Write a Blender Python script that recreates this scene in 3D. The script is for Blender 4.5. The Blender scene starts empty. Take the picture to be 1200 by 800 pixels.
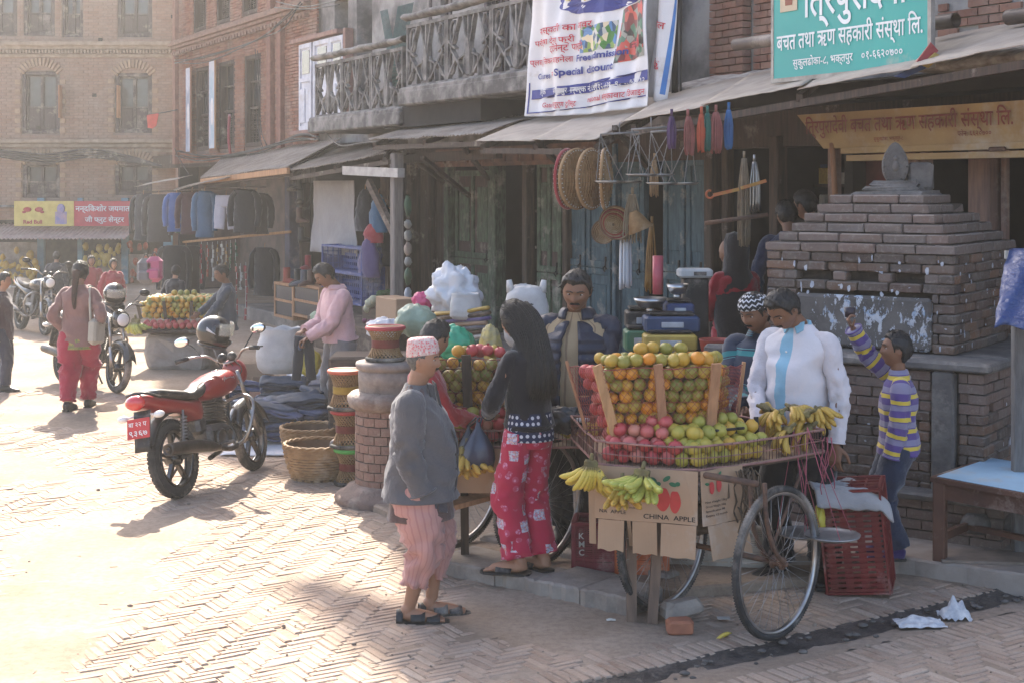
import bpy,bmesh,math,random
import numpy as np
from mathutils import Vector as V,Matrix,noise
PI=math.pi
C=bpy.context.scene.collection
random.seed(7)
rnd=random.random
def ru(a,b):return a+(b-a)*random.random()

# ------------------------------------------------------------ camera, light, world
CH,FPX,HZ=2.4,1700.0,218.0 # eye height, focal length and horizon row of the 1200 px photograph
cam=bpy.data.cameras.new('camera');camo=bpy.data.objects.new('camera',cam);C.objects.link(camo)
camo.location=(0,0,CH);camo.rotation_euler=(PI/2,0,0)
cam.sensor_width=36;cam.lens=36*FPX/1200;cam.shift_y=-(400-HZ)/1200
cam.clip_start=.1;cam.clip_end=1000
bpy.context.scene.camera=camo
SUN_EL,SUN_AZ=math.radians(41),math.radians(-11.3) # azimuth from +Y towards +X
w=bpy.data.worlds.new('World');bpy.context.scene.world=w;w.use_nodes=True
nt=w.node_tree;bg=nt.nodes['Background']
sky=nt.nodes.new('ShaderNodeTexSky');sky.sky_type='NISHITA';sky.sun_disc=False
sky.sun_elevation=SUN_EL;sky.sun_rotation=SUN_AZ;sky.dust_density=3.0;sky.air_density=.8;sky.ozone_density=.2
nt.links.new(sky.outputs[0],bg.inputs[0]);bg.inputs[1].default_value=.115
sl=bpy.data.lights.new('sun','SUN');sl.energy=3.9;sl.angle=math.radians(.6);sl.color=(1,.92,.80)
so=bpy.data.objects.new('sun',sl);C.objects.link(so);so.location=(0,0,30)
sd=V((math.sin(SUN_AZ)*math.cos(SUN_EL),math.cos(SUN_AZ)*math.cos(SUN_EL),math.sin(SUN_EL)))
so.rotation_euler=sd.to_track_quat('Z','Y').to_euler()
sc=bpy.context.scene;HAZE_D=.0019
sc.view_settings.view_transform='Standard';sc.view_settings.look='None'
sc.view_settings.exposure=2.3;sc.view_settings.gamma=1
sc.cycles.max_bounces=6;sc.cycles.diffuse_bounces=3;sc.cycles.volume_bounces=0
sc.cycles.transparent_max_bounces=8;sc.cycles.use_denoising=True

# ------------------------------------------------------------ photograph to place
def G(px,py,z=0.): # ground point (height z) seen at a pixel
 Y=FPX*(CH-z)/(py-HZ); return V(((px-600)/FPX*Y,Y,z))
def P(px,py,Y):return V(((px-600)/FPX*Y,Y,CH-(py-HZ)/FPX*Y))
FA=math.atan2(-.8797,.4756);FD=9.268
FM=Matrix.Translation(V((.8797*FD,.4756*FD,0)))@Matrix.Rotation(FA,4,'Z') # street front: x along it (to the right), y into the houses
def fx(px,w=0.):
 t=(px-600)/FPX;Y=(FD+w)/(.8797*t+.4756); return -(t*Y*-.4756+Y*.8797)
def fY(px,w=0.):return (FD+w)/(.8797*(px-600)/FPX+.4756)
def fz(px,py,w=0.):return CH-(py-HZ)/FPX*fY(px,w)
def fq(px,py,w=0.):return V((fx(px,w),w,fz(px,py,w)))

# ------------------------------------------------------------ mesh builder
class MB:
 def __init__(s):s.v=[];s.f=[];s.m=[];s.sm=[];s.uv=[];s.M=Matrix();s.mi=0;s.has_uv=False
 def add(s,vs,fs,smooth=False,uvs=None):
  o=len(s.v);M=s.M
  s.v+=[M@V(p) for p in vs]
  for i,f in enumerate(fs):
   s.f.append([o+k for k in f]);s.m.append(s.mi);s.sm.append(smooth)
   s.uv.append(uvs[i] if uvs else None)
  if uvs:s.has_uv=True
  return s
 def box(s,c,d,rz=0,rx=0,ry=0,taper=1.,open_bottom=False,jit=0.):
  x,y,z=d[0]/2,d[1]/2,d[2]/2;t=taper
  vs=[(-x,-y,-z),(x,-y,-z),(x,y,-z),(-x,y,-z),(-x*t,-y*t,z),(x*t,-y*t,z),(x*t,y*t,z),(-x*t,y*t,z)]
  if jit:vs=[(a+ru(-jit,jit),b+ru(-jit,jit),e+ru(-jit,jit)) for a,b,e in vs]
  R=Matrix.Translation(V(c))
  if rz:R=R@Matrix.Rotation(rz,4,'Z')
  if rx:R=R@Matrix.Rotation(rx,4,'X')
  if ry:R=R@Matrix.Rotation(ry,4,'Y')
  fs=[(0,1,5,4),(1,2,6,5),(2,3,7,6),(3,0,4,7),(4,5,6,7)]
  if not open_bottom:fs.append((3,2,1,0))
  return s.add([R@V(p) for p in vs],fs)
 def bbox(s,c,d,b=.01,rz=0,rx=0,ry=0,jit=0.): # box with chamfered edges
  x,y,z=d[0]/2,d[1]/2,d[2]/2;b=min(b,x*.9,y*.9,z*.9)
  vs=[]
  for zz,i in ((-z,b),(-z+b,0),(z-b,0),(z,b)):
   X,Y=x-i,y-i;k=min(b,X*.5,Y*.5)
   for px_,py_ in ((-X+k,-Y),(X-k,-Y),(X,-Y+k),(X,Y-k),(X-k,Y),(-X+k,Y),(-X,Y-k),(-X,-Y+k)):vs.append((px_+ru(-jit,jit),py_+ru(-jit,jit),zz+ru(-jit,jit)))
  fs=[tuple(range(7,-1,-1)),tuple(range(24,32))]
  for r in range(3):
   for k in range(8):fs.append((r*8+k,r*8+(k+1)%8,(r+1)*8+(k+1)%8,(r+1)*8+k))
  R=Matrix.Translation(V(c))@Matrix.Rotation(rz,4,'Z')@Matrix.Rotation(rx,4,'X')@Matrix.Rotation(ry,4,'Y')
  return s.add([R@V(p) for p in vs],fs)
 def beam(s,a,b,wd,th,up=(0,0,1),b2=None): # box from a to b, section wd (sideways) x th (up)
  a,b=V(a),V(b);d=(b-a);L=d.length;d=d/L
  u=V(up);r=d.cross(u)
  if r.length<1e-4:r=d.cross(V((1,0,0)))
  r.normalize();u=r.cross(d)
  k=b2 if b2 else 1.
  vs=[]
  for p,q in ((a,1.),(b,k)):
   for i,j in ((-1,-1),(1,-1),(1,1),(-1,1)):vs.append(p+r*(i*wd/2*q)+u*(j*th/2*q))
  return s.add(vs,[(0,1,2,3)[::-1],(4,5,6,7),(0,1,5,4)[::-1],(1,2,6,5)[::-1],(2,3,7,6)[::-1],(3,0,4,7)[::-1]])
 def loft(s,rings,cap=True,smooth=True,closed=True,uvs=False,dv=None,capend=None):
  n=len(rings[0]);vs=[p for r in rings for p in r];fs=[];uv=[]
  m=n if closed else n-1
  acc=[0.]
  for i in range(len(rings)-1):
   acc.append(acc[-1]+(dv[i] if dv else (sum((V(rings[i+1][k])-V(rings[i][k])).length for k in (0,n//4,n//2))/3)))
  for i in range(len(rings)-1):
   for k in range(m):
    k2=(k+1)%n
    fs.append((i*n+k,i*n+k2,(i+1)*n+k2,(i+1)*n+k))
    uv.append(((k/n,acc[i]),((k+1)/n,acc[i]),((k+1)/n,acc[i+1]),(k/n,acc[i+1])))
  if cap and closed:
   fs.append(tuple(range(n))[::-1]);uv.append([(0,0)]*n)
   fs.append(tuple((len(rings)-1)*n+k for k in range(n)));uv.append([(0,acc[-1])]*n)
  return s.add(vs,fs,smooth,uv if uvs else None)
 def tube(s,pts,r,n=8,cap=True,smooth=True,flat=1.,up=None,uvs=False,closed=False):
  pts=[V(p) for p in pts];N_=len(pts)
  rr=r if isinstance(r,(list,tuple)) else [r]*N_
  rings=[];u=None
  for i,p in enumerate(pts):
   if closed:d=pts[(i+1)%N_]-pts[i-1]
   else:d=pts[min(i+1,N_-1)]-pts[max(i-1,0)]
   if d.length<1e-9:d=V((0,0,1))
   d.normalize()
   if u is None:
    u=V(up) if up else (V((0,0,1)) if abs(d.z)<.9 else V((1,0,0)))
   u=u-d*u.dot(d)
   if u.length<1e-5:u=d.orthogonal()
   u.normalize();e=d.cross(u)
   rings.append([p+e*(rr[i]*math.cos(2*PI*k/n))+u*(rr[i]*flat*math.sin(2*PI*k/n)) for k in range(n)])
  if closed:
   vs=[p for q in rings for p in q];fs=[]
   for i in range(N_):
    j=(i+1)%N_
    for k in range(n):fs.append((i*n+k,i*n+(k+1)%n,j*n+(k+1)%n,j*n+k))
   return s.add(vs,fs,smooth)
  return s.loft(rings,cap,smooth,uvs=uvs)
 def lathe(s,prof,n=24,c=(0,0,0),cap=False,smooth=True,M=None,jit=0.):
  vs=[];fs=[];c=V(c);M=M or Matrix()
  for (r,z) in prof:
   for k in range(n):
    q=r*(1+ru(-jit,jit));vs.append(M@V((q*math.cos(2*PI*k/n),q*math.sin(2*PI*k/n),z))+c)
  for i in range(len(prof)-1):
   for k in range(n):fs.append((i*n+k,i*n+(k+1)%n,(i+1)*n+(k+1)%n,(i+1)*n+k))
  if cap:fs+=[tuple(range(n))[::-1],tuple((len(prof)-1)*n+k for k in range(n))]
  return s.add(vs,fs,smooth)
 def ball(s,c,r,nu=14,nv=9,M=None,jit=0.,freq=4.):
  r=r if isinstance(r,(tuple,list,V)) else (r,r,r);vs=[];fs=[];c=V(c);M=M or Matrix()
  for i in range(nv+1):
   th=PI*i/nv
   for k in range(nu):
    a=2*PI*k/nu;d=V((math.sin(th)*math.cos(a),math.sin(th)*math.sin(a),math.cos(th)))
    q=1+(jit*noise.noise(d*freq+c*3) if jit else 0)
    vs.append(c+(M@V((d.x*r[0]*q,d.y*r[1]*q,d.z*r[2]*q))))
  for i in range(nv):
   for k in range(nu):fs.append((i*nu+k,(i+1)*nu+k,(i+1)*nu+(k+1)%nu,i*nu+(k+1)%nu))
  return s.add(vs,fs,True)
 def prism(s,pts,off,smooth=False): # polygon (3-D points) pushed along vector off
  n=len(pts);off=V(off);vs=[V(p) for p in pts]+[V(p)+off for p in pts]
  return s.add(vs,[tuple(range(n)),tuple(range(2*n-1,n-1,-1))]+[((k+1)%n,k,n+k,n+(k+1)%n) for k in range(n)],smooth)
 def sheet(s,fn,nu,nv,th=0.,smooth=True,uvs=True): # fn(u,v) -> point, optional thickness
  P_=[[V(fn(i/nu,j/nv)) for i in range(nu+1)] for j in range(nv+1)]
  vs=[p for r in P_ for p in r];W_=nu+1;fs=[];uv=[]
  for j in range(nv):
   for i in range(nu):
    fs.append((j*W_+i,j*W_+i+1,(j+1)*W_+i+1,(j+1)*W_+i));uv.append(((i/nu,j/nv),((i+1)/nu,j/nv),((i+1)/nu,(j+1)/nv),(i/nu,(j+1)/nv)))
  if th:
   nr=[]
   for j in range(nv+1):
    for i in range(nu+1):
     a=P_[j][min(i+1,nu)]-P_[j][max(i-1,0)];b=P_[min(j+1,nv)][i]-P_[max(j-1,0)][i]
     q=a.cross(b);nr.append(q.normalized() if q.length>1e-9 else V((0,0,1)))
   o=len(vs);vs+=[p-q*th for p,q in zip(vs,nr)]
   for f,t in list(zip(fs,uv)):fs.append(tuple(o+k for k in f[::-1]));uv.append(t[::-1])
   rim=[i for i in range(nu+1)]+[(j)*W_+nu for j in range(1,nv+1)]+[nv*W_+i for i in range(nu-1,-1,-1)]+[j*W_ for j in range(nv-1,0,-1)]
   for a,b in zip(rim,rim[1:]+rim[:1]):fs.append((b,a,o+a,o+b));uv.append([(0,0)]*4)
  return s.add(vs,fs,smooth,uv if uvs else None)
 def mesh(s,name,mats):
  used=sorted({k for f in s.f for k in f})
  if len(used)<len(s.v):ix={k:i for i,k in enumerate(used)};s.v=[s.v[k] for k in used];s.f=[[ix[k] for k in f] for f in s.f]
  me=bpy.data.meshes.new(name)
  me.from_pydata([tuple(p) for p in s.v],[],s.f)
  for m in (mats if isinstance(mats,(list,tuple)) else [mats]):me.materials.append(m)
  me.polygons.foreach_set('material_index',s.m);me.polygons.foreach_set('use_smooth',s.sm)
  if s.has_uv:
   l=me.uv_layers.new(name='UVMap');d=[]
   for f,u in zip(s.f,s.uv):
    for q in (u if u else [(0,0)]*len(f)):d+=[q[0],q[1]]
   l.data.foreach_set('uv',d)
  me.update(); return me
 def build(s,name,mats,parent=None,**k):
  o=bpy.data.objects.new(name,s.mesh(name,mats));C.objects.link(o)
  if parent:o.parent=parent
  for a,b in k.items():o[a]=b
  return o
def tag(o,label=None,cat=None,group=None,kind=None):
 if label:o['label']=label
 if cat:o['category']=cat
 if group:o['group']=group
 if kind:o['kind']=kind
 return o
def thing(name,label,cat,loc=(0,0,0),rz=0,group=None,M=None):
 o=bpy.data.objects.new(name,None);C.objects.link(o);o.empty_display_size=.1
 if M is not None:o.matrix_world=M
 else:o.location=loc;o.rotation_euler=(0,0,rz)
 return tag(o,label,cat,group)
def kids(o):return [c for c in C.objects if c.parent==o]
def copy_tree(o,parent=None,ch=None):
 c=o.copy();C.objects.link(c)
 if parent:c.parent=parent
 for k in (o.children):copy_tree(k,c)
 return c
def inst(o,parent=None,loc=None,rot=None,scale=None,**k):
 c=o.copy();C.objects.link(c)
 if parent:c.parent=parent
 if loc is not None:c.location=loc
 if rot is not None:c.rotation_euler=rot
 if scale is not None:c.scale=scale if isinstance(scale,(tuple,list)) else (scale,)*3
 for a,b in k.items():c[a]=b
 return c
def fturn(o):o.matrix_world=FM; return o # put an object built in street-front coordinates in its place
def smoothpath(pts,k=4):
 pts=[V(p) for p in pts];out=[]
 for i in range(len(pts)-1):
  a,b,c_,d=pts[max(i-1,0)],pts[i],pts[i+1],pts[min(i+2,len(pts)-1)]
  for j in range(k):
   t=j/k;out.append(.5*((2*b)+(c_-a)*t+(2*a-5*b+4*c_-d)*t*t+(3*b-a-3*c_+d)*t**3))
 return out+[pts[-1]]
def srgb(h):
 if isinstance(h,str):
  h=[int(h[i:i+2],16)/255 for i in (0,2,4)]
  return tuple(x/12.92 if x<=.04045 else ((x+.055)/1.055)**2.4 for x in h)+(1,)
 return tuple(h)+(1,) if len(h)==3 else tuple(h)

# ------------------------------------------------------------ materials
class NT:
 def __init__(s,name):
  s.m=bpy.data.materials.new(name);s.m.use_nodes=True;s.nt=s.m.node_tree;s.b=s.nt.nodes['Principled BSDF']
 def n(s,typ,props=None,**ins):
  x=s.nt.nodes.new('ShaderNode'+typ)
  for a,b in (props or {}).items():setattr(x,a,b)
  for a,b in ins.items():
   k=int(a[1:]) if a[0]=='i' and a[1:].isdigit() else a.replace('_',' ')
   s.set(x,k,b)
  return x
 def set(s,x,k,b):
  if isinstance(b,bpy.types.NodeSocket):s.nt.links.new(b,x.inputs[k])
  elif isinstance(b,bpy.types.Node):s.nt.links.new(b.outputs[0],x.inputs[k])
  else:x.inputs[k].default_value=b
 def P(s,**k):
  for a,b in k.items():s.set(s.b,a.replace('_',' '),b)
 def co(s,k='Object'):return s.n('TexCoord').outputs[k]
 def mapv(s,src,sc=(1,1,1),rot=(0,0,0),loc=(0,0,0)):return s.n('Mapping',None,Vector=src,Scale=sc,Rotation=rot,Location=loc).outputs[0]
 def noise(s,src,scale=5,detail=4,rough=.55,dist=0):return s.n('TexNoise',None,Vector=src,Scale=scale,Detail=detail,Roughness=rough,Distortion=dist).outputs[0]
 def vor(s,src,scale=5,feat='F1',out='Distance',rnd_=1.):return s.n('TexVoronoi',{'feature':feat},Vector=src,Scale=scale,Randomness=rnd_).outputs[out]
 def ramp(s,f,stops,mode='LINEAR'):
  r=s.n('ValToRGB',None,Fac=f);r.color_ramp.interpolation=mode;e=r.color_ramp.elements
  while len(e)<len(stops):e.new(.5)
  for x,(p,c) in zip(e,stops):x.position=p;x.color=srgb(c) if not isinstance(c,(int,float)) else (c,c,c,1)
  return r.outputs[0]
 def mix(s,f,a,b,t='MIX'):
  x=s.n('Mix',{'data_type':'RGBA','blend_type':t,'clamp_factor':True})
  s.set(x,0,f);s.set(x,6,srgb(a) if isinstance(a,(str,tuple)) else a);s.set(x,7,srgb(b) if isinstance(b,(str,tuple)) else b); return x.outputs[2]
 def math(s,op,a,b=0.):
  x=s.n('Math',{'operation':op});s.set(x,0,a);s.set(x,1,b); return x.outputs[0]
 def bump(s,h,st=.3,d=.01,normal=None):
  x=s.n('Bump',None,Height=h,Strength=st,Distance=d)
  if normal:s.set(x,'Normal',normal)
  s.nt.links.new(x.outputs[0],s.b.inputs['Normal']); return x.outputs[0]
 def rand(s):return s.n('ObjectInfo').outputs['Random']
MC={}
def mat(name,a,b=None,scale=6,rough=.8,bump=.2,bd=.004,bs=60,metal=0.,rand=0.,stretch=(1,1,1),coord='Object',dust=0.,spec=.4,sheen=0.,contrast=.5,coat=0.):
 """plain worn surface: two-tone noise, fine relief, some dust"""
 if name in MC:return MC[name]
 t=NT(name);co=t.mapv(t.co(coord),stretch)
 if b is None:
  c_=srgb(a);b=tuple(x*.6 for x in c_[:3])
 f=t.noise(co,scale,5,.6)
 f=t.ramp(f,[(.5-.5*contrast*.6,0.),(.5+.5*contrast*.6,1.)])
 col=t.mix(f,b,a)
 if rand:
  r=t.rand();hs=t.n('HueSaturation',None,Color=col,Value=t.math('ADD',t.math('MULTIPLY',r,rand),1-rand/2),Hue=t.math('ADD',t.math('MULTIPLY',r,rand*.06),.5-rand*.03));col=hs.outputs[0]
 if dust:
  g=t.noise(t.co('Object'),2.3,6,.7);col=t.mix(t.ramp(g,[(.62-dust*.3,0.),(.8,1.)]),col,(.42,.36,.30))
 t.P(Base_Color=col,Roughness=rough,Metallic=metal,Specular_IOR_Level=spec)
 if sheen:t.P(Sheen_Weight=sheen)
 if coat:t.P(Coat_Weight=coat,Coat_Roughness=.1)
 if bump:t.bump(t.noise(co,bs,4,.6),bump,bd)
 MC[name]=t.m; return t.m
def cloth(name,a,b=None,rough=.95,weave=500,wr=.35,sheen=.3,**k):return mat(name,a,b,scale=3,rough=rough,bump=max(wr,.75),bd=.022,bs=11,sheen=sheen,spec=.15,contrast=.9,**k)
WOOD=mat('old_wood',(.075,.048,.034),(.032,.022,.017),scale=4,stretch=(8,8,.8),bs=30,bump=.5,dust=.12,rand=.3)
WOODX=mat('weathered_plank',(.12,.08,.055),(.05,.035,.027),scale=4,stretch=(1,8,8),bs=30,bump=.5,dust=.25,rand=.3)
WOODN=mat('raw_wood',(.42,.22,.11),(.28,.14,.07),scale=5,stretch=(6,6,.7),bs=25,bump=.4,rand=.3)
DARK=mat('near_black',(.022,.018,.016),(.012,.01,.01),rough=.9)  # even near-black tone for beams, holes, padding and trousers
IRON=mat('dark_iron',(.05,.045,.045),(.02,.02,.02),rough=.5,metal=.6,dust=.2)
STEEL=mat('scratched_steel',(.55,.55,.55),(.38,.38,.38),rough=.32,metal=1.,bump=.1)
RUST=mat('rusty_steel',(.16,.085,.055),(.07,.045,.035),rough=.75,metal=.2,scale=14,bump=.4)
RUBBER=mat('dusty_rubber',(.045,.042,.04),(.02,.02,.02),rough=.85,scale=12,dust=.35)
PLBLK=mat('black_plastic',(.02,.02,.022),(.012,.012,.012),rough=.45,dust=.2)

# ------------------------------------------------------------ lettering
def text2d(body,size=1.,bold=0.,align='LEFT',res=3):
 c=bpy.data.curves.new('text','FONT');c.body=body;c.size=size;c.align_x=align;c.resolution_u=res;c.offset=bold*size;c.fill_mode='FRONT'
 o=bpy.data.objects.new('text',c);C.objects.link(o)
 me=bpy.data.meshes.new_from_object(o.evaluated_get(bpy.context.evaluated_depsgraph_get()))
 vs=[tuple(v.co) for v in me.vertices];fs=[tuple(p.vertices) for p in me.polygons]
 bpy.data.objects.remove(o);bpy.data.curves.remove(c);bpy.data.meshes.remove(me)
 return vs,fs
def lettering(mb,body,fn,x,y,h,w=None,bold=0.,shear=0.,stretch=1.):
 """text whose cap height is h and (if given) whose width is w, lower left at x,y; fn maps 2-D to the surface"""
 vs,fs=text2d(body,1.,min(bold,.012) if ord(max(body))>2000 else bold)
 if not vs:return
 xs=[v[0] for v in vs];x0,x1=min(xs),max(xs)
 k=(w/(x1-x0)) if w else h*1.4*stretch
 mb.add([fn(x+(v[0]-x0)*k+shear*v[1]*h,y+v[1]*h*1.4) for v in vs],[f for f in fs])
# ------------------------------------------------------------ ground
def earth_mat():
 t=NT('dusty_earth');o=t.co()
 a=t.noise(o,1.1,6,.65);b=t.noise(o,22,5,.7);
 c=t.mix(t.ramp(a,[(.3,0.),(.7,1.)]),(.24,.175,.125),(.38,.30,.235))
 c=t.mix(t.ramp(b,[(.42,0.),(.7,.55)]),c,(.16,.115,.085))
 t.P(Base_Color=c,Roughness=.95,Specular_IOR_Level=.15);t.bump(t.noise(o,45,6,.75),.7,.012); return t.m
def paver_mat():
 t=NT('worn_paving_brick');o=t.co();r=t.rand();at=t.n('Attribute',{'attribute_name':'tone','attribute_type':'GEOMETRY'}).outputs['Fac']
 k=t.math('ADD',t.math('MULTIPLY',r,.0),at)
 c=t.ramp(k,[(0,(.23,.145,.10)),(.3,(.33,.235,.175)),(.55,(.385,.29,.225)),(.8,(.34,.235,.17)),(1,(.42,.33,.26))])
 c=t.mix(t.ramp(t.noise(o,9,6,.7),[(.35,0.),(.7,.85)]),c,(.375,.295,.23))
 c=t.mix(t.ramp(t.noise(o,60,4,.7),[(.5,0.),(.75,.5)]),c,(.13,.09,.07))
 wp=t.n('NewGeometry').outputs['Position'];c=t.mix(t.ramp(t.noise(wp,.9,7,.7),[(.52,0.),(.72,.6)]),c,(.17,.12,.09));c=t.mix(t.ramp(t.noise(wp,2.7,6,.7),[(.5,0.),(.75,.5)]),c,(.40,.32,.255))
 t.P(Base_Color=c,Roughness=.9,Specular_IOR_Level=.2);t.bump(t.noise(o,70,6,.75),.6,.006); return t.m
EARTH,PAVER=earth_mat(),paver_mat()
STONE=mat('gutter_stone',(.27,.235,.205),(.15,.13,.115),scale=5,bump=.6,bd=.01,bs=30,dust=.4)
MUD=mat('wet_gutter_mud',(.085,.073,.065),(.03,.028,.027),scale=9,rough=.45,bump=.8,bd=.02,bs=25)
GA,GB=G(790,790),G(1205,695) # the gutter's near and far end in the picture
gd=(GB-GA).normalized();gn=V((-gd.y,gd.x,0)) # gn points away from the camera
def gut(p):return (V(p)-GA).dot(gn)
K0,K1,K2=G(505,668),G(627,697),G(737,722) # front foot of the kerb
def setz(p):
 return 0.
def ground_z(x,y):
 p=V((x*.8,y*.8,0));z=noise.noise(p)*.018+noise.noise(p*3.1)*.005
 g=gut((x,y,0))
 if -.12<g<.25 and x>-.6:z-=.035*max(0,1-abs(g-.06)/.15)
 return z
# far base sheet out to the horizon plus a fine near part
mb=MB()
X=[-300,-60,-20,-12]+[-8+.16*i for i in range(90)]+[8,20,60,300];Yv=[-40,-5,2]+[5.5+.16*i for i in range(130)]+[30,45,80,160,600]
def bz(x,y):
 z=ground_z(x,y)-.005
 n_=noise.noise(V((x*.55+3,y*.55,1)))
 z+=.015*max(0,min(1,(n_-.22)*3))*(1 if abs(gut((x,y,0)))>.4 else 0) # dust lies over the bricks in patches
 z+=.004*noise.noise(V((x*6,y*6,0)))
 return z if 5<y<27 and -9<x<7 else -.02
mb.add([(x,y,bz(x,y)) for y in Yv for x in X],[(j*len(X)+i,j*len(X)+i+1,(j+1)*len(X)+i+1,(j+1)*len(X)+i) for j in range(len(Yv)-1) for i in range(len(X)-1)],True)
ground=mb.build('ground',EARTH,kind='structure')

# herringbone bricks on edge
bricks=[]
L_,W_,n_=.200,.050,4
ang=math.radians(33)
ca,sa=math.cos(ang),math.sin(ang)
def inpad(x,y): # under the kerb slab, raised pad or gutter
 g=gut((x,y,0))
 if x>-.5 and -.17<g<.13:return True
 if x>1.9 and g>.62 and y>8.5:return True
 # behind the kerb line
 p=V((x,y,0))
 for a,b in ((K0,K1),(K1,K2)):
  d=(b-a).normalized();m=V((-d.y,d.x,0));m=m if m.y>0 else -m
  if a.x-.05<=x<b.x and (p-a).dot(m)>0.02:return True
 if x>=K2.x and y>8.75 and x<1.95:return True
 return False
for j in range(-270,270):
 for k in range(-38,38):
  for o in (0,1):
   if o==0:cx,cy,a=(j+2*n_*k+n_/2),j+.5,0
   else:cx,cy,a=(j+n_+2*n_*k+.5),j-n_/2+1,1
   cx*=W_;cy*=W_
   x=ca*cx-sa*cy;y=sa*cx+ca*cy+9
   if not (5.9<y<17):continue
   px=600+FPX*x/y
   if px<-40 or px>1240:continue
   if inpad(x,y):continue
   if y>14 and noise.noise(V((x*.5,y*.5,5)))>.1:continue
   bricks.append((x,y,ang+(PI/2 if a else 0)))
# rows laid along both sides of the gutter
for g0,m in ((-.29,1),(.25,1)):
 for i in range(92):
  q=GA-gd*1.6+gd*(i*.066)+gn*g0
  px=600+FPX*q.x/q.y
  if -.6<q.x<5 and q.y>5.9:bricks.append((q.x,q.y,math.atan2(gn.y,gn.x)))
bricks=[b for b in bricks if not (b[0]>-.6 and ((-.4<gut((b[0],b[1],0))<-.17) or (.13<gut((b[0],b[1],0))<.36)) and abs(b[2]-math.atan2(gn.y,gn.x))>1e-6)]
def brick_geo(mb,x,y,a,z,l=L_-.004,w_=W_-.004,h=.05,tilt=(0,0)):
 l*=ru(.95,1);w_*=ru(.90,1);c_=.006;vs=[]
 for zz,i in ((-h,0),(-.006,0),(0,c_)):
  for sx,sy in ((-1,-1),(1,-1),(1,1),(-1,1)):
   lx,ly=sx*(l/2-i+ru(-.003,.003)),sy*(w_/2-i+ru(-.003,.003));vs.append((lx,ly,zz+lx*tilt[0]+ly*tilt[1]))
 M=Matrix.Translation(V((x,y,z)))@Matrix.Rotation(a,4,'Z')
 mb.add([M@V(v) for v in vs],[(0,1,5,4),(1,2,6,5),(2,3,7,6),(3,0,4,7),(4,5,9,8),(5,6,10,9),(6,7,11,10),(7,4,8,11),(8,9,10,11)])
def set_tone(me,per,vals):
 at=me.attributes.new('tone','FLOAT','POINT');d=[]
 for v in vals:d+=[v]*per
 at.data.foreach_set('value',d)
def bz_(x,y):return ground_z(x,y)+ru(-.003,.003)-(.006 if rnd()<.04 else 0)
def tone(x,y):return max(0,min(1,.5+.5*noise.noise(V((x*.7,y*.7,9)))+ru(-.38,.38)))
near=sorted(bricks,key=lambda b:b[1])
vis=[b for b in near if b[1]>6.75 and -20<600+FPX*b[0]/b[1]<1220]
first=set(id(b) for b in vis[:300])
protos=[]
for k in range(8):
 m=MB();brick_geo(m,0,0,0,0,tilt=(ru(-.02,.02),ru(-.05,.05)));me=m.mesh('brick',PAVER);set_tone(me,12,[k/7]);protos.append(me)
for b in vis[:300]:
 o=bpy.data.objects.new('brick',protos[min(7,int(tone(b[0],b[1])*8))]);C.objects.link(o);o.parent=ground
 o.location=(b[0],b[1],bz_(b[0],b[1]));o.rotation_euler=(0,0,b[2]+ru(-.02,.02))
m=MB();tv=[]
for b in bricks:
 if id(b) in first:continue
 brick_geo(m,b[0],b[1],b[2]+ru(-.02,.02),bz_(b[0],b[1]),tilt=(ru(-.012,.012),ru(-.04,.04)));tv.append(tone(b[0],b[1]))
o=m.build('paving_bricks',PAVER,ground,kind='stuff');set_tone(o.data,12,tv)

# gutter of dark wet silt and stones
m=MB()
N_=90
for i in range(N_+1):
 q=GA-gd*1.2+gd*(i*.062)
 for k in range(9):
  p=q+gn*(-.19+k*.045);m.v.append(V((p.x,p.y,-.006-.022*math.sin(PI*k/8)+.010*noise.noise(V((p.x*14,p.y*14,2)))+.006*noise.noise(V((p.x*40,p.y*40,2))))))
m.f=[(i*9+k,i*9+k+1,(i+1)*9+k+1,(i+1)*9+k) for i in range(N_) for k in range(8)];m.m=[0]*len(m.f);m.sm=[True]*len(m.f);m.uv=[None]*len(m.f)
gutter=m.build('gutter',MUD,kind='structure')
m=MB()
for i in range(70):
 q=GA+gd*ru(-.5,3.2)+gn*ru(-.1,.12);r=ru(.008,.028);m.ball((q.x,q.y,-.004),(r,r*ru(.6,1),r*.4),7,5,jit=.4)
m.build('grit',mat('dirty_grit',(.14,.12,.105),(.06,.052,.047),bump=.4),gutter,kind='stuff')
m=MB()
for i in range(520):
 px,py=ru(0,1200),430+370*rnd()**.7;q=G(px,py);r=ru(.003,.008)*(1+1.2*(rnd()<.08))
 if inpad(q.x,q.y):continue
 if i%4:m.ball((q.x,q.y,ground_z(q.x,q.y)+r*.3),(r,r*ru(.5,1),r*.6),6,4,jit=.4)
 else:a=ru(0,6.3);m.tube([(q.x,q.y,ground_z(q.x,q.y)+.006),(q.x+.05*math.cos(a),q.y+.05*math.sin(a),ground_z(q.x,q.y)+.008)],.002,4)
m.build('pebbles_and_straw',mat('straw_and_grit',(.30,.23,.175),(.18,.135,.10),bump=.3),ground,kind='stuff')

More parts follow.
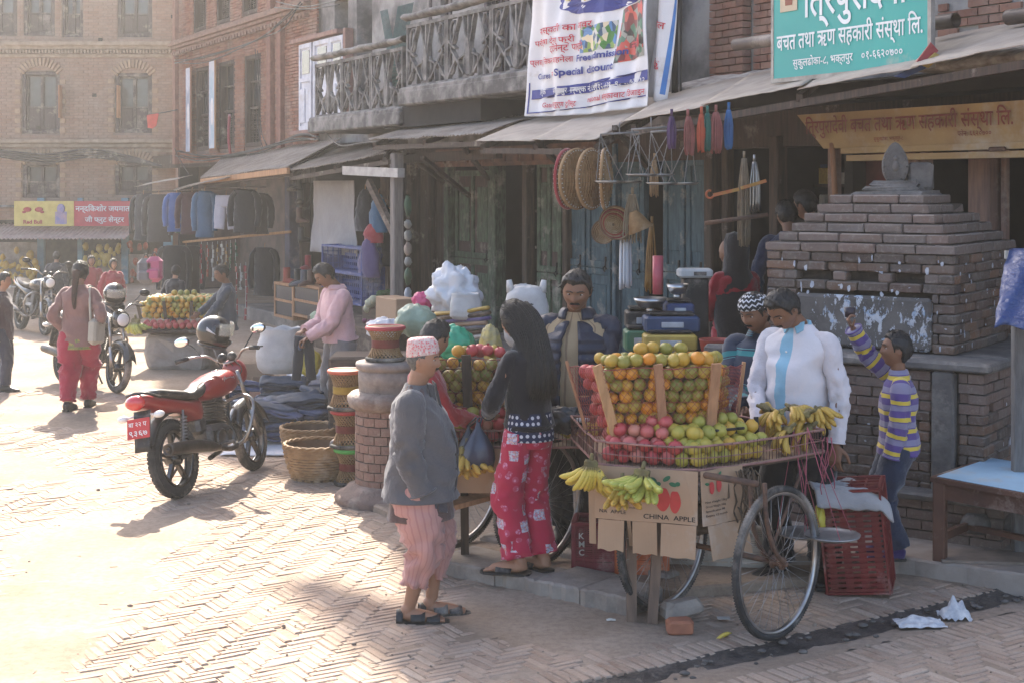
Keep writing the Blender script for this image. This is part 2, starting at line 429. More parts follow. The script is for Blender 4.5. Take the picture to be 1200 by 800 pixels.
# kerb slab along the cart, raised pad before the shrine
pad=MB()
def slab(mb,pts,z,h,b=.012,sub=None):
 pts=[V((p[0],p[1],0)) for p in pts];c=sum(pts,V())/len(pts)
 n=len(pts);vs=[]
 for zz,i in ((z-h,0),(z-b,0),(z,b)):
  for p in pts:d=(c-p).normalized();q=p+d*i*1.6;vs.append((q.x,q.y,zz))
 fs=[tuple(2*n+k for k in range(n))]
 for r in range(2):
  for k in range(n):fs.append((r*n+k,r*n+(k+1)%n,(r+1)*n+(k+1)%n,(r+1)*n+k))
 mb.add(vs,fs)
kerb=thing('kerb',None,None);kerb['kind']='structure'
KZ=.095
def seg(a,b,k0,k1,back,z=KZ):
 d=b-a;p,q=a+d*k0,a+d*k1;m_=V((-d.y,d.x,0)).normalized();m_=m_ if m_.y>0 else -m_
 N_=7;fr=[p+(q-p)*(i/N_)+m_*ru(-.012,.02) for i in range(N_+1)]
 return fr+[q+m_*back,p+m_*back]
KSTONE=mat('kerb_stone',(.31,.265,.225),(.19,.155,.13),scale=3,bump=.7,bd=.012,bs=22,dust=.5)
for a,b,k0,k1,bk in ((K0,K1,0,.62,.40),(K0,K1,.635,.99,.34),(K1,K2,0,.47,.42),(K1,K2,.485,1.0,.34)):
 m=MB();slab(m,seg(a,b,k0,k1,bk),KZ+ru(-.012,.006),.12);m.build('kerb_slab',KSTONE,kerb)
# packed raised ground behind the kerb
m=MB()
def line(p,q,n):return [V(p)+(V(q)-V(p))*(i/n) for i in range(n)]
B0=K0+V((.25,.36,0));B2=K2+V((.28,.36,0))
ys=[B0,K1+V((.25,.36,0)),B2,V((1.95,8.75,0)),V((1.95,30,0)),V((-7,30,0))]
slab(m,[(p.x,p.y) for p in (B0,K1+V((.25,.36,0)),B2,V((2.0,8.78,0)),V((9,12.4,0)),V((9,24,0)),V((-1.5,17,0)),V((-1.2,11,0)))],.055,.12)
pave=m.build('pavement',EARTH,kind='structure')
m=MB()
for i in range(5):
 q=K0+V((.33,.5,0))+(K2-K0)*(i/5)+V((ru(-.02,.02),ru(-.03,.03),0));m.bbox((q.x+.12,q.y,.06),(.30,.13,.05),.012,rz=math.atan2(K2.y-K0.y,K2.x-K0.x),jit=.004)
m.build('edging_stones',KSTONE,pave,kind='stuff')
m=MB();pa,pb=G(1052,672),G(1225,697)
fr=[pa+(pb-pa)*(i/8)+V((ru(-.01,.01),ru(-.025,.02),0)) for i in range(9)]
slab(m,fr+[V((4.6,9.6,0)),V((4.2,11,0)),V((1.55,11,0)),V((1.6,9.0,0))],.11,.14)
m.build('raised_pad',mat('packed_concrete',(.34,.28,.235),(.24,.19,.155),scale=2.5,bump=.6,bd=.012,bs=18,dust=.5),pave)
m=MB();q=G(1150,652,.12);m.bbox((q.x+.1,q.y,.118),(.72,.3,.02),.004,rz=-.12);m.build('floor_board',mat('dusty_board',(.26,.2,.16),(.17,.13,.1),bump=.3),pave)
# plinth along the shop fronts
m=MB()
for x0,x1,z,w0 in ((-26,-21.6,.22,-1.0),(-21.5,-17.6,.3,-.8),(-17.5,-13.2,.4,-.9),(-13.1,-6,.45,-.9)):
 m.bbox(((x0+x1)/2,(w0+3)/2,z/2-.2),(x1-x0,3-w0,z+.4),.02)
fturn(m.build('shop_plinth',mat('plinth_cement',(.2,.17,.15),(.12,.1,.09),scale=3,bump=.5,dust=.4),kind='structure'))
# ------------------------------------------------------------ buildings
def brick_wall_mat(name,cols,mortar=(.27,.22,.18)):
 t=NT(name);o=t.co();at=t.n('Attribute',{'attribute_name':'tone','attribute_type':'GEOMETRY'}).outputs['Fac']
 c=t.ramp(at,[(i/(len(cols)-1),x) for i,x in enumerate(cols)])
 c=t.mix(t.ramp(t.noise(o,1.4,6,.7),[(.4,0.),(.75,.75)]),c,(.30,.245,.205))
 c=t.mix(t.ramp(t.noise(o,13,5,.7),[(.5,0.),(.75,.5)]),c,(.09,.065,.055))
 t.P(Base_Color=c,Roughness=.92,Specular_IOR_Level=.15);t.bump(t.noise(o,60,5,.7),.5,.006); return t.m
BRICKR=brick_wall_mat('red_brick',[(.17,.075,.05),(.26,.11,.072),(.31,.14,.09),(.22,.10,.07),(.33,.17,.115)])
BRICKY=brick_wall_mat('buff_brick',[(.26,.16,.115),(.29,.18,.13),(.32,.205,.15),(.27,.16,.12),(.33,.22,.165)])
MORT=mat('lime_mortar',(.24,.175,.14),(.17,.12,.095),scale=3,bump=.5,bd=.01,bs=30)
MORTR=mat('brick_mortar',(.20,.14,.11),(.12,.085,.07),scale=3,bump=.5,bd=.01,bs=30)
PLAST=mat('stained_render',(.33,.31,.285),(.13,.12,.115),scale=1.6,bump=.6,bd=.012,bs=16,dust=.2,contrast=.35)
CONC=mat('mossy_concrete',(.23,.215,.20),(.075,.07,.067),scale=4,bump=.7,bd=.012,bs=24,contrast=.35)
GLASS=mat('dark_window_glass',(.05,.055,.065),(.03,.035,.04),rough=.12,bump=.02,spec=.6)
PURP=mat('painted_shutter_wood',(.06,.045,.052),(.03,.024,.028),scale=6,stretch=(6,6,1),bump=.4,dust=.4,rand=.15)
def course_wall(mb,tv,x0,x1,z0,z1,y=0.,bl=.235,bh=.062,dep=.03,holes=(),rnd_=.004,skip=None,ax=None):
 """bricks one by one, proud of the mortar at depth y (towards -y); holes = (xa,xb,za,zb)"""
 r=0;z=z0
 while z<z1-.02:
  x=x0-(bl/2 if r%2 else 0)
  while x<x1:
   a,b=max(x,x0),min(x+bl-.012,x1);cz=z+bh/2
   parts=[(a,b)]
   for h in holes:
    if h[2]-.03<cz<h[3]:
     nn=[]
     for (p,q) in parts:
      if q<=h[0] or p>=h[1]:nn.append((p,q))
      else:
       if h[0]-p>.03:nn.append((p,h[0]))
       if q-h[1]>.03:nn.append((h[1],q))
     parts=nn
   for p,q in parts:
    if q-p>.03 and not (skip and skip((p+q)/2,cz)):
     d=dep+ru(-rnd_,rnd_);mb.add([(p,y+.01,z),(q,y+.01,z),(q,y+.01,z+bh-.012),(p,y+.01,z+bh-.012),(p,y-d,z),(q,y-d,z),(q,y-d,z+bh-.012),(p,y-d,z+bh-.012)],[(4,5,6,7)[::1],(0,1,5,4),(1,2,6,5),(2,3,7,6),(3,0,4,7)]);tv.append(rnd())
   x+=bl
  z+=bh;r+=1
def wall_panel(mb,x0,x1,z0,z1,y0,y1,holes=()):
 """solid wall slab with openings, cut into boxes"""
 zs=sorted(set([z0,z1]+[h[2] for h in holes]+[h[3] for h in holes]));zs=[z for z in zs if z0<=z<=z1]
 for a,b in zip(zs,zs[1:]):
  cuts=sorted((h[0],h[1]) for h in holes if h[2]<(a+b)/2<h[3]);x=x0
  for p,q in cuts:
   if p>x+1e-4:mb.box(((x+p)/2,(y0+y1)/2,(a+b)/2),(p-x,y1-y0,b-a))
   x=max(x,q)
  if x1>x+1e-4:mb.box(((x+x1)/2,(y0+y1)/2,(a+b)/2),(x1-x,y1-y0,b-a))
def window(par,x0,x1,z0,z1,y,style='lattice',fr=PURP,name='window'):
 w_,h=x1-x0,z1-z0;t=min(.09,w_*.12)
 m=MB()
 for x in (x0+t/2,x1-t/2):m.bbox((x,y+.02,(z0+z1)/2),(t,.14,h),.012)
 m.bbox(((x0+x1)/2,y+.022,z1-t/2),(w_-2*t,.135,t),.012);m.bbox(((x0+x1)/2,y+.022,z0+t/2),(w_-2*t,.135,t),.012)
 f=m.build(name,fr,par)
 m=MB();m.box(((x0+x1)/2,y+.13,(z0+z1)/2),(w_-t,.02,h-t));m.build('pane',GLASS if style!='wood' else DARK,f)
 if style=='lattice':
  m=MB();zz=z0+t+(h-2*t)*.42
  m.box(((x0+x1)/2,y+.06,zz),(w_-2*t,.06,.05));m.box(((x0+x1)/2,y+.06,zz+(z1-zz)*.5),(w_-2*t,.05,.035))
  k=5
  for i in range(k):
   for j in range(int(k*1.4)):
    cx,cz=x0+t+(w_-2*t)*(i+.5)/k,z0+t+(zz-z0-t)*(j+.5)/(k*1.4);r=(w_-2*t)/k*.5
    m.tube([(cx+r*math.cos(2*PI*q/6),y+.05,cz+r*math.sin(2*PI*q/6)) for q in range(6)],.007,4,closed=True)
  m.build('lattice',fr,f)
 else:
  for s in (0,1):
   a=x0+t+(w_-2*t)*s/2;b=x0+t+(w_-2*t)*(s+1)/2;m=MB();q=.035
   for x in (a+q/2+.002,b-q/2-.002):m.box((x,y+.055,(z0+z1)/2),(q,.045,h-2*t-.01))
   for zc in (z0+t+q/2+.004,z0+t+(h-2*t)*.42,z1-t-q/2-.004):m.box(((a+b)/2,y+.057,zc),(b-a-2*q-.004,.04,q))
   zc=z0+t+(h-2*t)*.21;m.bbox(((a+b)/2,y+.06,zc+.01),(b-a-2*q-.03,.02,(h-2*t)*.42-q*2.2),.008)
   m.build('shutter',fr,f)
 return f

# --- brick house along the street, far left part of the row
XA0,XA1=fx(208),fx(368)
HA=[]
for (a,b,t_,bt) in ((231,246,76,178),(258,276,72,168),(288,307,62,168)):
 HA.append((fx(a),fx(b),3.18,5.03))
HA2=[(fx(a),fx(b),5.85,7.5) for a,b in ((228,243),(255,271),(285,303))]
m=MB();wall_panel(m,XA0,XA1,2.9,8.6,.0,.45,HA+HA2)
m.box(((XA0+XA1)/2,1.5,1.4),(XA1-XA0-.02,.1,3));m.box(((XA0+XA1)/2,4,5.6),(XA1-XA0-.04,7,5.4)) if False else None
houseA=thing('brick_house','old red brick house with carved lattice windows at the far left of the shop row','house')
houseA.matrix_world=FM
m.build('wall',MORTR,houseA)
m=MB();tv=[]
course_wall(m,tv,XA0,XA1,2.92,7.4,y=0.,holes=[(h[0]-.02,h[1]+.02,h[2]-.02,h[3]+.02) for h in HA+HA2]+[(XA0,XA1,5.50,5.78)])
o=m.build('facing_bricks',BRICKR,houseA,kind='stuff');set_tone(o.data,8,tv)
m=MB()
for i,(z,d) in enumerate(((5.50,.10),(5.57,.16),(5.64,.22),(5.71,.15))):m.bbox(((XA0+XA1)/2,-d/2+.0,z+.035),(XA1-XA0+.1,d,.066),.008)
n_=46
for i in range(n_):m.box((XA0+(XA1-XA0)*(i+.5)/n_,-.115,5.46),((XA1-XA0)/n_*.5,.11,.07))
m.build('cornice',mat('cornice_brick',(.27,.16,.115),(.17,.1,.075),bump=.5),houseA)
for h in HA+HA2:window(houseA,*h,.03,'lattice',WOOD)
# piers between the windows, corner piers
for x in (fx(321),fx(333),XA0+.1):m=MB();m.bbox((x,-.07,5.9),(.22,.10,6),.01);m.build('pier',mat('pier_brick',(.25,.12,.085),(.17,.08,.06),scale=8,bump=.6,bs=40),houseA)
# side and upper mass; unseen roof steps shaped to throw the street's shade
m=MB()
m.box((XA0+.1,3.3,4.3),(.2,5.7,8.6));m.box(((XA0+XA1)/2,3.3,8.7),(XA1-XA0,6.4,.2))
m.box(((XA0+XA1)/2,6.2,4.3),(XA1-XA0-.01,.2,8.6))
m.build('side_wall',MORTR,houseA)
prof=[(-38.5,18.6),(-35.8,18.4),(-32.9,17.6),(-29.8,16.6),(-27.6,15.4),(-27.3,15.4)]
m=MB();m.prism([(-33.55,.25,8.8)]+[(-33.55,.25,17.8)]+[(p[0],.25,p[1]) for p in prof if p[0]>-33.5]+[(-27.3,.25,8.8)],(0,.5,0));m.build('shade_gable',MORTR,houseA)  # unseen profile, its heights chosen for the edge of the cast shade
tower=thing('shade_tower','unseen tower wall added over the shop row to shade the street','house');tower.matrix_world=FM  # added out of view to keep the carts and foreground in shade
m=MB();m.box((-13.6,.5,15.2),(27.2,.5,12.4));m.build('wall',MORTR,tower)
m=MB();m.prism([(-27.0,.3,18.3),(-30.1,.3,19.7),(-27.0,.3,19.9)],(0,.3,0));m.build('shade_eave',WOOD,tower)  # unseen beak shaped to cut a shade wedge into the sunny paving

# --- far house across the end of the street, faces the camera
YB=36.0
def bx_(px):return (px-600)/FPX*YB
def bz__(py):return CH-(py-HZ)/FPX*YB
houseB=thing('brick_house','hazy buff brick house closing the far end of the street','house',(0,YB,0))
XB0,XB1=bx_(-60),bx_(206)
def lx(px):return bx_(px)
HB=[(lx(26),lx(70),bz__(157),bz__(84)),(lx(135),lx(178),bz__(156),bz__(86)),(lx(27),lx(70),bz__(232),bz__(190)),(lx(135),lx(178),bz__(229),bz__(190)),
      (lx(-32),lx(-6),bz__(157),bz__(84)),
      (lx(-22),lx(20),bz__(42),bz__(-20)),(lx(28),lx(64),bz__(42),bz__(-20)),(lx(73),lx(97),bz__(44),bz__(-20)),(lx(138),lx(178),bz__(44),bz__(-20))]
m=MB();wall_panel(m,XB0,XB1,1.55,7.6,0,.4,HB);m.box(((XB0+XB1)/2,3,9.5),(XB1-XB0,6,3.8));m.box((XB0+.2,3.2,4),(.4,5.6,7.6));m.box((XB1-.1,3.2,4),(.2,5.6,7.6));m.box(((XB0+XB1)/2,6.1,4),(XB1-XB0,.2,7.6))
m.build('wall',MORT,houseB)
m=MB();tv=[]
course_wall(m,tv,XB0,XB1,1.56,7.5,y=0.,bl=.24,bh=.07,dep=.02,holes=[(h[0]-.02,h[1]+.02,h[2],h[3]+.02) for h in HB])
o=m.build('facing_bricks',BRICKY,houseB,kind='stuff');set_tone(o.data,8,tv)
m=MB()
for (z,d,h) in ((bz__(52),.22,.10),(bz__(56),.14,.10),(bz__(66),.07,.08),(bz__(166),.2,.09),(bz__(171),.12,.09),(bz__(177),.06,.08)):m.bbox(((XB0+XB1)/2,-d/2,z),(XB1-XB0,d,h),.01)
for i in range(70):m.box((XB0+(XB1-XB0)*(i+.5)/70,-.10,bz__(61)),(.045,.12,.08))
m.build('cornice',mat('cornice_buff',(.34,.26,.19),(.23,.17,.12),bump=.5),houseB)
m=MB()
for h in HB[:4]:
 cx,hw=(h[0]+h[1])/2,(h[1]-h[0])/2;N_=13
 for i in range(N_):
  a=PI*(.22+.56*i/(N_-1));R_=hw*1.33;m.box((cx+R_*math.cos(a),-.04,h[3]-R_*.70+R_*math.sin(a)*1.0+.05),(.055,.08,.20),ry=a-PI/2 if False else -(a-PI/2))
 for s in (-1,1):
  for j in range(6):m.box((cx+s*(hw+.09),-.035,h[2]+.08+j*.24),(.14,.07,.11))
m.build('window_surround',mat('surround_brick',(.36,.25,.165),(.26,.17,.115),bump=.4),houseB,kind='stuff')
for i,h in enumerate(HB):
 window(houseB,*h,.06,'shutter',PURP)
m=MB()
for px,py in ((45,150),(97,177),(112,112),(118,47),(203,20)):m.box((bx_(px) if py!=112 else bx_(111),-.018,bz__(py)),(.1,.03,.09))
m.build('hole_shade_block',DARK,houseB)  # dark blocks on the wall face stand in for shade inside putlog holes
for px in (73,137):m=MB();m.box((lx(px)+(.08 if px>100 else .0),-.15,bz__(120)),(.03,.26,.8));m.build('open_shutter',WOODN,houseB)
# ledge with light stones
m=MB();m.bbox(((XB0+XB1)/2,-.1,bz__(242)),(XB1-XB0,.25,.06),.01);m.build('ledge',CONC,houseB)

# --- middle houses above the shops: rendered wall with white shutters and the balconies
XC0,XC1,XD1=fx(368),fx(477),fx(790)
houseC=thing('balcony_house','grey rendered house with carved concrete balcony and white shutters','house');houseC.matrix_world=FM
m=MB();wall_panel(m,XC0,XC1+1.2,3.0,9,.0,.4,[(fx(392),fx(408),3.5,5.6),(fx(418),fx(436),3.5,5.9)]);m.box(((XC0+XC1)/2,.8,4.5),(XC1-XC0+2,.2,3.2));m.build('wall',PLAST,houseC)
m=MB();tv=[];course_wall(m,tv,fx(345),fx(376),3.1,7.5,y=-.05);o=m.build('facing_bricks',BRICKR,houseC,kind='stuff');set_tone(o.data,8,tv)
WHITE=mat('white_gloss_paint',(.62,.62,.66),(.45,.45,.50),scale=5,rough=.5,bump=.15,dust=.2)
f=None
for (a,b,t_,bt) in ((353,368,14,114),(370,389,10,110),(389,405,8,70)):
 m=MB();x0,x1=fx(a,-.1),fx(b,-.1);z1,z0=4.95,3.42
 m.box(((x0+x1)/2,-.1,(z0+z1)/2),(x1-x0-.02,.05,z1-z0));
 for k in (0,1):
  xa=x0+(x1-x0)*(.27+.46*k);m.bbox((xa,-.135,z0+.42),((x1-x0)*.34,.025,.62),.01)
 for zc,hh in ((z0+.02,.08),(z0+.88,.07),(z1-.04,.08)):m.box(((x0+x1)/2,-.135,zc),(x1-x0-.03,.03,hh))
 for x in (x0+.04,x1-.05):m.box((x,-.137,(z0+z1)/2),(.06,.03,z1-z0-.01))
 s_=m.build('shutter',WHITE,houseC);m=MB();m.box(((x0+x1)/2,-.13,z1-.33),((x1-x0)*.55,.016,.42));m.build('pane',GLASS,s_)
m=MB()
for z in (3.36,5.03):m.bbox(((fx(352)+fx(405))/2,-.12,z),(fx(407)-fx(351),.14,.08),.01)
m.bbox((fx(408,-.1),-.1,4.2),(.09,.16,1.7),.01);m.build('window_frame',mat('pink_paint',(.33,.19,.15),(.2,.12,.1)),houseC)
m=MB();x0,x1=fx(455,-.05),fx(476,-.05)
for i in range(26):
 for s in (-1,1):
  a=V((x0+(x1-x0)*(i-10)/16,-.06,3.6));b=a+V((s*1.6*.42,0,1.6))
  if min(a.x,b.x)>x0-.3 and max(a.x,b.x)<x1+.3:m.tube([a,b],.007,4)
m.build('window_grille',mat('green_wire',(.05,.14,.12),(.03,.08,.07),rough=.6),houseC)
# balcony railing of cast concrete
def bar(m,a,b,wd=.05,dp=.06):wd*=.68;m.beam((a[0],0,a[1]),(b[0],0,b[1]),dp,wd,up=(b[1]-a[1]+1e-4,0,-(b[0]-a[0])))
def arc(m,c,rx,rz,a0,a1,n=8,wd=.045):
 p=[(c[0]+rx*math.cos(a0+(a1-a0)*i/n),0,c[1]+rz*math.sin(a0+(a1-a0)*i/n)) for i in range(n+1)]
 m.tube(p,wd*.36,6,flat=1.6,up=(0,1,0))
def balcony(par,x0,x1,z0,z1,w0,panels,seed=0):
 h=z1-z0;random.seed(seed);m=MB();m.M=Matrix.Translation((0,w0,0))
 for k in range(panels):
  a=x0+(x1-x0)*k/panels;b=x0+(x1-x0)*(k+1)/panels;W__=b-a;c=(a+b)/2
  bar(m,(a+.03,z0),(a+.03,z1),.06);bar(m,(b-.03,z0),(b-.03,z1),.06)
  bar(m,(a,z0+.04),(b,z0+.04),.07);bar(m,(a,z1-.03),(b,z1-.03),.07)
  # lily stem motif in the middle
  for s in (-1,1):
   bar(m,(c+s*.05,z0+.08),(c+s*.05,z0+h*.58),.04);arc(m,(c,z0+h*.30),.14,h*.22,-PI/2,-PI/2+s*PI*.75)
   bar(m,(c+s*.05,z0+h*.58),(c+s*.16,z0+h*.95),.045);bar(m,(c+s*.14,z0+h*.12),(c+s*W__*.40,z0+h*.50),.045)
   bar(m,(c+s*W__*.40,z0+h*.50),(c+s*W__*.22,z0+h*.94),.045);bar(m,(c+s*W__*.47,z0+h*.10),(c+s*W__*.30,z0+h*.34),.045)
   arc(m,(c+s*W__*.36,z0+h*.74),W__*.07,h*.17,0,2*PI,10,.04);arc(m,(c+s*W__*.40,z0+h*.30),W__*.06,h*.16,0,2*PI,10,.04)
   bar(m,(c+s*W__*.22,z0+h*.05),(c+s*W__*.22,z0+h*.34),.04);bar(m,(c+s*W__*.22,z0+h*.34),(c+s*.1,z0+h*.40),.035)
   bar(m,(c+s*W__*.46,z0+h*.62),(c+s*W__*.30,z0+h*.50),.04)
  m.prism([(c-.045,-.04,z0+h*.1),(c+.045,-.04,z0+h*.1),(c+.06,-.04,z0+h*.45),(c,-.04,z0+h*.66),(c-.06,-.04,z0+h*.45)],(0,.07,0))
  bar(m,(c,z0+h*.6),(c,z1),.045)
 r=m.build('railing',CONC,par)
 m=MB();n_=24
 def top(u,v):
  a=2*PI*v; return (x0-.05+(x1-x0+.1)*u,w0+.10*math.cos(a),z1+.09+.055*math.sin(a)+.015*noise.noise(V((u*9+seed,v,0))))
 m.sheet(lambda u,v:(x0-.05+(x1-x0+.1)*u,w0+.1*math.cos(2*PI*v),z1+.10+.05*math.sin(2*PI*v)+.02*noise.noise(V((u*14+seed,math.cos(2*PI*v)*2,0)))),40,8,uvs=False)
 m.build('handrail',CONC,par)
 m=MB();m.bbox(((x0+x1)/2,(w0-.08)/2,z0-.12),(x1-x0+.15,-w0+.08+.1,.2),.02);m.bbox(((x0+x1)/2,w0-.02,z0-.02),(x1-x0+.1,.2,.1),.02);m.build('balcony_slab',CONC,par)
balcony(houseC,fx(371,-.9),fx(474,-.9),3.47,4.36,-.9,3,3)
houseD=thing('balcony_house','house with the broad concrete balcony beside the hanging school banner','house');houseD.matrix_world=FM
m=MB();wall_panel(m,XC1+1.2,XD1,3.0,9,.0,.4,[(fx(503),fx(530),3.6,6),(fx(568),fx(597),3.6,6)]);m.box(((XC1+1.2+XD1)/2,.8,4.5),(XD1-XC1,.2,3.2));m.build('wall',PLAST,houseD)
for a,b in ((503,530),(568,597)):window(houseD,fx(a)+.01,fx(b)-.01,3.62,6.0,.03,'shutter',PURP)
balcony(houseD,fx(478,-1.0),fx(638,-1.0),3.72,4.62,-1.0,3,8)
m=MB();m.box(((fx(520)+fx(640))/2,-.5,3.36),(fx(640)-fx(520),.9,.28));m.build('beam_under_balcony',DARK,houseD)

# --- right hand house: brick piers over a concrete ledge
XE0,XE1=fx(790),-5.5
houseE=thing('brick_house','patched brick and plaster house above the green sign','house');houseE.matrix_world=FM
m=MB();m.box(((XE0+XE1)/2,.3,6.2),(XE1-XE0,.4,5.6));m.box((-5.4,3,4),(.3,6,9));m.build('wall',PLAST,houseE)
m=MB();tv=[]
for a,b in ((833,872),(880,905)):
 course_wall(m,tv,fx(a),fx(b),3.52,6.0,y=.08,dep=.1 if a<840 else .05,bh=.075)
course_wall(m,tv,fx(1092),fx(1200),3.7,6.0,y=.1,dep=.03,bh=.075,skip=lambda x,z:noise.noise(V((x*1.5,z*1.5,0)))>-.05)
o=m.build('facing_bricks',BRICKR,houseE,kind='stuff');set_tone(o.data,8,tv)
m=MB();x0,x1=fx(803,-.4),fx(905,-.4)
def ledge(u,v,x0=x0,x1=x1):
 a=[(0,3.34),(-.55,3.34),(-.58,3.40),(-.45,3.46),(.1,3.60)][int(round(v*4))];x=x0+(x1-x0)*u
 return (x,a[0]+.03*noise.noise(V((x*3,0,1))),a[1]+.04*noise.noise(V((x*4,v*3,0))))
m.sheet(ledge,50,4,uvs=False);m.sheet(lambda u,v:ledge(u,v,fx(1085,-.4),-5.4),40,4,uvs=False)
m.build('ledge',mat('pale_mortar',(.45,.41,.37),(.22,.19,.17),scale=7,bump=.8,bd=.02,bs=20,contrast=.4),houseE)
m=MB();m.box(((XE0+XE1)/2,-.15,3.25),(XE1-XE0,.5,.16));m.build('lintel_beam',DARK,houseE)
m=MB()
for (a,b,py,pyb) in ((862,935,53,42),(1090,1120,28,26),(1181,1240,21,10)):
 m=MB();p=fq(a,py,-.7);q=fq(b,pyb,-.7);q.z=p.z;m.tube([p,q],.06,12,cap=False);m.tube([p+V((.001,0,0)),q],.05,12,cap=False)
 m.build('pipe',mat('brown_pipe',(.12,.085,.07),(.07,.055,.045),rough=.5,dust=.4),houseE)
# ------------------------------------------------------------ ground floor shops along the street
TEAL=mat('faded_teal_paint',(.065,.115,.135),(.035,.06,.072),scale=5,stretch=(6,6,1),bump=.35,dust=.25,rand=.15)
GREEN=mat('faded_green_paint',(.085,.125,.075),(.045,.05,.036),scale=7,stretch=(6,6,1),bump=.4,dust=.3,rand=.15,contrast=.4)
BROWNP=mat('brown_door_paint',(.08,.052,.04),(.04,.03,.025),scale=7,stretch=(6,6,1),bump=.4,dust=.3,rand=.15)
REDP=mat('faded_red_paint',(.16,.045,.035),(.09,.03,.025),scale=5,bump=.3,dust=.15)
PINKW=mat('pinkish_post_wood',(.27,.17,.13),(.17,.11,.09),scale=4,stretch=(7,7,.8),bump=.4,dust=.2,rand=.2)
BLUEP=mat('violet_blue_shutter',(.15,.15,.21),(.10,.10,.14),scale=3,bump=.3,dust=.3)
GREY=mat('grey_plaster',(.22,.2,.185),(.13,.12,.11),scale=2,bump=.4,dust=.2)
shops=thing('shop_row','row of dark old timber shop fronts with teal and green doors under tin awnings','shops');shops.matrix_world=FM
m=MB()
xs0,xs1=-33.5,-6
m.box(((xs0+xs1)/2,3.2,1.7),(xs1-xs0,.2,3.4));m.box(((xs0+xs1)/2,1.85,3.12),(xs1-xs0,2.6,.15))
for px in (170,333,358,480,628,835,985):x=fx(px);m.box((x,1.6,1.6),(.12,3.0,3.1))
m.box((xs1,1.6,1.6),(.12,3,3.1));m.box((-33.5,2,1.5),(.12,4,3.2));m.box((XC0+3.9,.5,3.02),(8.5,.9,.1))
m.build('interior_wall',mat('interior_shade_dark',(.03,.025,.022),(.014,.012,.011),scale=2,bump=.3),shops)  # near-black wall colour stands in for deep shade inside the shops
m=MB()
m.box(((fx(160)+fx(478))/2,.15,2.98),(fx(478)-fx(160),.3,.3));m.box(((fx(478)+fx(835))/2,.152,2.93),(fx(835)-fx(478),.3,.5));m.box(((fx(835)-6)/2,.15,3.0),(-6-fx(835),.3,.42))
m.build('lintel',WOOD,shops)
def post(px,w=0.,z0=.2,z1=3.,wd=.13,mt=WOOD,name='post'):
 m=MB();x=fx(px,w);m.bbox((x,w,(z0+z1)/2),(wd,wd,z1-z0),.012); return m.build(name,mt,shops)
for px,wd,mt in ((344,.26,BLUEP),(357,.15,WOOD),(484,.16,WOOD),(504,.12,WOOD),(527,.14,GREEN),(583,.18,GREEN),(619,.13,WOOD),(665,.10,WOOD),(722,.08,TEAL),(835,.14,WOOD),(853,.1,WOOD),(912,.14,WOOD)):post(px,0,.2,2.9,wd,mt)
# deep red and pinkish posts of the finance office
m=MB();x0,x1=fx(1002,.3),fx(1060,.3);m.box(((x0+x1)/2,.3,1.6),(x1-x0,.08,2.7));m.build('wall_panel',REDP,shops)
for px,wd in ((1075,.16),(1085,.10),(1158,.24),(1178,.06)):post(px,.1,.3,2.9,wd,PINKW)
post(978,-.1,.3,2.9,.10,PINKW);
def door(px0,px1,z0,z1,mt,w=.06,panels=2,split=.45,mt2=None,name='door'):
 x0,x1=fx(px0,w),fx(px1,w);m=MB();W__=x1-x0
 m.box(((x0+x1)/2,w,(z0+z1)/2),(W__-.01,.035,z1-z0));d=m.build(name,mt,shops)
 m=MB();zs=z0+(z1-z0)*split
 for a,b in ((z0,zs),(zs,z1)):
  for x in (x0+.05,(x0+x1)/2,x1-.05)[::(1 if panels==2 else 2)]:m.bbox((x,w-.03,(a+b)/2),(.08,.03,b-a-.16),.006)
  m.bbox(((x0+x1)/2,w-.031,a+.045),(W__-.02,.032,.08),.006);m.bbox(((x0+x1)/2,w-.031,b-.045),(W__-.02,.032,.08),.006)
 m.build('door_frame',mt2 or mt,d)
 for k in range(panels):
  xa=x0+W__*(k+.5)/panels
  for a,b in ((z0,zs),(zs,z1)):m=MB();m.bbox((xa,w-.02,(a+b)/2),(W__/panels*.55,.02,(b-a)*.62),.008);m.build('door_panel',mt2 or mt,d)
 m=MB();m.tube([(x1-.1,w-.06,zs+.03),(x1-.1,w-.09,zs),(x1-.1,w-.06,zs-.04)],.008,5);m.box((x1-.1,w-.05,zs+.06),(.02,.02,.16));m.build('latch',IRON,d)
 return d
door(536,578,.35,2.62,BROWNP,mt2=GREEN);door(632,661,.4,2.72,BROWNP,mt2=GREEN,panels=2,split=.38)
door(664,689,.35,2.7,TEAL,panels=1);door(690,719,.35,2.7,TEAL,panels=1);door(725,759,.35,2.7,TEAL,panels=1);door(780,806,.4,2.7,TEAL,panels=1,w=.05);door(807,832,.4,2.7,TEAL,panels=1,w=.05)
# carved reddish lintel board with faint writing over the green doors
m=MB();x0,x1=fx(512,-.1),fx(700,-.1);m.box(((x0+x1)/2,-.1,2.80),(x1-x0,.05,.26));
for i in range(12):m.bbox((x0+(x1-x0)*(i+.5)/12,-.135,2.8),((x1-x0)/14,.03,.16),.008)
m.build('lintel_board',mat('rusty_lintel_wood',(.2,.095,.06),(.11,.06,.045),scale=6,bump=.4,dust=.2),shops)
# vertical planks of the dark bay between the shops
for i in range(5):
 m=MB();x0=fx(486)+.02+i*.19;m.bbox((x0+.09,.1,1.55),(.18,.03,2.6),.005);m.build('plank',WOOD,shops)
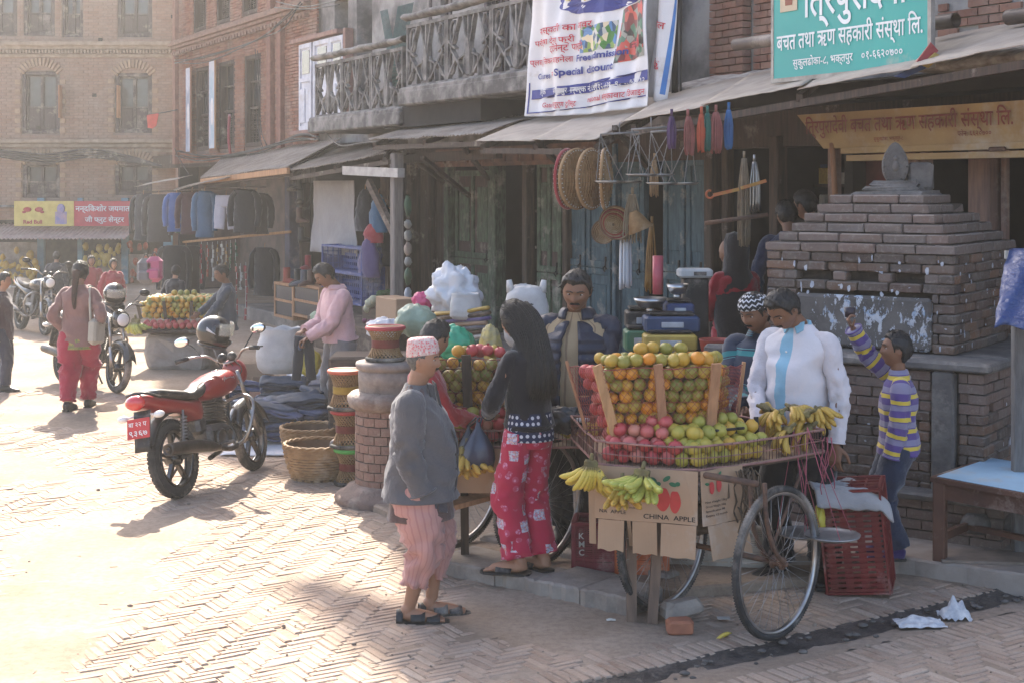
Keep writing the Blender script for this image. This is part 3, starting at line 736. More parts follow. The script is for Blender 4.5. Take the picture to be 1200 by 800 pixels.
# shelves with green boxes inside the open door
m=MB()
for z in (.55,1.05,1.55,2.05):m.box(((fx(588)+fx(616))/2+.1,.8,z),(1.0,.5,.04))
m.build('shelf',WOOD,shops)
random.seed(5)
GRN=mat('dark_green_tin',(.04,.13,.06),(.03,.08,.04),rough=.5,rand=.4)
TINR=mat('red_packet',(.33,.05,.035),(.2,.03,.02),rough=.5,rand=.5)
TINB=mat('blue_packet',(.03,.055,.15),(.02,.035,.09),rough=.5,rand=.5)
TINY_=mat('yellow_packet',(.38,.24,.05),(.25,.15,.035),rough=.5,rand=.5)
TINW=mat('pale_packet',(.5,.48,.44),(.33,.31,.28),rough=.6,rand=.4)
def goods(name,label,cat,group,mt,lst,shape='box'):
 src=None
 for (x,y,z,dx,dy,dz) in lst:
  if src is None:
   m=MB()
   if shape=='box':m.bbox((0,0,.5),(1,1,1),.04)
   else:m.lathe([(.42,0),(.5,.04),(.5,.8),(.42,.9),(.36,1)],12,cap=True)
   src=m.build(name,mt);tag(src,label,cat,group);o=src
  else:o=inst(src)
  o.matrix_world=FM@Matrix.Translation((x,y,z))@Matrix.Rotation(ru(-.2,.2),4,'Z')@Matrix.Diagonal((dx,dy,dz,1))
x0=(fx(588)+fx(616))/2
goods('tin','dark green tin on the shelves inside the open green shop door','tin','green tins inside the open door',GRN,[(x0-.3+i*.22,.72,z,.19,.16,ru(.28,.36)) for z in (.57,1.07,1.57) for i in range(4)])
# goods glimpsed in the dark hardware shop
lst=[[],[],[],[]]
xa,xb=fx(858,1.2),fx(985,1.2)
m=MB()
for z in (1.05,1.5,1.95,2.4):m.box(((xa+xb)/2,1.5,z),(xb-xa,.35,.03))
m.build('shelf',WOOD,shops)
for z in (1.07,1.52,1.97,2.42):
 x=xa
 while x<xb:
  s=ru(.08,.2);lst[int(rnd()*4)].append((x+s/2,1.42+ru(0,.08),z,s*.9,.14,ru(.12,.34)));x+=s+ru(0,.12)
for i,(n,mt) in enumerate((('red',TINR),('blue',TINB),('yellow',TINY_),('pale',TINW))):
 goods('packet',f'small {n} packet on the dark shelves inside the hardware shop','packet',f'{n} packets in the hardware shop',mt,lst[i])
# ------------------------------------------------------------ awnings
TIN=mat('dusty_tin_sheet',(.36,.30,.245),(.19,.155,.13),scale=2.6,rough=.75,bump=.4,bd=.006,bs=18,dust=.6,metal=.15,contrast=.6)
TINF=mat('flat_tin_sheet',(.40,.335,.275),(.24,.20,.165),scale=2.8,rough=.75,bump=.4,bd=.006,bs=9,dust=.6,metal=.1,contrast=.6)
def awning(label,f0,f1,b0,b1,corr=.0,mt=TIN,group=None,sheets=1,frame=True,name='tin_awning',th=.006):
 """front edge f0-f1, back edge b0-b1 as (px, py, w)"""
 F0,F1,B0_,B1_=[fq(*p) for p in (f0,f1,b0,b1)]
 a=thing(name,label,'awning',group=group);a.matrix_world=FM
 for k in range(sheets):
  ua,ub=k/sheets,(k+1)/sheets+(.015 if k<sheets-1 else 0);L__=(F1-F0).length*(ub-ua);n_=max(6,int(L__/.076*4)) if corr else 14
  lift=.012*(k%2)
  def fn(u,v):
   q=ua+(ub-ua)*u;p=(F0*(1-q)+F1*q)*(1-v)+(B0_*(1-q)+B1_*q)*v
   z=corr*math.sin(u*L__/.076*2*PI) if corr else 0
   z+=.02*noise.noise(V((p.x*1.1,p.y*2,k)))+.008*noise.noise(V((p.x*7,p.y*7,k)))
   e=.03*noise.noise(V((p.x*5,1,k))) if v==0 else 0
   return (p.x,p.y+e,p.z+z+lift)
  m=MB();m.sheet(fn,n_,5,th=th,uvs=False);m.build('sheet',mt,a)
 if frame:
  for t in (.03,.5,.97):
   m=MB();p,q=F0*(1-t)+F1*t,B0_*(1-t)+B1_*t;m.beam(p+V((0,.04,-.07)),q+V((0,0,-.07)),.05,.06);m.build('rafter',WOOD,a)
  m=MB();m.beam(F0+V((.02,.07,-.11)),F1+V((-.02,.07,-.11)),.05,.06);m.build('purlin',WOOD,a)
 return a
awning('long flat rust-stained tin awning beneath the green finance sign',(728,143,-1.8),(1235,48,-1.8),(795,104,-.4),(1235,20,-.4),mt=TINF,sheets=4)
awning('flat pale tin awning with patched sheets under the school banner',(558,165,-2.0),(700,165,-2.0),(640,132,-.3),(790,108,-.3),mt=TINF,sheets=2)
m=MB();m.sheet(lambda u,v:fq(690+55*u-40*v*0,166-20*u-(10)*v,-2.0+.4*v)+V((0,0,.0)),4,3,th=.004,uvs=False)
awning('corrugated tin awning below the broad balcony',(432,164,-1.7),(566,157,-1.7),(485,148,-.5),(640,134,-.5),corr=.012,sheets=2)
awning('small corrugated awning of the vegetable and bag stall',(337,201,-1.7),(452,180,-1.7),(372,179,-.3),(466,163,-.3),corr=.012)
awning('long sagging tin awning on a raw wooden purlin over the clothes stall',(234,209,-1.7),(338,196,-1.7),(262,184,-.2),(400,164,-.2),corr=.010,sheets=2)
awning('short pale tin flap over the hanging trousers',(203,223,-1.9),(266,208,-1.9),(222,217,-1.3),(280,203,-1.3),corr=.01,frame=False)
awning('thin rusty tin strip over the hanging jackets',(158,219,-1.9),(208,210,-1.9),(176,214,-1.3),(226,205,-1.3),corr=.0,frame=False)
m=MB();a,b=fq(236,211,-1.72),fq(338,198,-1.72);m.beam(a-V((0,0,.03)),b-V((0,0,.03)),.05,.09)
tag(fturn(m.build('purlin_board',WOODN)),'raw pale timber board along the edge of the sagging awning','board')
# street posts carrying the awnings
def brace(a,b,wd=.05,mt=WOOD):m=MB();m.beam(a,b,wd,wd); return m.build('brace',mt,shops)
p=thing('awning_post','tall grey timber post with a diagonal brace under the corrugated awning','post');p.matrix_world=FM
m=MB();a=fq(465,180,-1.55);m.bbox((a.x,-1.55,(a.z+.1)/2),(.14,.14,a.z-.1),.012);m.build('post',mat('grey_timber',(.22,.19,.17),(.13,.11,.1),scale=5,stretch=(8,8,.8),bump=.4),p)
m=MB();m.beam(fq(432,213,-1.6),fq(463,276,-1.58),.07,.1);m.build('brace',WOODX,p)
m=MB();m.beam(fq(405,200,-1.62),fq(470,203,-1.62),.1,.12);m.build('crossbar',mat('zinc_wrapped',(.4,.38,.36),(.25,.23,.22),bump=.5,rough=.5),p)
for a,b in (((495,185,-1.5),(550,230,-.1)),((540,168,-1.6),(572,210,-.1)),((630,167,-1.9),(662,200,-.1)),((720,150,-1.7),(762,200,-.1)),((470,175,-1.4),(520,214,-.1))):brace(fq(*a),fq(*b))
m=MB();m.beam(fq(450,188,-1.2),fq(585,180,-1.2),.09,.12);m.build('beam',WOOD,shops)
# ------------------------------------------------------------ shutter box sign of the finance office
YEL=mat('faded_yellow_paint',(.38,.25,.10),(.27,.16,.07),scale=3,rough=.6,bump=.15,dust=.35,contrast=.7)
SIGNR=mat('maroon_letter_paint',(.20,.03,.02),(.13,.025,.02),rough=.6)
SW=-.75
sgn=thing('shutter_sign','yellow painted shutter box with maroon Devanagari lettering over the office doorway','sign');sgn.matrix_world=FM
p0,p1,p2,p3=fq(934,119,SW),fq(1197,93,SW),fq(1230,140,SW),fq(950,157,SW)
zt,zb=3.04,2.73
x0,x1=fx(934,SW),fx(1240,SW)
m=MB();m.prism([(x0,SW,zt),(x1,SW,zt),(x1,SW+.05,zb),(x0+.3,SW+.05,zb)],(0,.5,0));m.build('fascia',YEL,sgn)
m=MB();m.box(((x0+.55+x1)/2,SW+.13,zb-.025),(x1-x0-.55,.2,.05));m.box(((x0+.6+x1)/2,SW+.15,zb-.09),(x1-x0-.6,.2,.05));m.build('shutter_rail',YEL,sgn)
for t in (.42,.8):m=MB();m.bbox((x0+(x1-x0)*t,SW+.01,zb-.05),(.16,.03,.035),.008);m.build('handle',RUST,sgn)
fn=lambda x,y:V((x,SW-.006+.15*max(0,(zt-y))*.12,y))
m=MB();lettering(m,'त्रिपुरादेवी बचत तथा ऋण सहकारी संस्था लि.'.replace('त्रि','ित्र').replace('लि','िल'),fn,x0+.12,2.865,.12,w=fx(1190,SW)-x0-.14,bold=.04)
lettering(m,'सुकुलढोका, भक्तपुर-८',fn,x0+1.0,2.78,.03,bold=.008);lettering(m,'फोन: ६६२०७००',fn,x0+1.95,2.79,.042,bold=.012)
m.build('lettering',SIGNR,sgn,kind='stuff')
# ------------------------------------------------------------ green sign board leaning on the awning
SG=-1.45
sgt=mat('turquoise_sign_paint',(.035,.36,.31),(.03,.30,.27),scale=1.2,rough=.45,bump=.04,dust=.12,contrast=1.)
WHP=mat('white_sign_letters',(.75,.78,.77),(.65,.68,.67),rough=.5,bump=0)
gs=thing('sign_board','turquoise metal sign board with white Devanagari lettering standing on the tin awning','sign');gs.matrix_world=FM
x0,x1=fx(905,SG),fx(1089,SG);zb=(fz(907,96,SG)+fz(1089,76,SG))/2;zt=zb+1.12
m=MB();m.box(((x0+x1)/2,SG+.015,(zb+zt)/2),(x1-x0,.025,zt-zb));m.build('panel',sgt,gs)
m=MB()
for a,b,c,d in (((x0+x1)/2,zb,x1-x0+.04,.035),((x0+x1)/2,zt,x1-x0+.04,.035),(x0,(zb+zt)/2,.035,zt-zb),(x1,(zb+zt)/2,.035,zt-zb)):m.box((a,SG+.02,b),(c,.045 if d==.035 and c>.5 else .043,d))
m.build('frame',mat('sign_frame',(.35,.33,.3),(.2,.18,.16),rough=.5,metal=.4),gs)
fn=lambda x,y:V((x,SG-.004,y));W__=x1-x0
m=MB();lettering(m,'ित्रपुरादेवी',fn,x0+W__*.22,zb+.50,.27,w=W__*.66,bold=.03)
lettering(m,'बचत तथा ऋण सहकारी संस्था िल.',fn,x0+W__*.035,zb+.25,.135,w=W__*.93,bold=.035)
lettering(m,'सुकुलढोका-८, भक्तपुर    ०१-६६२०७००',fn,x0+W__*.15,zb+.10,.065,w=W__*.70,bold=.02)
m.build('lettering',WHP,gs,kind='stuff')
m=MB();m.box((x0+W__*.12,SG-.003,zb+.78),(W__*.12,.004,.42));pc=m.build('emblem',mat('emblem_cream',(.6,.5,.35),(.5,.4,.28)),gs)
m=MB();cx=x0+W__*.12
m.prism([(cx-.04,SG-.008,zb+.62),(cx+.05,SG-.008,zb+.62),(cx+.06,SG-.008,zb+.8),(cx,SG-.008,zb+.93),(cx-.05,SG-.008,zb+.8)],(0,.002,0));m.build('emblem_figure',mat('emblem_brown',(.3,.12,.08),(.2,.1,.08)),pc)
# ------------------------------------------------------------ cloth banner of the school
BW=-1.15
bb=[fq(616,133,BW),fq(757,128,BW),fq(768,-40,BW),fq(655,-40,BW)]
zb1=(fz(616,134,BW)+fz(757,128,BW))/2
bx0,bx1=fx(616,BW),fx(757,BW);bz0,bz1=zb1,zb1+1.75
def ban(u,v):
 xl=bx0+.26*min(1,v*1.6)+.02*math.sin(v*9);xr=bx1+.12*v
 x=xl+(xr-xl)*u;z=bz0+(bz1-bz0)*v-.03*math.sin(PI*u)*(1-v)
 d=.05*noise.noise(V((x*1.8,z*.8,3)))+.035*math.sin(x*7+z*2)*(.4+.6*v)+.018*math.sin(x*17-z*5)
 cr=math.exp(-((u-.18-.25*v)*7)**2)*.05*(1-abs(v-.5)); return V((x,BW+d-cr-.1*v*(1-u),z))
BAN=mat('white_banner_vinyl',(.72,.71,.72),(.62,.61,.62),scale=1.5,rough=.55,bump=.1,dust=.1)
BNB=mat('banner_blue',(.03,.045,.25),(.025,.035,.2),rough=.6,bump=0);BNR=mat('banner_red',(.55,.03,.06),(.45,.03,.05),rough=.6,bump=0);BNY=mat('banner_yellow',(.75,.62,.05),(.65,.5,.05),rough=.6,bump=0)
bn=thing('cloth_banner','white school banner with blue and red writing tied over the awning','banner');bn.matrix_world=FM
m=MB();m.sheet(ban,130,90,th=.003,uvs=False);m.build('fabric',BAN,bn)
BWd=bx1-bx0
def onb(off):return lambda x,y:ban(x,y*.86)+V((0,-off,0))
def bt(m,s,u,v,h,w,off=.022,bold=.02,sh=0):lettering(m,s,onb(off),u,v,h,w=w,bold=bold,shear=sh)
def bpoly(m,pts,off):
 cx,cy=sum(p[0] for p in pts)/len(pts),sum(p[1] for p in pts)/len(pts);n=len(pts);K=4;vs=[onb(off)(cx,cy)];fs=[]
 for r in range(1,K+1):vs+=[onb(off)(cx+(p[0]-cx)*r/K,cy+(p[1]-cy)*r/K) for p in pts]
 for k in range(n):fs.append((0,1+k,1+(k+1)%n))
 for r in range(K-1):
  for k in range(n):a=1+r*n;b=a+n;fs.append((a+k,b+k,b+(k+1)%n,a+(k+1)%n))
 m.add(vs,fs)
def dens(pts,k=14):
 out=[]
 for a,b in zip(pts,pts[1:]+pts[:1]):out+=[(a[0]+(b[0]-a[0])*i/k,a[1]+(b[1]-a[1])*i/k) for i in range(k)]
 return out
m=MB();cl=[]
for i in range(48):
 a=2*PI*i/48;r=1+.10*abs(math.sin(a*5));cl.append((.66+.35*r*math.cos(a),.80+.105*r*math.sin(a)))
bpoly(m,cl,.008);bpoly(m,dens([(.04,.125),(1.,.175),(1.,.245),(.04,.195)]),.008)
for a,b,c,d in ((.02,.02,.98,.028),(.02,.02,.028,.25)):bpoly(m,dens([(a,b),(c,b+(.05 if c>.5 else 0)),(c,d+(.05 if c>.5 else 0)),(a,d)]),.007)
m.build('printed_blue',BNB,bn)
m=MB();bt(m,'Coures',.08,.275,.042,.14);bt(m,'Special discount',.30,.285,.05,.46,bold=.03);bt(m,'Free admission',.44,.375,.045,.40,bold=.03);m.build('blue_print',BNB,bn,kind='stuff')
m=MB();bt(m,'नेपाल पब्िलक',.04,.86,.06,.30,bold=.03);bt(m,'सरस्वती का अवर',.10,.60,.045,.48);bt(m,'परीक्षा देना फ्री',.06,.52,.04,.36);bt(m,'ट्रिटमेन्ट पार्टी'.replace('ट्रि','ट्ि'),.24,.46,.045,.26)
bt(m,'प्लस टु िसकन चाहनेला',.03,.38,.04,.38);bt(m,'मा',.24,.285,.035,.04);bt(m,'Gate सम्पूर्ण टुिरस्ट',.16,.065,.035,.30);bt(m,'national संस्कावाट िडजाइन',.52,.085,.038,.46);bt(m,'साथै',.86,.40,.05,.1)
m.build('red_print',BNR,bn,kind='stuff')
m=MB();bt(m,'Special Discount',.50,.80,.06,.46,off=.022,bold=.025);bt(m,'को लागि'.replace('गि','िग'),.36,.80,.055,.13,off=.022,bold=.02);m.build('yellow_print',BNY,bn,kind='stuff')
m=MB();bt(m,'बसपार्क चोक, भक्तपुर  सम्पर्क नं.: ९८५११२५५२९, ९८५११५३४३२',.06,.16,.04,.92,off=.022,bold=.018);m.build('white_print',BAN,bn,kind='stuff')
def photo_mat(name,cols,sc_):
 t=NT(name);o=t.co();f=t.n('TexVoronoi',None,Vector=t.mapv(o,(sc_,sc_,sc_)),Scale=1).outputs['Color']
 sx=t.n('SeparateColor',None,Color=f).outputs[0];t.P(Base_Color=t.ramp(sx,[(i/len(cols),c) for i,c in enumerate(cols)],'CONSTANT'),Roughness=.5); return t.m
m=MB();bpoly(m,dens([(.46,.43),(.74,.43),(.74,.62),(.46,.60)]),.006);m.build('printed_photo',photo_mat('class_photo',['3d7a33','b8b8b0','5a86b5','d8c8a8','7d9a4a','30506b'],14),bn)
m=MB();bpoly(m,dens([(.75,.32),(.98,.34),(.98,.72),(.78,.68)]),.006);m.build('printed_photo',photo_mat('dancer_photo',['1d1a1c','6b1c26','b8443a','3d6b55','8a8a80'],12),bn)
# second banner folded behind its right edge
b2=thing('folded_banner','second white banner with a blue edge hanging folded at the right of the school banner','banner');b2.matrix_world=FM
q0,q1=fx(757,-1.0),fx(778,-1.0)
def ban2(u,v):return V((q0+(q1-q0)*u+v*.32,-1.0+.05*math.sin(u*7+v*3),bz0+.12+1.7*v-.1*u))
m=MB();m.sheet(ban2,12,20,th=.003,uvs=False);m.build('fabric',BAN,b2)
m=MB();m.sheet(lambda u,v:ban2(.82+.12*u,.05+.95*v)+V((0,-.006,0)),2,20,uvs=False);m.build('blue_edge',mat('banner_light_blue',(.05,.2,.5),(.05,.15,.4)),b2)
m=MB()
for v,s in ((.2,'स्कु'),(.42,'नेपाल'),(.62,'भक्त')):lettering(m,s,lambda x,y:ban2(x,y)+V((0,-.012,0)),.1,v,.04,w=.6,bold=.03)
m.build('print',BNR,b2,kind='stuff')
# conduit and cables running down beside it
m=MB()
for i in range(7):
 x=fx(788+i*1.5,-.6);m.tube(smoothpath([(x+ru(-.03,.03),-.55,5.5),(x+ru(-.06,.06),-.6,4.6),(x+ru(-.05,.05),-.62,4.0),(x+ru(-.02,.08),-.62,3.3)]),.012,5)
tag(fturn(m.build('cable_bundle',PLBLK)),'bundle of dark cables hanging down the wall beside the banners','cables')
# ------------------------------------------------------------ brick shrine
random.seed(11)
def brick_obj_mat(name,cols,dirt=.5,moss=(.10,.09,.075)):
 t=NT(name);o=t.n('NewGeometry').outputs['Position'];r=t.rand()
 c=t.ramp(r,[(i/(len(cols)-1),x) for i,x in enumerate(cols)])
 c=t.mix(t.ramp(t.noise(o,5,6,.7),[(.4,0.),(.7,dirt)]),c,moss)
 c=t.mix(t.ramp(t.noise(o,30,5,.75),[(.52,0.),(.75,.55)]),c,(.34,.29,.25))
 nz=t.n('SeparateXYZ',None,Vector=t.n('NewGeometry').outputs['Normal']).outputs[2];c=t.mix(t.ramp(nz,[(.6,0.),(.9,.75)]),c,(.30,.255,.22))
 t.P(Base_Color=c,Roughness=.9,Specular_IOR_Level=.2);t.bump(t.noise(o,55,6,.75),.8,.008); return t.m
SBR=brick_obj_mat('shrine_brick',[(.075,.055,.047),(.11,.075,.06),(.13,.082,.065),(.09,.07,.062),(.22,.115,.068),(.085,.064,.055)],.62,(.17,.15,.13))
SBT=brick_obj_mat('shrine_cap_brick',[(.14,.105,.088),(.17,.125,.105),(.19,.125,.10),(.155,.125,.11)],.6,(.19,.165,.145))
SCORE=mat('shrine_joint_earth',(.09,.07,.058),(.05,.04,.034),bump=.8,bd=.012,bs=30)
SH_A=math.radians(-35);SC=V((2.808,10.71,0))
shr=thing('brick_shrine','old stepped brick shrine with a carved stone finial standing before the shops','shrine',SC,SH_A)
state={'n':0};extra=MB();etone=[]
bp={}
def brick_part(c,d,ry=0,mt=SBR,par=None,rz=0):
 key=(round(d[0],2),round(d[1],2),round(d[2],2),mt.name,random.randrange(5))
 if state['n']<297:
  if key not in bp:
   m=MB();m.bbox((0,0,0),(d[0]-.010,d[1],d[2]-.009),.007,jit=.004);bp[key]=m.mesh('brick',mt)
  o=bpy.data.objects.new('brick',bp[key]);C.objects.link(o);o.parent=par or shr
  o.location=c;o.rotation_euler=(ru(-.008,.008),ry,rz+ru(-.015,.015));state['n']+=1
 else:extra.box(c,(d[0]-.008,d[1],d[2]-.010),rz=rz,jit=.002)
BH=.067
def face_course(half,z,h=BH,faces='fr',off=0.,bl=.215,mt=SBR,skip=(),skipr=(),dep=.1):
 n=max(1,round(2*half/bl));L__=2*half/n
 for fc in faces:
  xs=[-half]+[-half+L__*(i+off) for i in range(0 if off else 1,n+1) if -half+.03<-half+L__*(i+off)<half-.03]+[half]
  for a,b in zip(xs,xs[1:]):
   sk=skip if fc=='f' else skipr
   for (p,q) in sk:
    if a>=p-.02 and b<=q+.02:a=b; break
    if a<p<b and b<=q+.02:b=p
    elif p-.02<=a<q<b:a=q
   if b-a<.035:continue
   cx=(a+b)/2;j=ru(-.010,.010)+(.03 if rnd()<.04 else 0)
   if fc=='f':brick_part((cx,-half+dep/2+j,z+h/2),(b-a,dep,h),mt=mt)
   else:brick_part((half-dep/2-j,cx,z+h/2),(b-a,dep,h),mt=mt,rz=PI/2)
# bricks nearest to the eye first so that they are the single ones
zb0,zled,zbod=.38,1.195,1.262
nc=int(round((1.93-zbod)/BH))
for i in range(nc):
 z=zbod+BH*i
 sk=[(-.46,.53)] if z<1.63 else []
 if 1.66<z<1.80 and i==nc-3+0:sk=[(-.50,.56)]
 face_course(.69,z,off=.5*(i%2),skip=sk)
hs=.70
for i in range(6):face_course(hs-.07*i,1.93+.068*i,.068,off=.5*(i%2),mt=SBT,bl=.30,dep=.16)
nb=int((zled-zb0)/BH)
for i in range(nb):face_course(.97,zb0+BH*i,(zled-zb0)/nb,off=.5*(i%2),skip=[(-.52,-.36),(.62,.80)])
state['n']=999
for i in range(4):face_course(1.13,.10+.067*i,.067,off=.5*(i%2),mt=SBT)
m=MB();m.box((0,0,1.2),(1.08,1.08,1.46));m.box((0,0,.62),(1.84,1.84,1.14));m.box((0,0,.2),(2.14,2.14,.34))
for i in range(6):k=2*(hs-.07*i)-.06;m.box((0,0,1.93+.068*i+.034),(k,k,.066))
m.build('core',SCORE,shr)
extra.build('small_bricks',SBT,shr,kind='stuff')
# vents: brick piers between the dark slots, slab over them
z=zbod+BH*(nc-3)
for x in (-.50,-.60,-.13,.20,.53,.625):m=MB();m.bbox((x,-.635,z+BH/2),(.095,.115,BH-.004),.008,jit=.002);m.build('vent_pier',SBT,shr)
def poster_mat():
 t=NT('plaster_with_torn_posters');o=t.co();a=t.noise(o,3,6,.7)
 c=t.mix(t.ramp(a,[(.35,0.),(.65,1.)]),(.065,.057,.052),(.15,.13,.115))
 v=t.n('TexNoise',None,Vector=t.mapv(o,(9,9,4.5)),Scale=2.2,Detail=8,Roughness=.72,Distortion=.4).outputs[0]
 big=t.noise(o,2.2,2,.5)
 f=t.ramp(t.math('ADD',v,t.math('MULTIPLY',t.math('SUBTRACT',big,.5),.5)),[(.52,0.),(.54,1.)])
 w_=t.ramp(t.noise(o,14,3,.6),[(.3,(.36,.36,.40)),(.5,(.52,.51,.52)),(.62,(.30,.38,.5)),(.7,(.55,.54,.54))])
 c=t.mix(f,c,w_);t.P(Base_Color=c,Roughness=.85);t.bump(t.math('ADD',t.noise(o,35,5,.7),f),.6,.006); return t.m
POST=poster_mat()
m=MB();m.bbox((.035,-.685,(zbod+1.635)/2+.005),(.99,.06,1.635-zbod-.012),.02,jit=.002);m.build('plaster_panel',POST,shr)
m=MB()
for i in range(110):
 f_=rnd()<.6;a=ru(-.64,.64);z=ru(1.3,1.9) if rnd()<.75 else ru(.6,1.15);h_=.692 if z>1.27 else .972;
 if z<1.27:a*=1.4
 if f_ and z<1.64 and z>1.27 and -.5<a<.55:z=ru(1.64,1.9)
 if f_ and abs(z-zbod-BH*(nc-2.5))<.045:continue
 w_,h=ru(.004,.022),ru(.006,.034);pts=[]
 for k in range(7):an=2*PI*k/7;r=ru(.5,1);pts.append((a+w_*r*math.cos(an),-h_-.006,z+h*r*math.sin(an)) if f_ else (h_+.006,a+w_*r*math.cos(an),z+h*r*math.sin(an)))
 m.prism(pts,(0,.002,0) if f_ else (-.002,0,0))
m.build('poster_scraps',mat('torn_poster_paper',(.5,.49,.5),(.3,.32,.38),scale=30,bump=0),shr,kind='stuff')
SSTONE=mat('shrine_stone',(.17,.155,.14),(.09,.08,.075),scale=5,bump=.9,bd=.012,bs=30,dust=.35)
m=MB();m.bbox((0,0,1.226),(2.06,2.06,.066),.018,jit=.004);m.build('ledge',SSTONE,shr)
m=MB();m.bbox((0,0,.385),(2.34,2.34,.045),.015,jit=.006);m.build('step_ledge',SSTONE,shr)
for x in (-.44,.71):m=MB();m.bbox((x,-.97,(zb0+zled)/2+.01),(.15,.09,zled-zb0-.03),.015,jit=.004);m.build('stone_pilaster',SSTONE,shr)
m=MB();m.bbox((.97,.55,.8),(.09,.16,zled-zb0-.03),.015);m.build('stone_pilaster',SSTONE,shr)
# finial: rough base, leaning carved oval, block behind
m=MB()
for k,(r,z,h) in enumerate(((.27,2.335,.045),(.21,2.37,.04),(.17,2.41,.045))):m.bbox((.05,-.05,z),(r*2,r*1.6,h),.015,rz=.1*k,jit=.012)
m.bbox((.20,.05,2.47),(.17,.15,.20),.015,rz=.3,jit=.006)
FST=mat('finial_stone',(.155,.138,.125),(.08,.072,.066),scale=8,bump=.9,bd=.012,bs=40)
m.build('finial_base',FST,shr)
m=MB();m.M=Matrix.Translation((.06,-.10,2.545))@Matrix.Rotation(math.radians(25),4,'Z')@Matrix.Scale(1.2,4)
N_=28;out=[]
for k in range(N_):
 a=2*PI*k/N_;x,z=.078*math.cos(a),.115*math.sin(a);z+=.03*max(0,math.sin(a))**6;out.append((x,0,z))
for sc_,y0,th in ((1,0,.05),(.8,-.012,.02),(.62,-.02,.02),(.4,-.028,.02)):m.prism([(p[0]*sc_,y0,p[2]*sc_) for p in out],(0,th,0))
m.ball((0,-.03,0),(.022,.02,.035),8,6);m.ball((0,-.03,.045),(.015,.015,.018),8,6)
for k in range(14):a=2*PI*k/14;m.ball((.069*math.cos(a),-.004,.102*math.sin(a)),.009,6,4)
m.build('carved_finial',FST,shr)

# ------------------------------------------------------------ round brick plinth
PC=V((-.93,11.4-.28,0));
pil=thing('round_plinth','round brick plinth with a stone cap left of the man in the cap','plinth',PC)
PBR=brick_obj_mat('plinth_brick',[(.20,.115,.088),(.235,.14,.11),(.18,.105,.085),(.255,.16,.125)],.6,(.17,.125,.10))
m=MB();m.lathe([(.24,0),(.24,.9)],24,cap=True);m.build('core',SCORE,pil)
m=MB();R_=.27;nn=16
prot=[];SCORE2=mat('plinth_moulding',(.20,.135,.108),(.12,.085,.07),scale=7,bump=.9,bd=.014,bs=26,dust=.5)
for k in range(3):
 m=MB();a0=PI/nn*.94;vs=[]
 for r_ in (R_-.05,R_-.004,R_):
  pass
 seg_=3;hh=.06
 for zz in (0,hh):
  for r_ in (R_-.06,R_+ru(-.003,.003)):
   for i in range(seg_+1):a=-a0+2*a0*i/seg_;vs.append((r_*math.cos(a),r_*math.sin(a),zz+ru(-.002,.002)))
 S_=seg_+1;fs=[]
 for i in range(seg_):fs+=[(S_+i,S_+i+1,3*S_+i+1,3*S_+i),(i+1,i,2*S_+i,2*S_+i+1),(2*S_+i,3*S_+i,3*S_+i+1,2*S_+i+1),(i,i+1,S_+i+1,S_+i)]
 fs+=[(0,S_,3*S_,2*S_),(S_-1,3*S_-1+0,4*S_-1,2*S_-1)]
 fs[-1]=(S_-1,2*S_-1,4*S_-1,3*S_-1);m.add(vs,fs);prot.append(m.mesh('brick',PBR))
for r_ in range(9):
 for k in range(nn):
  a=2*PI*(k+.5*(r_%2))/nn
  if math.sin(a)>.45:continue
  o=bpy.data.objects.new('brick',prot[random.randrange(3)]);C.objects.link(o);o.parent=pil;o.location=(0,0,.12+.068*r_);o.rotation_euler=(0,0,a)
m=MB();m.lathe([(.42,0),(.43,.04),(.40,.07),(.36,.09),(.33,.12),(.27,.14)],32,jit=.01);m.build('base',SCORE2,pil)
m=MB();m.lathe([(.27,.70),(.31,.72),(.33,.76),(.33,.80),(.30,.83),(.24,.84)],32,jit=.01);m.build('moulding',SCORE2,pil)
m=MB();m.lathe([(.24,.82),(.245,.90),(.25,.905),(.25,.99),(.235,1.0),(.26,1.01),(.27,1.04),(.26,1.06),(.0,1.065)],32,jit=.012);m.build('cap_stone',mat('plinth_cap_stone',(.25,.195,.165),(.15,.115,.1),bump=.8,bd=.012,bs=24,dust=.4),pil)
# ------------------------------------------------------------ table with a blue top
TAB=mat('table_wood',(.12,.055,.035),(.07,.035,.025),scale=4,bump=.3,dust=.25)
tb=thing('table','low dark wooden table with a pale blue top at the right edge','table')
T=[P(1088,557,9.15),P(1240,588,8.0),P(1300,560,9.6),P(1160,546,9.9)]
tz=.62;T=[V((p.x,p.y,tz)) for p in (P(1090,558,8.9),P(1262,588,8.15),P(1330,565,8.75),P(1158,548,9.55))]
m=MB();m.prism([p+V((0,0,-.03)) for p in T],(0,0,.03));m.build('tabletop',TAB,tb)
c_=sum(T,V())/4
m=MB();m.prism([p+(c_-p)*(.05 if i in (1,2) else .07)+V((0,0,.002)) for i,p in enumerate(T)],(0,0,.003));m.build('top_sheet',mat('pale_blue_laminate',(.34,.50,.62),(.28,.42,.53),scale=3,rough=.35,bump=.05,dust=.15),tb)
L4=[p+(c_-p)*.10 for p in T]
for p in L4:m=MB();m.bbox((p.x,p.y,tz/2+.03),(.075,.075,tz-.08),.008,rz=-.55);m.build('leg',TAB,tb)
for a,b in zip(L4,L4[1:]+L4[:1]):
 m=MB();m.beam(V((a.x,a.y,tz-.08)),V((b.x,b.y,tz-.08)),.03,.10);m.build('apron',TAB,tb)
m=MB();m.beam(V((L4[0].x,L4[0].y,.25)),V((L4[3].x,L4[3].y,.25)),.03,.05);m.beam((L4[0]+L4[3])/2*1.+V((0,0,-.37)),(L4[1]+L4[2])/2+V((0,0,-.37)),.05,.03);m.build('stretcher',TAB,tb)
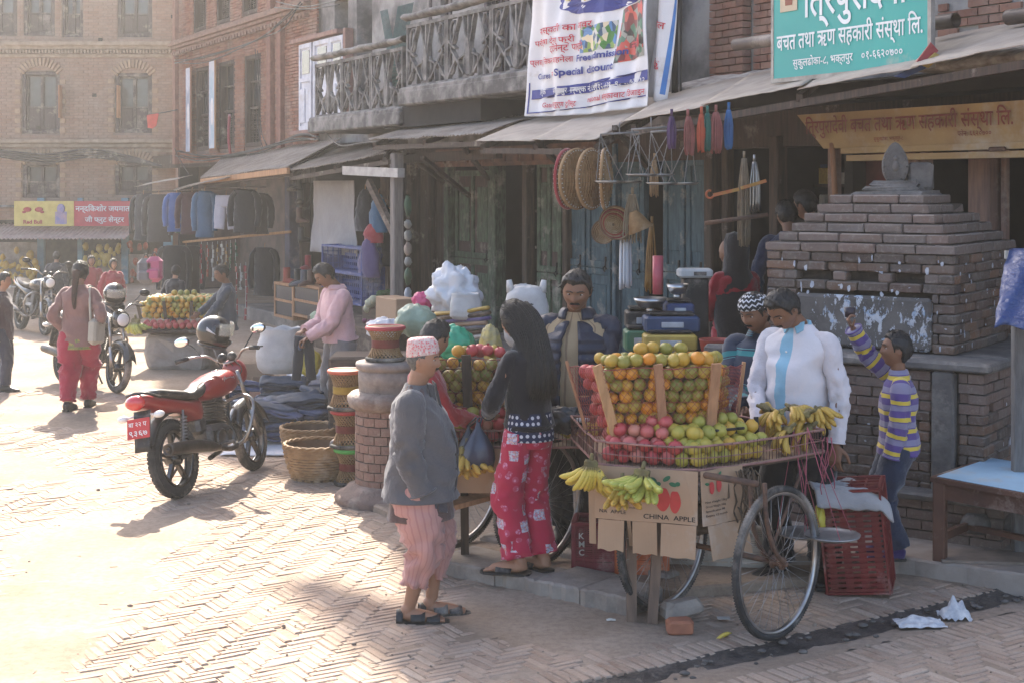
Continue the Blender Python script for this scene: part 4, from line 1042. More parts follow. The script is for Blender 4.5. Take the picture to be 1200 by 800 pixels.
# post with the blue tarpaulin at the right edge
tp=thing('tarpaulin','shiny dark blue tarpaulin hanging over a post at the right edge','tarpaulin')
def tarp(u,v):
 a=P(1183,292,9.2);b=P(1163,385,8.75);d=P(1290,290,8.9);e=P(1290,384,8.5)
 p=(a*(1-v)+b*v)*(1-u)+(d*(1-v)+e*v)*u; return p+V((0,.03*noise.noise(V((u*9,v*7,0)))+.02*math.sin(u*20+v*5),.02*math.sin(u*13)*v))
def tarp_mat():
 t=NT('blue_tarpaulin');o=t.co();t.P(Base_Color=t.mix(t.noise(o,5,5,.7),(.012,.03,.11),(.035,.065,.19)),Roughness=.32,Specular_IOR_Level=.6);t.bump(t.noise(t.mapv(o,(1,1,1.6)),16,4,.6,1.),.9,.02); return t.m
m=MB();m.sheet(tarp,30,22,th=.004,uvs=False);m.build('sheet',tarp_mat(),tp)
m=MB();a=P(1183,295,9.22);m.box((a.x+.02,a.y,a.z-.02),(.1,.015,.05));m.build('tag',TINW,tp)
pp=thing('signpost','grey square post with a red panel under the blue tarpaulin','post');q=P(1195,540,9.05)
m=MB();m.bbox((q.x,9.05,.9),(.09,.07,1.55),.006);m.build('post',mat('grey_timber2',(.16,.15,.14),(.1,.09,.085),bump=.4,stretch=(6,6,1)),pp)
m=MB();m.box((q.x+.11,9.0,1.3),(.12,.02,.5));m.build('red_panel',TINR,pp)
m=MB()
for k in range(5):m.ball((q.x-.22+.11*k,9.25+ru(-.05,.05),.20+ru(0,.06)),(.1,.09,.07),9,6,jit=.4)
tag(m.build('rubble_heap',SSTONE),'small heap of grey rubble stones behind the blue topped table','rubble')
# ------------------------------------------------------------ slatted plastic crates
def crate(name,label,mt,M,L__=.5,W__=.34,H__=.30,group=None,cat='crate'):
 """box crate, open top, L along x, W along y, lattice sides"""
 c=thing(name,label,cat,group=group,M=M)
 def side(m,n,w_,h,rows,cols):
  t=.012
  for i in range(rows+1):m.box((0,0,h*i/rows),(w_,t,.014 if 0<i<rows else .03))
  for i in range(cols+1):m.box((-w_/2+w_*i/cols,.001,h/2),(.012 if 0<i<cols else .03,t,h))
  for r in range(rows):
   for k in range(5):m.box((0,.003,h*(r+(k+1)/6)/rows),(w_,.004,.008))
  m.box((0,.004,h*.10),(w_,.005,h*.16))
 for k,(x,y,a,w_) in enumerate(((0,-W__/2,0,L__),(0,W__/2,PI,L__),(-L__/2,0,-PI/2,W__),(L__/2,0,PI/2,W__))):
  m=MB();m.M=Matrix.Translation((x,y,0))@Matrix.Rotation(a,4,'Z');side(m,0,w_,H__,4,5 if w_==L__ else 4);m.build('side',mt,c)
 m=MB()
 for i in range(20):m.box((-L__/2+L__*(i+.5)/20,0,.01),(L__/20*.55,W__-.02,.008))
 for i in range(4):m.box((0,-W__/2+W__*(i+.5)/4,.018),(L__-.02,W__/4*.5,.01))
 m.build('bottom',mt,c)
 m=MB()
 for x,y,dx,dy in ((0,-W__/2,L__+.03,.035),(0,W__/2,L__+.03,.035),(-L__/2,0,.035,W__-.03),(L__/2,0,.035,W__-.03)):m.bbox((x,y,H__+.002),(dx,dy,.022),.004)
 m.build('rim',mt,c); return c
CRED=mat('red_crate_plastic',(.19,.016,.015),(.11,.012,.012),scale=5,rough=.5,bump=.15,dust=.25)
CRED2=mat('maroon_crate_plastic',(.22,.02,.035),(.13,.015,.02),scale=5,rough=.5,bump=.15,dust=.2)
CORG=mat('orange_crate_plastic',(.5,.11,.03),(.33,.07,.02),scale=5,rough=.5,bump=.15,dust=.2)
CWHI=mat('dirty_white_crate',(.45,.40,.34),(.26,.22,.18),scale=5,rough=.6,bump=.2,dust=.3)
CBLU=mat('blue_crate_plastic',(.04,.08,.26),(.03,.05,.16),scale=5,rough=.5,bump=.15,dust=.3)
def Mx(loc,rz=0,rx=0,ry=0):return Matrix.Translation(V(loc))@Matrix.Rotation(rz,4,'Z')@Matrix.Rotation(ry,4,'Y')@Matrix.Rotation(rx,4,'X')
# upended red crate in front of the boy: its long side stands upright
q=G(1015,700,.0)
cr=crate('plastic_crate','upended red plastic crate with a grey sack over it beside the boy',CRED,Mx((q.x-.02,q.y+.12,.03),rz=.05,ry=math.radians(90-6))@Matrix.Translation((-.31,0,0)),L__=.60,W__=.36,H__=.32)
cr.matrix_world=Matrix.Translation((q.x-.07,q.y+.02,.32))@Matrix.Rotation(math.radians(-6),4,'Y')@Matrix(((0,.95,.3,0),(0,-.3,.95,0),(1,0,0,0),(0,0,0,1)))
def drape(u,v):
 x=-.24+.44*u;y=-.24+.46*v;z=.64;dz=0
 if y<-.17:dz=-(-.17-y)*1.2
 if x>.13:dz-=(x-.13)*.9
 return V((q.x+x-.06,q.y+.15+y,z+dz+.03*noise.noise(V((u*5,v*5,1)))-.03*u))
m=MB();m.sheet(drape,22,16,th=.012,uvs=False);tag(m.build('sack',cloth('grey_sacking',(.36,.34,.33),(.2,.18,.17))),'folded grey sacking lying on top of the upended red crate','sack')
q=G(700,668,.055);crate('plastic_crate','maroon plastic crate standing on the pavement between the two carts',CRED2,Mx((q.x+.02,q.y+.1,.06),rz=-.12),.30,.25,.28)
m=MB();fnk=lambda x,y:V((q.x-.115+x,q.y-.045,y));
for i,ch in enumerate('KMC'):lettering(m,ch,fnk,.0,.26-.05*i,.036,bold=.02)
o=m.build('lettering',mat('crate_lettering',(.5,.45,.42),(.4,.36,.33)),None);o.parent=[x for x in C.objects if x.name.startswith('plastic_crate')][-1];o.matrix_parent_inverse=Mx((q.x+.02,q.y+.1,.06),rz=-.12).inverted()
q=G(742,682,.055);crate('plastic_crate','orange plastic crate behind the front cart legs',CORG,Mx((q.x+.08,q.y+.3,.06),rz=-.1),.30,.25,.26)
q=G(860,688,.0);crate('plastic_crate','long dirty white plastic crate under the front cart',CWHI,Mx((q.x-.02,q.y+.45,.03),rz=-.18),.62,.34,.27)
# ------------------------------------------------------------ baskets, stools
CANE=mat('golden_cane',(.36,.22,.105),(.22,.125,.055),scale=9,rough=.7,bump=.3,dust=.2)
CANED=mat('dark_cane',(.16,.09,.05),(.1,.06,.035),scale=9,rough=.7,bump=.3)
def woven(m,prof,rows=16,stakes=28,th=.006):
 """weavers passing alternately in front of and behind the stakes"""
 def R(t):
  k=t*(len(prof)-1);i=min(int(k),len(prof)-2);f=k-i; return prof[i][0]*(1-f)+prof[i+1][0]*f,prof[i][1]*(1-f)+prof[i+1][1]*f
 for r in range(rows):
  rr,z=R((r+.5)/rows);h=(prof[-1][1]-prof[0][1])/rows*.46;n=stakes*2;vs=[];fs=[]
  for k in range(n):
   a=2*PI*k/n;d=th*math.cos(PI*k/1. if False else (k+2*(r%2))*PI/2)
   for (dr,dz) in ((.004,-h),(.009,0),(.004,h)):vs.append(((rr+d+dr)*math.cos(a),(rr+d+dr)*math.sin(a),z+dz))
  for k in range(n):
   j=(k+1)%n
   for e in (0,1):fs.append((k*3+e,j*3+e,j*3+e+1,k*3+e+1))
  m.add(vs,fs,True)
def basket(name,label,loc,r0,r1,h,rows=15,stakes=26,M=None,group=None):
 b=thing(name,label,'basket',loc,group=group,M=M)
 m=MB();woven(m,[(r0,0),(r0+(r1-r0)*.55,h*.35),(r1*.98,h*.75),(r1,h)],rows,stakes);m.build('weave',CANE,b)
 m=MB();m.lathe([(0,.01),(r0-.005,.012),(r0-.005+(r1-r0)*.55,h*.35),(r1*.98-.012,h*.75),(r1-.014,h)],28);m.build('lining',CANED,b)
 m=MB()
 for k in range(2):
  m.tube([(r1*math.cos(2*PI*i/60)+.006*math.cos(i*1.3+k*PI)*math.cos(2*PI*i/60),r1*math.sin(2*PI*i/60)+.006*math.cos(i*1.3+k*PI)*math.sin(2*PI*i/60),h+.01+.009*math.sin(i*1.3+k*PI)) for i in range(60)],.011,6,closed=True)
 m.build('rim',CANE,b);m=MB();m.tube([(r0*math.cos(2*PI*i/30),r0*math.sin(2*PI*i/30),.012) for i in range(30)],.012,6,closed=True);m.build('foot_ring',CANED,b); return b
q=G(368,566);bk=basket('cane_basket','large round cane basket standing in front of the jeans stall',(q.x,q.y+.23,0),.20,.275,.27,14,34)
q2=G(360,548);basket('cane_basket','second cane basket half hidden behind the large basket',(q2.x-.03,q2.y+.42,.0),.2,.26,.27,12,30)
m=MB();a,b=P(400,577/1.0-60,11.2),P(403,515,11.6);m.tube([V((q.x+.17,q.y+.02,.31)),V((q.x+.2,q.y+.5,.36))],.028,12);m.tube([V((q.x+.168,q.y-.01,.31)),V((q.x+.168,q.y+.02,.312))],.045,12);m.tube([V((q.x+.20,q.y+.5,.36)),V((q.x+.203,q.y+.53,.36))],.04,12)
tag(m.build('steelyard_pole',mat('grey_pole',(.33,.3,.28),(.2,.18,.17),bump=.3)),'grey round wooden pole lying across the rims of the baskets','pole')
def blob(name,label,cat,mt,c,r,seed=0,jit=.3,freq=2.5,sharp=1.,nu=52,nv=34,group=None,parent=None,flatb=None):
 """crumpled bag: ball with ridged folds"""
 m=MB();r=r if isinstance(r,tuple) else (r,r,r)
 vs=[];
 for i in range(nv+1):
  th=PI*i/nv
  for k in range(nu):
   a=2*PI*k/nu;d=V((math.sin(th)*math.cos(a),math.sin(th)*math.sin(a),math.cos(th)))
   n1=noise.noise(d*freq+V((seed,0,0)));n2=1-2*abs(noise.noise(d*freq*2.2+V((0,seed,0))))
   n3=1-2*abs(noise.noise(d*freq*4.5+V((seed,seed,2)))+.5*n1);q_=1+jit*(n1*.7+n2*.22*sharp+n3*.05);p=V((d.x*r[0]*q_,d.y*r[1]*q_,d.z*r[2]*q_))
   if flatb is not None:p.z=max(p.z,-r[2]*flatb)
   vs.append(V(c)+p)
 fs=[(i*nu+k,(i+1)*nu+k,(i+1)*nu+(k+1)%nu,i*nu+(k+1)%nu) for i in range(nv) for k in range(nu)]
 m.add(vs,fs,True);o=m.build(name,mt,parent);
 if label:tag(o,label,cat,group)
 return o
PBAG=NT('white_plastic_bag');PBAG.P(Base_Color=(.52,.52,.54,1),Roughness=.35,Transmission_Weight=0,Specular_IOR_Level=.5,Subsurface_Weight=0);PBAG.bump(PBAG.noise(PBAG.co(),22,4,.6,1.5),.5,.012);PBAG=PBAG.m
BKY=mat('pink_plastic_bag',(.6,.08,.2),(.45,.05,.14),rough=.35,bump=.5,bs=30)
q=G(462,553);blob('plastic_bag','small pink plastic bag beside the pole on the large basket','bag',BKY,(fx(0)*0+q2.x+.72*0+P(466,520,11.4).x-.0,11.45,.36),(.055,.05,.07),3) if False else None
def stool(name,label,loc,r=.17,h=.27,rimc=None,parent=None,waist=.68,cord=(.22,.04,.03),group='cane stools stacked by the round plinth'):
 s=thing(name,label,'stool',loc,group=group)
 CORDM=mat('stool_cord_%02d'%int(cord[0]*100),cord,tuple(x*.6 for x in cord),rough=.7,bump=.2)
 RM=mat('stool_rim_%02d%02d'%(int(rimc[0]*100),int(rimc[1]*100)),rimc,tuple(x*.7 for x in rimc),rough=.6,bump=.2)
 m=MB();n=26
 for k in range(n):
  for s_ in (-1,1):
   pts=[]
   for i in range(7):
    t=i/6;a=2*PI*k/n+s_*(t-.5)*1.7;rr=r*(waist+(1-waist)*abs(2*t-1)**1.6)-.004*(s_+1);pts.append((rr*math.cos(a),rr*math.sin(a),.025+(h-.05)*t))
   m.tube(pts,.0045,4)
 m.build('canes',CANE,s)
 m=MB()
 for k in range(8):
  m.tube([((r*waist+.008)*math.cos(2*PI*i/28),(r*waist+.008)*math.sin(2*PI*i/28),h*.5-.024+k*.007) for i in range(28)],.0045,4,closed=True)
 m.build('waist_binding',CORDM,s)
 for z,mt_ in ((h-.012,RM),(.016,RUBBER)):
  m=MB();m.tube([(r*math.cos(2*PI*i/32),r*math.sin(2*PI*i/32),z) for i in range(32)],.017,8,closed=True);m.build('rim' if z>.1 else 'base_ring',mt_,s)
 m=MB();m.lathe([(0,h-.006),(r*.6,h-.004),(r*.97,h-.002)],32);m.build('seat',mat('woven_seat',(.28,.16,.09),(.2,.1,.06),scale=40,bump=.6,bs=90),s)
 return s
sx,sy=P(410,500,11.75).x,11.75
stool('cane_stool','lowest stool of the leaning stack, green rimmed, between basket and brick plinth',(sx+.02,sy-.05,.0),.13,.29,(.08,.35,.06))
stool('cane_stool','middle stool of the stack, red rimmed, between basket and brick plinth',(sx-.01,sy-.03,.295),.13,.30,(.42,.04,.04))
stool('cane_stool','topmost yellow and red stool of the stack beside the brick plinth',(sx-.03,sy-.03,.60),.135,.32,(.55,.12,.06),cord=(.5,.3,.04))
stool('cane_stool','stool with a green and red rim standing on top of the brick plinth',(PC.x-.04,PC.y,1.065),.14,.26,(.4,.05,.06))
# ------------------------------------------------------------ fruit
random.seed(21)
def fruit_mat(name,stops,spots=(.1,.08,.03),rough=.42,k=.6,sp=.8,bs=120):
 t=NT(name);o=t.co();r=t.rand();g=t.noise(t.mapv(o,(1,1,1),loc=(0,0,0)),14,3,.5)
 l=t.n('VectorMath',{'operation':'ADD'});t.set(l,0,o);t.nt.links.new(t.n('ObjectInfo').outputs['Location'],l.inputs[1])
 g=t.noise(l.outputs[0],16,3,.55)
 f=t.math('ADD',t.math('MULTIPLY',r,.75),t.math('MULTIPLY',t.math('SUBTRACT',g,.38),k))
 c=t.ramp(f,stops)
 c=t.mix(t.ramp(t.noise(l.outputs[0],60,4,.7),[(.575,0.),(.68,sp)]),c,spots)
 t.P(Base_Color=c,Roughness=rough,Specular_IOR_Level=.45);t.bump(t.noise(o,bs*3,2,.5),.25,.002); return t.m
ORM=fruit_mat('mandarin_peel',[(0,(.56,.19,.012)),(.22,(.60,.25,.018)),(.40,(.48,.27,.03)),(.58,(.33,.26,.04)),(.85,(.15,.17,.03))])
LIM=fruit_mat('sweet_lime_peel',[(0,(.55,.28,.035)),(.3,(.50,.34,.05)),(.6,(.38,.32,.05)),(1,(.22,.24,.04))],(.25,.18,.05))
POM=fruit_mat('pomegranate_skin',[(0,(.38,.03,.035)),(.35,(.46,.07,.07)),(.7,(.50,.15,.12)),(1,(.52,.30,.16))],(.22,.05,.04))
def fruit_mesh(name,mt,squash=.9,crown=0,nu=14,nv=10):
 m=MB();vs=[]
 for i in range(nv+1):
  th=PI*i/nv
  for k in range(nu):
   a=2*PI*k/nu;q=1-.10*math.exp(-(th/.32)**2)-.05*math.exp(-((PI-th)/.3)**2)+.012*math.cos(7*a)*math.sin(th)*(1 if th<1 else 0)
   vs.append((math.sin(th)*math.cos(a)*q,math.sin(th)*math.sin(a)*q,math.cos(th)*squash*q))
 m.add(vs,[(i*nu+k,(i+1)*nu+k,(i+1)*nu+(k+1)%nu,i*nu+(k+1)%nu) for i in range(nv) for k in range(nu)],True)
 if crown:
  m.lathe([(.10,squash*.82),(.14,squash*1.0),(.22,squash*1.2),(.16,squash*1.05),(.05,squash*.9)],8)
 else:m.mi=1;m.lathe([(.0,squash*.93),(.07,squash*.92),(.09,squash*.85)],6)
 return m.mesh(name,[mt,GREEN] if not crown else mt)
def far_or():
 t=NT('far_mandarin_peel');c=t.n('TexVoronoi',None,Vector=t.co(),Scale=11.).outputs['Color'];x=t.n('SeparateColor',None,Color=c).outputs[0];t.P(Base_Color=t.ramp(x,[(0,(.56,.22,.02)),(.4,(.50,.30,.04)),(.7,(.30,.27,.05)),(1,(.14,.18,.04))]),Roughness=.45); return t.m
ORMF=far_or()
FM_={'mandarin':fruit_mesh('mandarin',ORM,.88),'sweet_lime':fruit_mesh('sweet_lime',LIM,.95),'pomegranate':fruit_mesh('pomegranate',POM,.93,1)}
CAT={'mandarin':'orange','sweet_lime':'lime','pomegranate':'pomegranate'}
def fruit(kind,p,r,label,group):
 o=bpy.data.objects.new(kind,FM_[kind]);C.objects.link(o);o.location=p
 s=r*ru(.9,1.08);o.scale=(s,s,s);o.rotation_euler=(ru(-.9,.9),ru(-.9,.9),ru(0,6.3)); return tag(o,label,CAT[kind],group)
NET=mat('red_net_string',(.30,.06,.05),(.2,.05,.04),rough=.8,bump=0)
STR=mat('pink_string',(.42,.10,.14),(.28,.07,.09),rough=.8,bump=0)
def lerp(a,b,t):return a*(1-t)+b*t
def heap(par,B_,T_,r,label,group,kinds,slats_t,zheap=.08,net=True,maxn=999,wood=WOODN,sl=.05,core=True,backfill=True,stuff=None,front=False):
 """B_, T_: base and top corners (front-left, front-right, back-right, back-left); shell of fruit behind slats and net"""
 B_=[V(p) for p in B_];T_=[V(p) for p in T_]
 def at(u,v,t):b=lerp(lerp(B_[0],B_[1],u),lerp(B_[3],B_[2],u),v);q=lerp(lerp(T_[0],T_[1],u),lerp(T_[3],T_[2],u),v); return lerp(b,q,t)
 H_=(T_[0]-B_[0]).length;lay=[];n=0
 dz=r*1.66;nz=int(H_/dz)+1
 for i in range(nz+4):
  t=(r+i*dz)/H_;over=max(0,t-1+.02);
  wd=(at(1,.5,min(t,1))-at(0,.5,min(t,1))).length;dp=(at(.5,1,min(t,1))-at(.5,0,min(t,1))).length
  nu=max(1,int((wd-2*r)/(2.02*r))+1);nv=max(1,int((dp-2*r)/(1.78*r))+1)
  for j in range(nv):
   sh=.5*((i+j)%2)
   for k in range(nu+1):
    u=(r+(k+sh)*2.03*r)/wd;v=(r+j*1.78*r)/dp
    if u>1-r/wd*.6 or v>1:continue
    if over:
     e=over*H_/zheap;du=min(u,1-u)*wd/(.28*wd);
     if min(du*1.8,min(v+.25,1-v)*dp/(.3*dp))<e+.35*noise.noise(V((u*7,v*7,i*.1))):continue
    shell=k<=0 or u>1-2.9*r/wd or j==0 or t>1-2.4*r/H_ or (j==1 and t>.5)
    if front and not (j==0 or over):continue
    if not shell or (j>nv*.75 and t<.6 and not backfill):continue
    p=at(u,v,min(t,1));
    if over:p=p+V((0,0,over*H_))
    lay.append((p,t,u,v))
 if stuff:
  m=MB();[m.ball(p+V((ru(-.2,.2),ru(-.2,.2),ru(-.2,.2)))*r,r*ru(.9,1.08),10,7) for p,t,u,v in lay];m.build(stuff,ORMF,par,kind='stuff');lay=[]
 for p,t,u,v in lay[-maxn:]:
  kd,lb,gr=kinds(u,v,t);fruit(kd,p+V((ru(-.22,.22),ru(-.15,.12),ru(-.2,.2)))*r,r*ru(.93,1.07),lb,gr)
 if core:
  m=MB();vs=[at(u,v,t)+V((0,.0,0)) for t in (0,.86) for u,v in ((.09,.13),(.91,.13),(.91,.95),(.09,.95))];m.add(vs,[(0,1,5,4),(1,2,6,5),(2,3,7,6),(3,0,4,7),(4,5,6,7),(3,2,1,0)]);m.build('heap_shade_core',mat('heap_core_dark',(.10,.08,.05),(.06,.05,.03)),par)  # dark filler box stands in for the shade between the inner fruit
 fr=lambda u,v,off:None
 for (side,s,wk) in slats_t:
  if side=='f':a,b,nrm=at(s,0,-.02),at(s,0,1.06),(T_[0]-T_[3]).normalized()
  elif side=='r':a,b,nrm=at(1,s,-.02),at(1,s,1.06),(T_[1]-T_[0]).normalized()
  else:a,b,nrm=at(0,s,-.02),at(0,s,1.06),(T_[0]-T_[1]).normalized()
  m=MB();nrm=V((nrm.x,nrm.y,0)).normalized();o_=nrm*.018;m.beam(a+o_,b+o_,wk,.018,up=nrm);m.build('slat',wood,par)
 if net:
  m=MB();st=r*.95
  for (u0,v0,u1,v1) in ((0,0,1,0),(1,0,1,1),(0,1,0,0)):
   wd=(at(u1,v1,.5)-at(u0,v0,.5)).length;nrm=(at(u1,v1,.5)-at(u0,v0,.5)).normalized();nrm=V((nrm.y,-nrm.x,0))*.012
   K=int(wd/st)+1
   def q(s,t):return at(u0+(u1-u0)*s,v0+(v1-v0)*s,t)+nrm+nrm*.8*math.sin(s*wd/st*PI*1.0)**2
   for d in (1,-1):
    for k in range(-int(H_/st)-1,K+int(H_/st)+1):
     pts=[]
     for e in range(0,9):
      t=e/8;s=(k+d*t*H_/st*.8)/K
      if 0<=s<=1:pts.append(q(s,t))
     if len(pts)>1:m.tube(pts,.0016,3,cap=False)
   m.tube([q(s/10,1)+V((0,0,.006*math.sin(s*5))) for s in range(11)],.003,4);m.tube([q(s/10,.5) for s in range(11)],.002,3)
  m.build('net',NET,par,kind='stuff')
BANM=None
def banana_mat(name,a,b,tip=(.09,.06,.03)):
 t=NT(name);o=t.co('UV');z=t.n('SeparateXYZ',None,Vector=o).outputs[1];ob=t.co();r=t.rand()
 c=t.mix(t.math('ADD',t.math('MULTIPLY',t.noise(ob,7,3),.8),t.math('MULTIPLY',r,.35)),a,b)
 c=t.mix(t.ramp(z,[(0,.85),(.012,.6),(.03,0.),(.165,0.),(.18,.9)]),c,tip)
 c=t.mix(t.ramp(t.noise(ob,70,5,.75),[(.56,0.),(.66,.75)]),c,(.10,.06,.025))
 t.P(Base_Color=c,Roughness=.45,Specular_IOR_Level=.4); return t.m
BAN1=banana_mat('ripe_banana_peel',(.62,.42,.06),(.45,.36,.06));BAN2=banana_mat('green_yellow_banana_peel',(.55,.45,.09),(.30,.36,.07));BAN3=banana_mat('spotted_banana_peel',(.58,.33,.05),(.40,.27,.05))
def banana_mesh(mt,L__=.155,r=.0165,bend=1.1):
 m=MB();n=10;pts=[];rr=[];R_=L__/bend
 for i in range(n+1):
  t=i/n;a=bend*t;pts.append((R_*(1-math.cos(a)),0,-R_*math.sin(a)));rr.append(r*(.30 if i==0 else .42 if i==1 else .55 if i==n-1 and False else 1)*(1 if 1<i<n-1 else (.75 if i==n-1 else .28 if i==n else 1)))
 rr[2]=r*.85
 m.tube(pts,rr,6,smooth=True,uvs=True); return m.mesh('banana',mt)
BM={1:banana_mesh(BAN1),2:banana_mesh(BAN2,.165,.0185),3:banana_mesh(BAN3,.135,.0165,1.0),4:banana_mesh(BAN2,.11,.015)}
def bunch(label,loc,kind=1,rz=0,rows=2,per=6,spread=1.0,tilt=0.,tiltx=0.,group=None,sc_=1.,name='banana_bunch'):
 b=thing(name,label,'bananas',group=group,M=Matrix.Translation(V(loc))@Matrix.Rotation(rz,4,'Z')@Matrix.Rotation(tiltx,4,'X')@Matrix.Rotation(tilt,4,'Y')@Matrix.Scale(sc_,4))
 m=MB();m.bbox((0,0,.012),(.035,.07*spread,.045),.01,jit=.003);m.tube([(0,0,.02),(-.01,0,.07)],[.014,.010],7);m.build('crown',mat('banana_crown',(.22,.18,.06),(.08,.06,.03),bump=.5),b)
 for r_ in range(rows):
  for k in range(per):
   f=(k+.5)/per-.5;o=bpy.data.objects.new('banana',BM[kind]);C.objects.link(o);o.parent=b
   o.location=(.012-.022*r_,f*.07*spread,0);o.rotation_euler=(f*.95*spread+ru(-.1,.1),-.55+.40*r_+ru(-.1,.1),f*.9+ru(-.25,.25));s=ru(.86,1.1);o.scale=(s,s,s)
 return b
# ------------------------------------------------------------ spoked wheel
CHROME=mat('dull_chrome',(.42,.41,.40),(.25,.22,.2),rough=.3,metal=.9,bump=.1)
def wheel(par,c,dirv,R_=.405,name='wheel',spokes=36):
 """wheel standing in the vertical plane that contains dirv"""
 d=V((dirv[0],dirv[1],0)).normalized();ax=V((d.y,-d.x,0));up=V((0,0,1));c=V(c)
 M=Matrix(((d.x,ax.x,0,c.x),(d.y,ax.y,0,c.y),(0,0,1,c.z),(0,0,0,1)))
 m=MB();m.M=M;n=64
 m.tube([((R_-.019)*math.cos(2*PI*i/n),0,(R_-.019)*math.sin(2*PI*i/n)) for i in range(n)],.019,10,closed=True)
 for i in range(150):
  a=2*PI*i/150
  for s in (-1,1):m.box(((R_-.003)*math.cos(a+.01*s),s*.009,(R_-.003)*math.sin(a+.01*s)),(.006,.010,.006),ry=-a)
 w_=m.build(name,RUBBER,par)
 m=MB();m.M=M
 prof=[(-.013,R_-.034),(-.015,R_-.046),(0,R_-.052),(.015,R_-.046),(.013,R_-.034)]
 vs=[(q[1]*math.cos(2*PI*i/n),q[0],q[1]*math.sin(2*PI*i/n)) for i in range(n) for q in prof]
 m.add(vs,[(i*5+k,((i+1)%n)*5+k,((i+1)%n)*5+k+1,i*5+k+1) for i in range(n) for k in range(4)],True);m.build('rim',CHROME,w_)
 m=MB();m.M=M
 for i in range(spokes):
  a=2*PI*i/spokes;s=1 if i%2 else -1;b=a+(.42 if (i//2)%2 else -.42)
  m.tube([(.028*math.cos(b),s*.03,.028*math.sin(b)),((R_-.048)*math.cos(a),0,(R_-.048)*math.sin(a))],.0016,3)
 m.build('spokes',CHROME,w_,kind='stuff')
 m=MB();m.M=M@Matrix.Rotation(PI/2,4,'X');m.lathe([(0,-.06),(.012,-.06),(.014,-.035),(.034,-.034),(.034,-.026),(.02,-.02),(.02,.02),(.034,.026),(.034,.034),(.014,.035),(.012,.06),(0,.06)],16);m.build('hub',RUST,w_)
 return w_
CARD=mat('corrugated_cardboard',(.42,.27,.165),(.34,.215,.13),scale=2.5,bump=.15,dust=.15,contrast=.8)
CARDD=mat('dull_cardboard',(.30,.20,.13),(.22,.145,.095),scale=2.5,bump=.15,dust=.2)
RODM=mat('rack_rod',(.12,.05,.045),(.07,.04,.035),rough=.6,metal=.4,scale=12)
TAPE=mat('pinkish_rail_binding',(.34,.17,.14),(.2,.1,.085),scale=14,bump=.4)
def rack(par,pts,z0,z1,step=.024,closed=True,lean=.0):
 m=MB();mr=MB();P_=[V((p[0],p[1],0)) for p in pts];seq=list(zip(P_,P_[1:]+P_[:1])) if closed else list(zip(P_,P_[1:]))
 for a,b in seq:
  L__=(b-a).length;k=int(L__/step)
  for i in range(k):
   p=lerp(a,b,i/k)+V((ru(-.004,.004),ru(-.004,.004),0));m.tube([p+V((0,0,z0)),p+V((ru(-.006,.006),ru(-.006,.006),z1))],.0022,4,cap=False)
  for z,r in ((z1,.007),(z0,.008),((z0+z1)/2,.003)):
   q=[lerp(a,b,i/8)+V((0,0,z-.010*math.sin(PI*i/8)+ru(-.003,.003))) for i in range(9)];mr.tube(q,r,6)
 m.build('rack_rods',RODM,par,kind='stuff');mr.build('rack_rail',TAPE,par)
 m=MB();m.prism([p+V((0,0,z0-.012)) for p in P_],(0,0,.012));m.build('tray_floor',CARDD,par)
# ================= front cart
ax_=V((.724,-.69,0)).normalized();pd=V((.69,.724,0));WR=V((1.41,7.70,0));WL=WR-ax_*.76
cart=thing('fruit_cart','front bicycle-wheeled fruit cart with the cardboard apron and the netted heap of mandarins','cart')
A_,B_,C_,D_,E_=V((.47,7.98,0)),V((1.0,7.80,0)),V((1.80,8.36,0)),V((1.36,8.9,0)),V((.36,8.85,0))
for q in (WR,WL):wheel(cart,(q.x,q.y,.405),pd)
m=MB();m.tube([WR+V((0,0,.405)),WL+V((0,0,.405))],.016,8)
for q,s in ((WR,-1),(WL,1)):
 for e in (-1,1):
  o_=ax_*(.045*e);m.tube(smoothpath([q+o_+V((0,0,.405)),q+o_+pd*(-.10)+V((0,0,.50)),q+o_+pd*(-.17)+V((0,0,.66)),q+o_+pd*(-.19)+V((0,0,.86))]),.0125,8)
m.tube([WR+pd*(-.19)+V((0,0,.85)),WL+pd*(-.19)+V((0,0,.85))],.018,8)
m.tube([WR+V((0,0,.42))+ax_*-.06,V((1.75,8.5,.87))],.010,6);m.tube([WL+V((0,0,.42))+ax_*.06,V((.75,8.7,.87))],.012,6)
m.tube([V((.5,8.1,.86)),V((1.82,8.6,.86))],.015,6);m.tube([V((1.05,7.9,.86)),V((1.4,9.0,.86))],.015,6)
m.build('frame',RUST,cart)
rack(cart,[A_,B_,C_,D_,E_],.875,1.0)
m=MB();cpt=(A_+B_+C_+D_+E_)/5
m.prism([p+(cpt-p)*.02+V((0,0,.965)) if False else p+(cpt-p)*.06+V((0,0,.84)) for p in (A_,B_,C_,D_,E_)],(0,0,.02));m.build('tray_board',WOODX,cart)
for (a,b) in ((G(740,727),V((.66,8.02,.84))),(G(764,729),V((.83,8.0,.84)))):
 m=MB();m.beam(a,b,.055,.045,up=(0,1,0));m.build('leg',mat('grey_brown_prop',(.20,.13,.09),(.12,.08,.06),stretch=(5,5,.8),bump=.4,dust=.2),cart)
# sackcloth and root-like bindings in the middle
blob('cloth_sling',None,None,mat('brown_sacking',(.17,.12,.08),(.09,.065,.045),bump=.7,bs=25,scale=9),(1.03,8.05,.56),(.20,.12,.085),4,parent=cart)
m=MB()
for i in range(60):
 p=V((1.25+ru(-.1,.08),8.0+ru(-.1,.1),.85));pts=[p]
 for k in range(5):p=p+V((ru(-.035,.035),ru(-.03,.03),-ru(.03,.08)));pts.append(p)
 m.tube(pts,.005,4)
m.build('frayed_binding',mat('frayed_rope',(.15,.10,.06),(.08,.055,.035)),cart,kind='stuff')
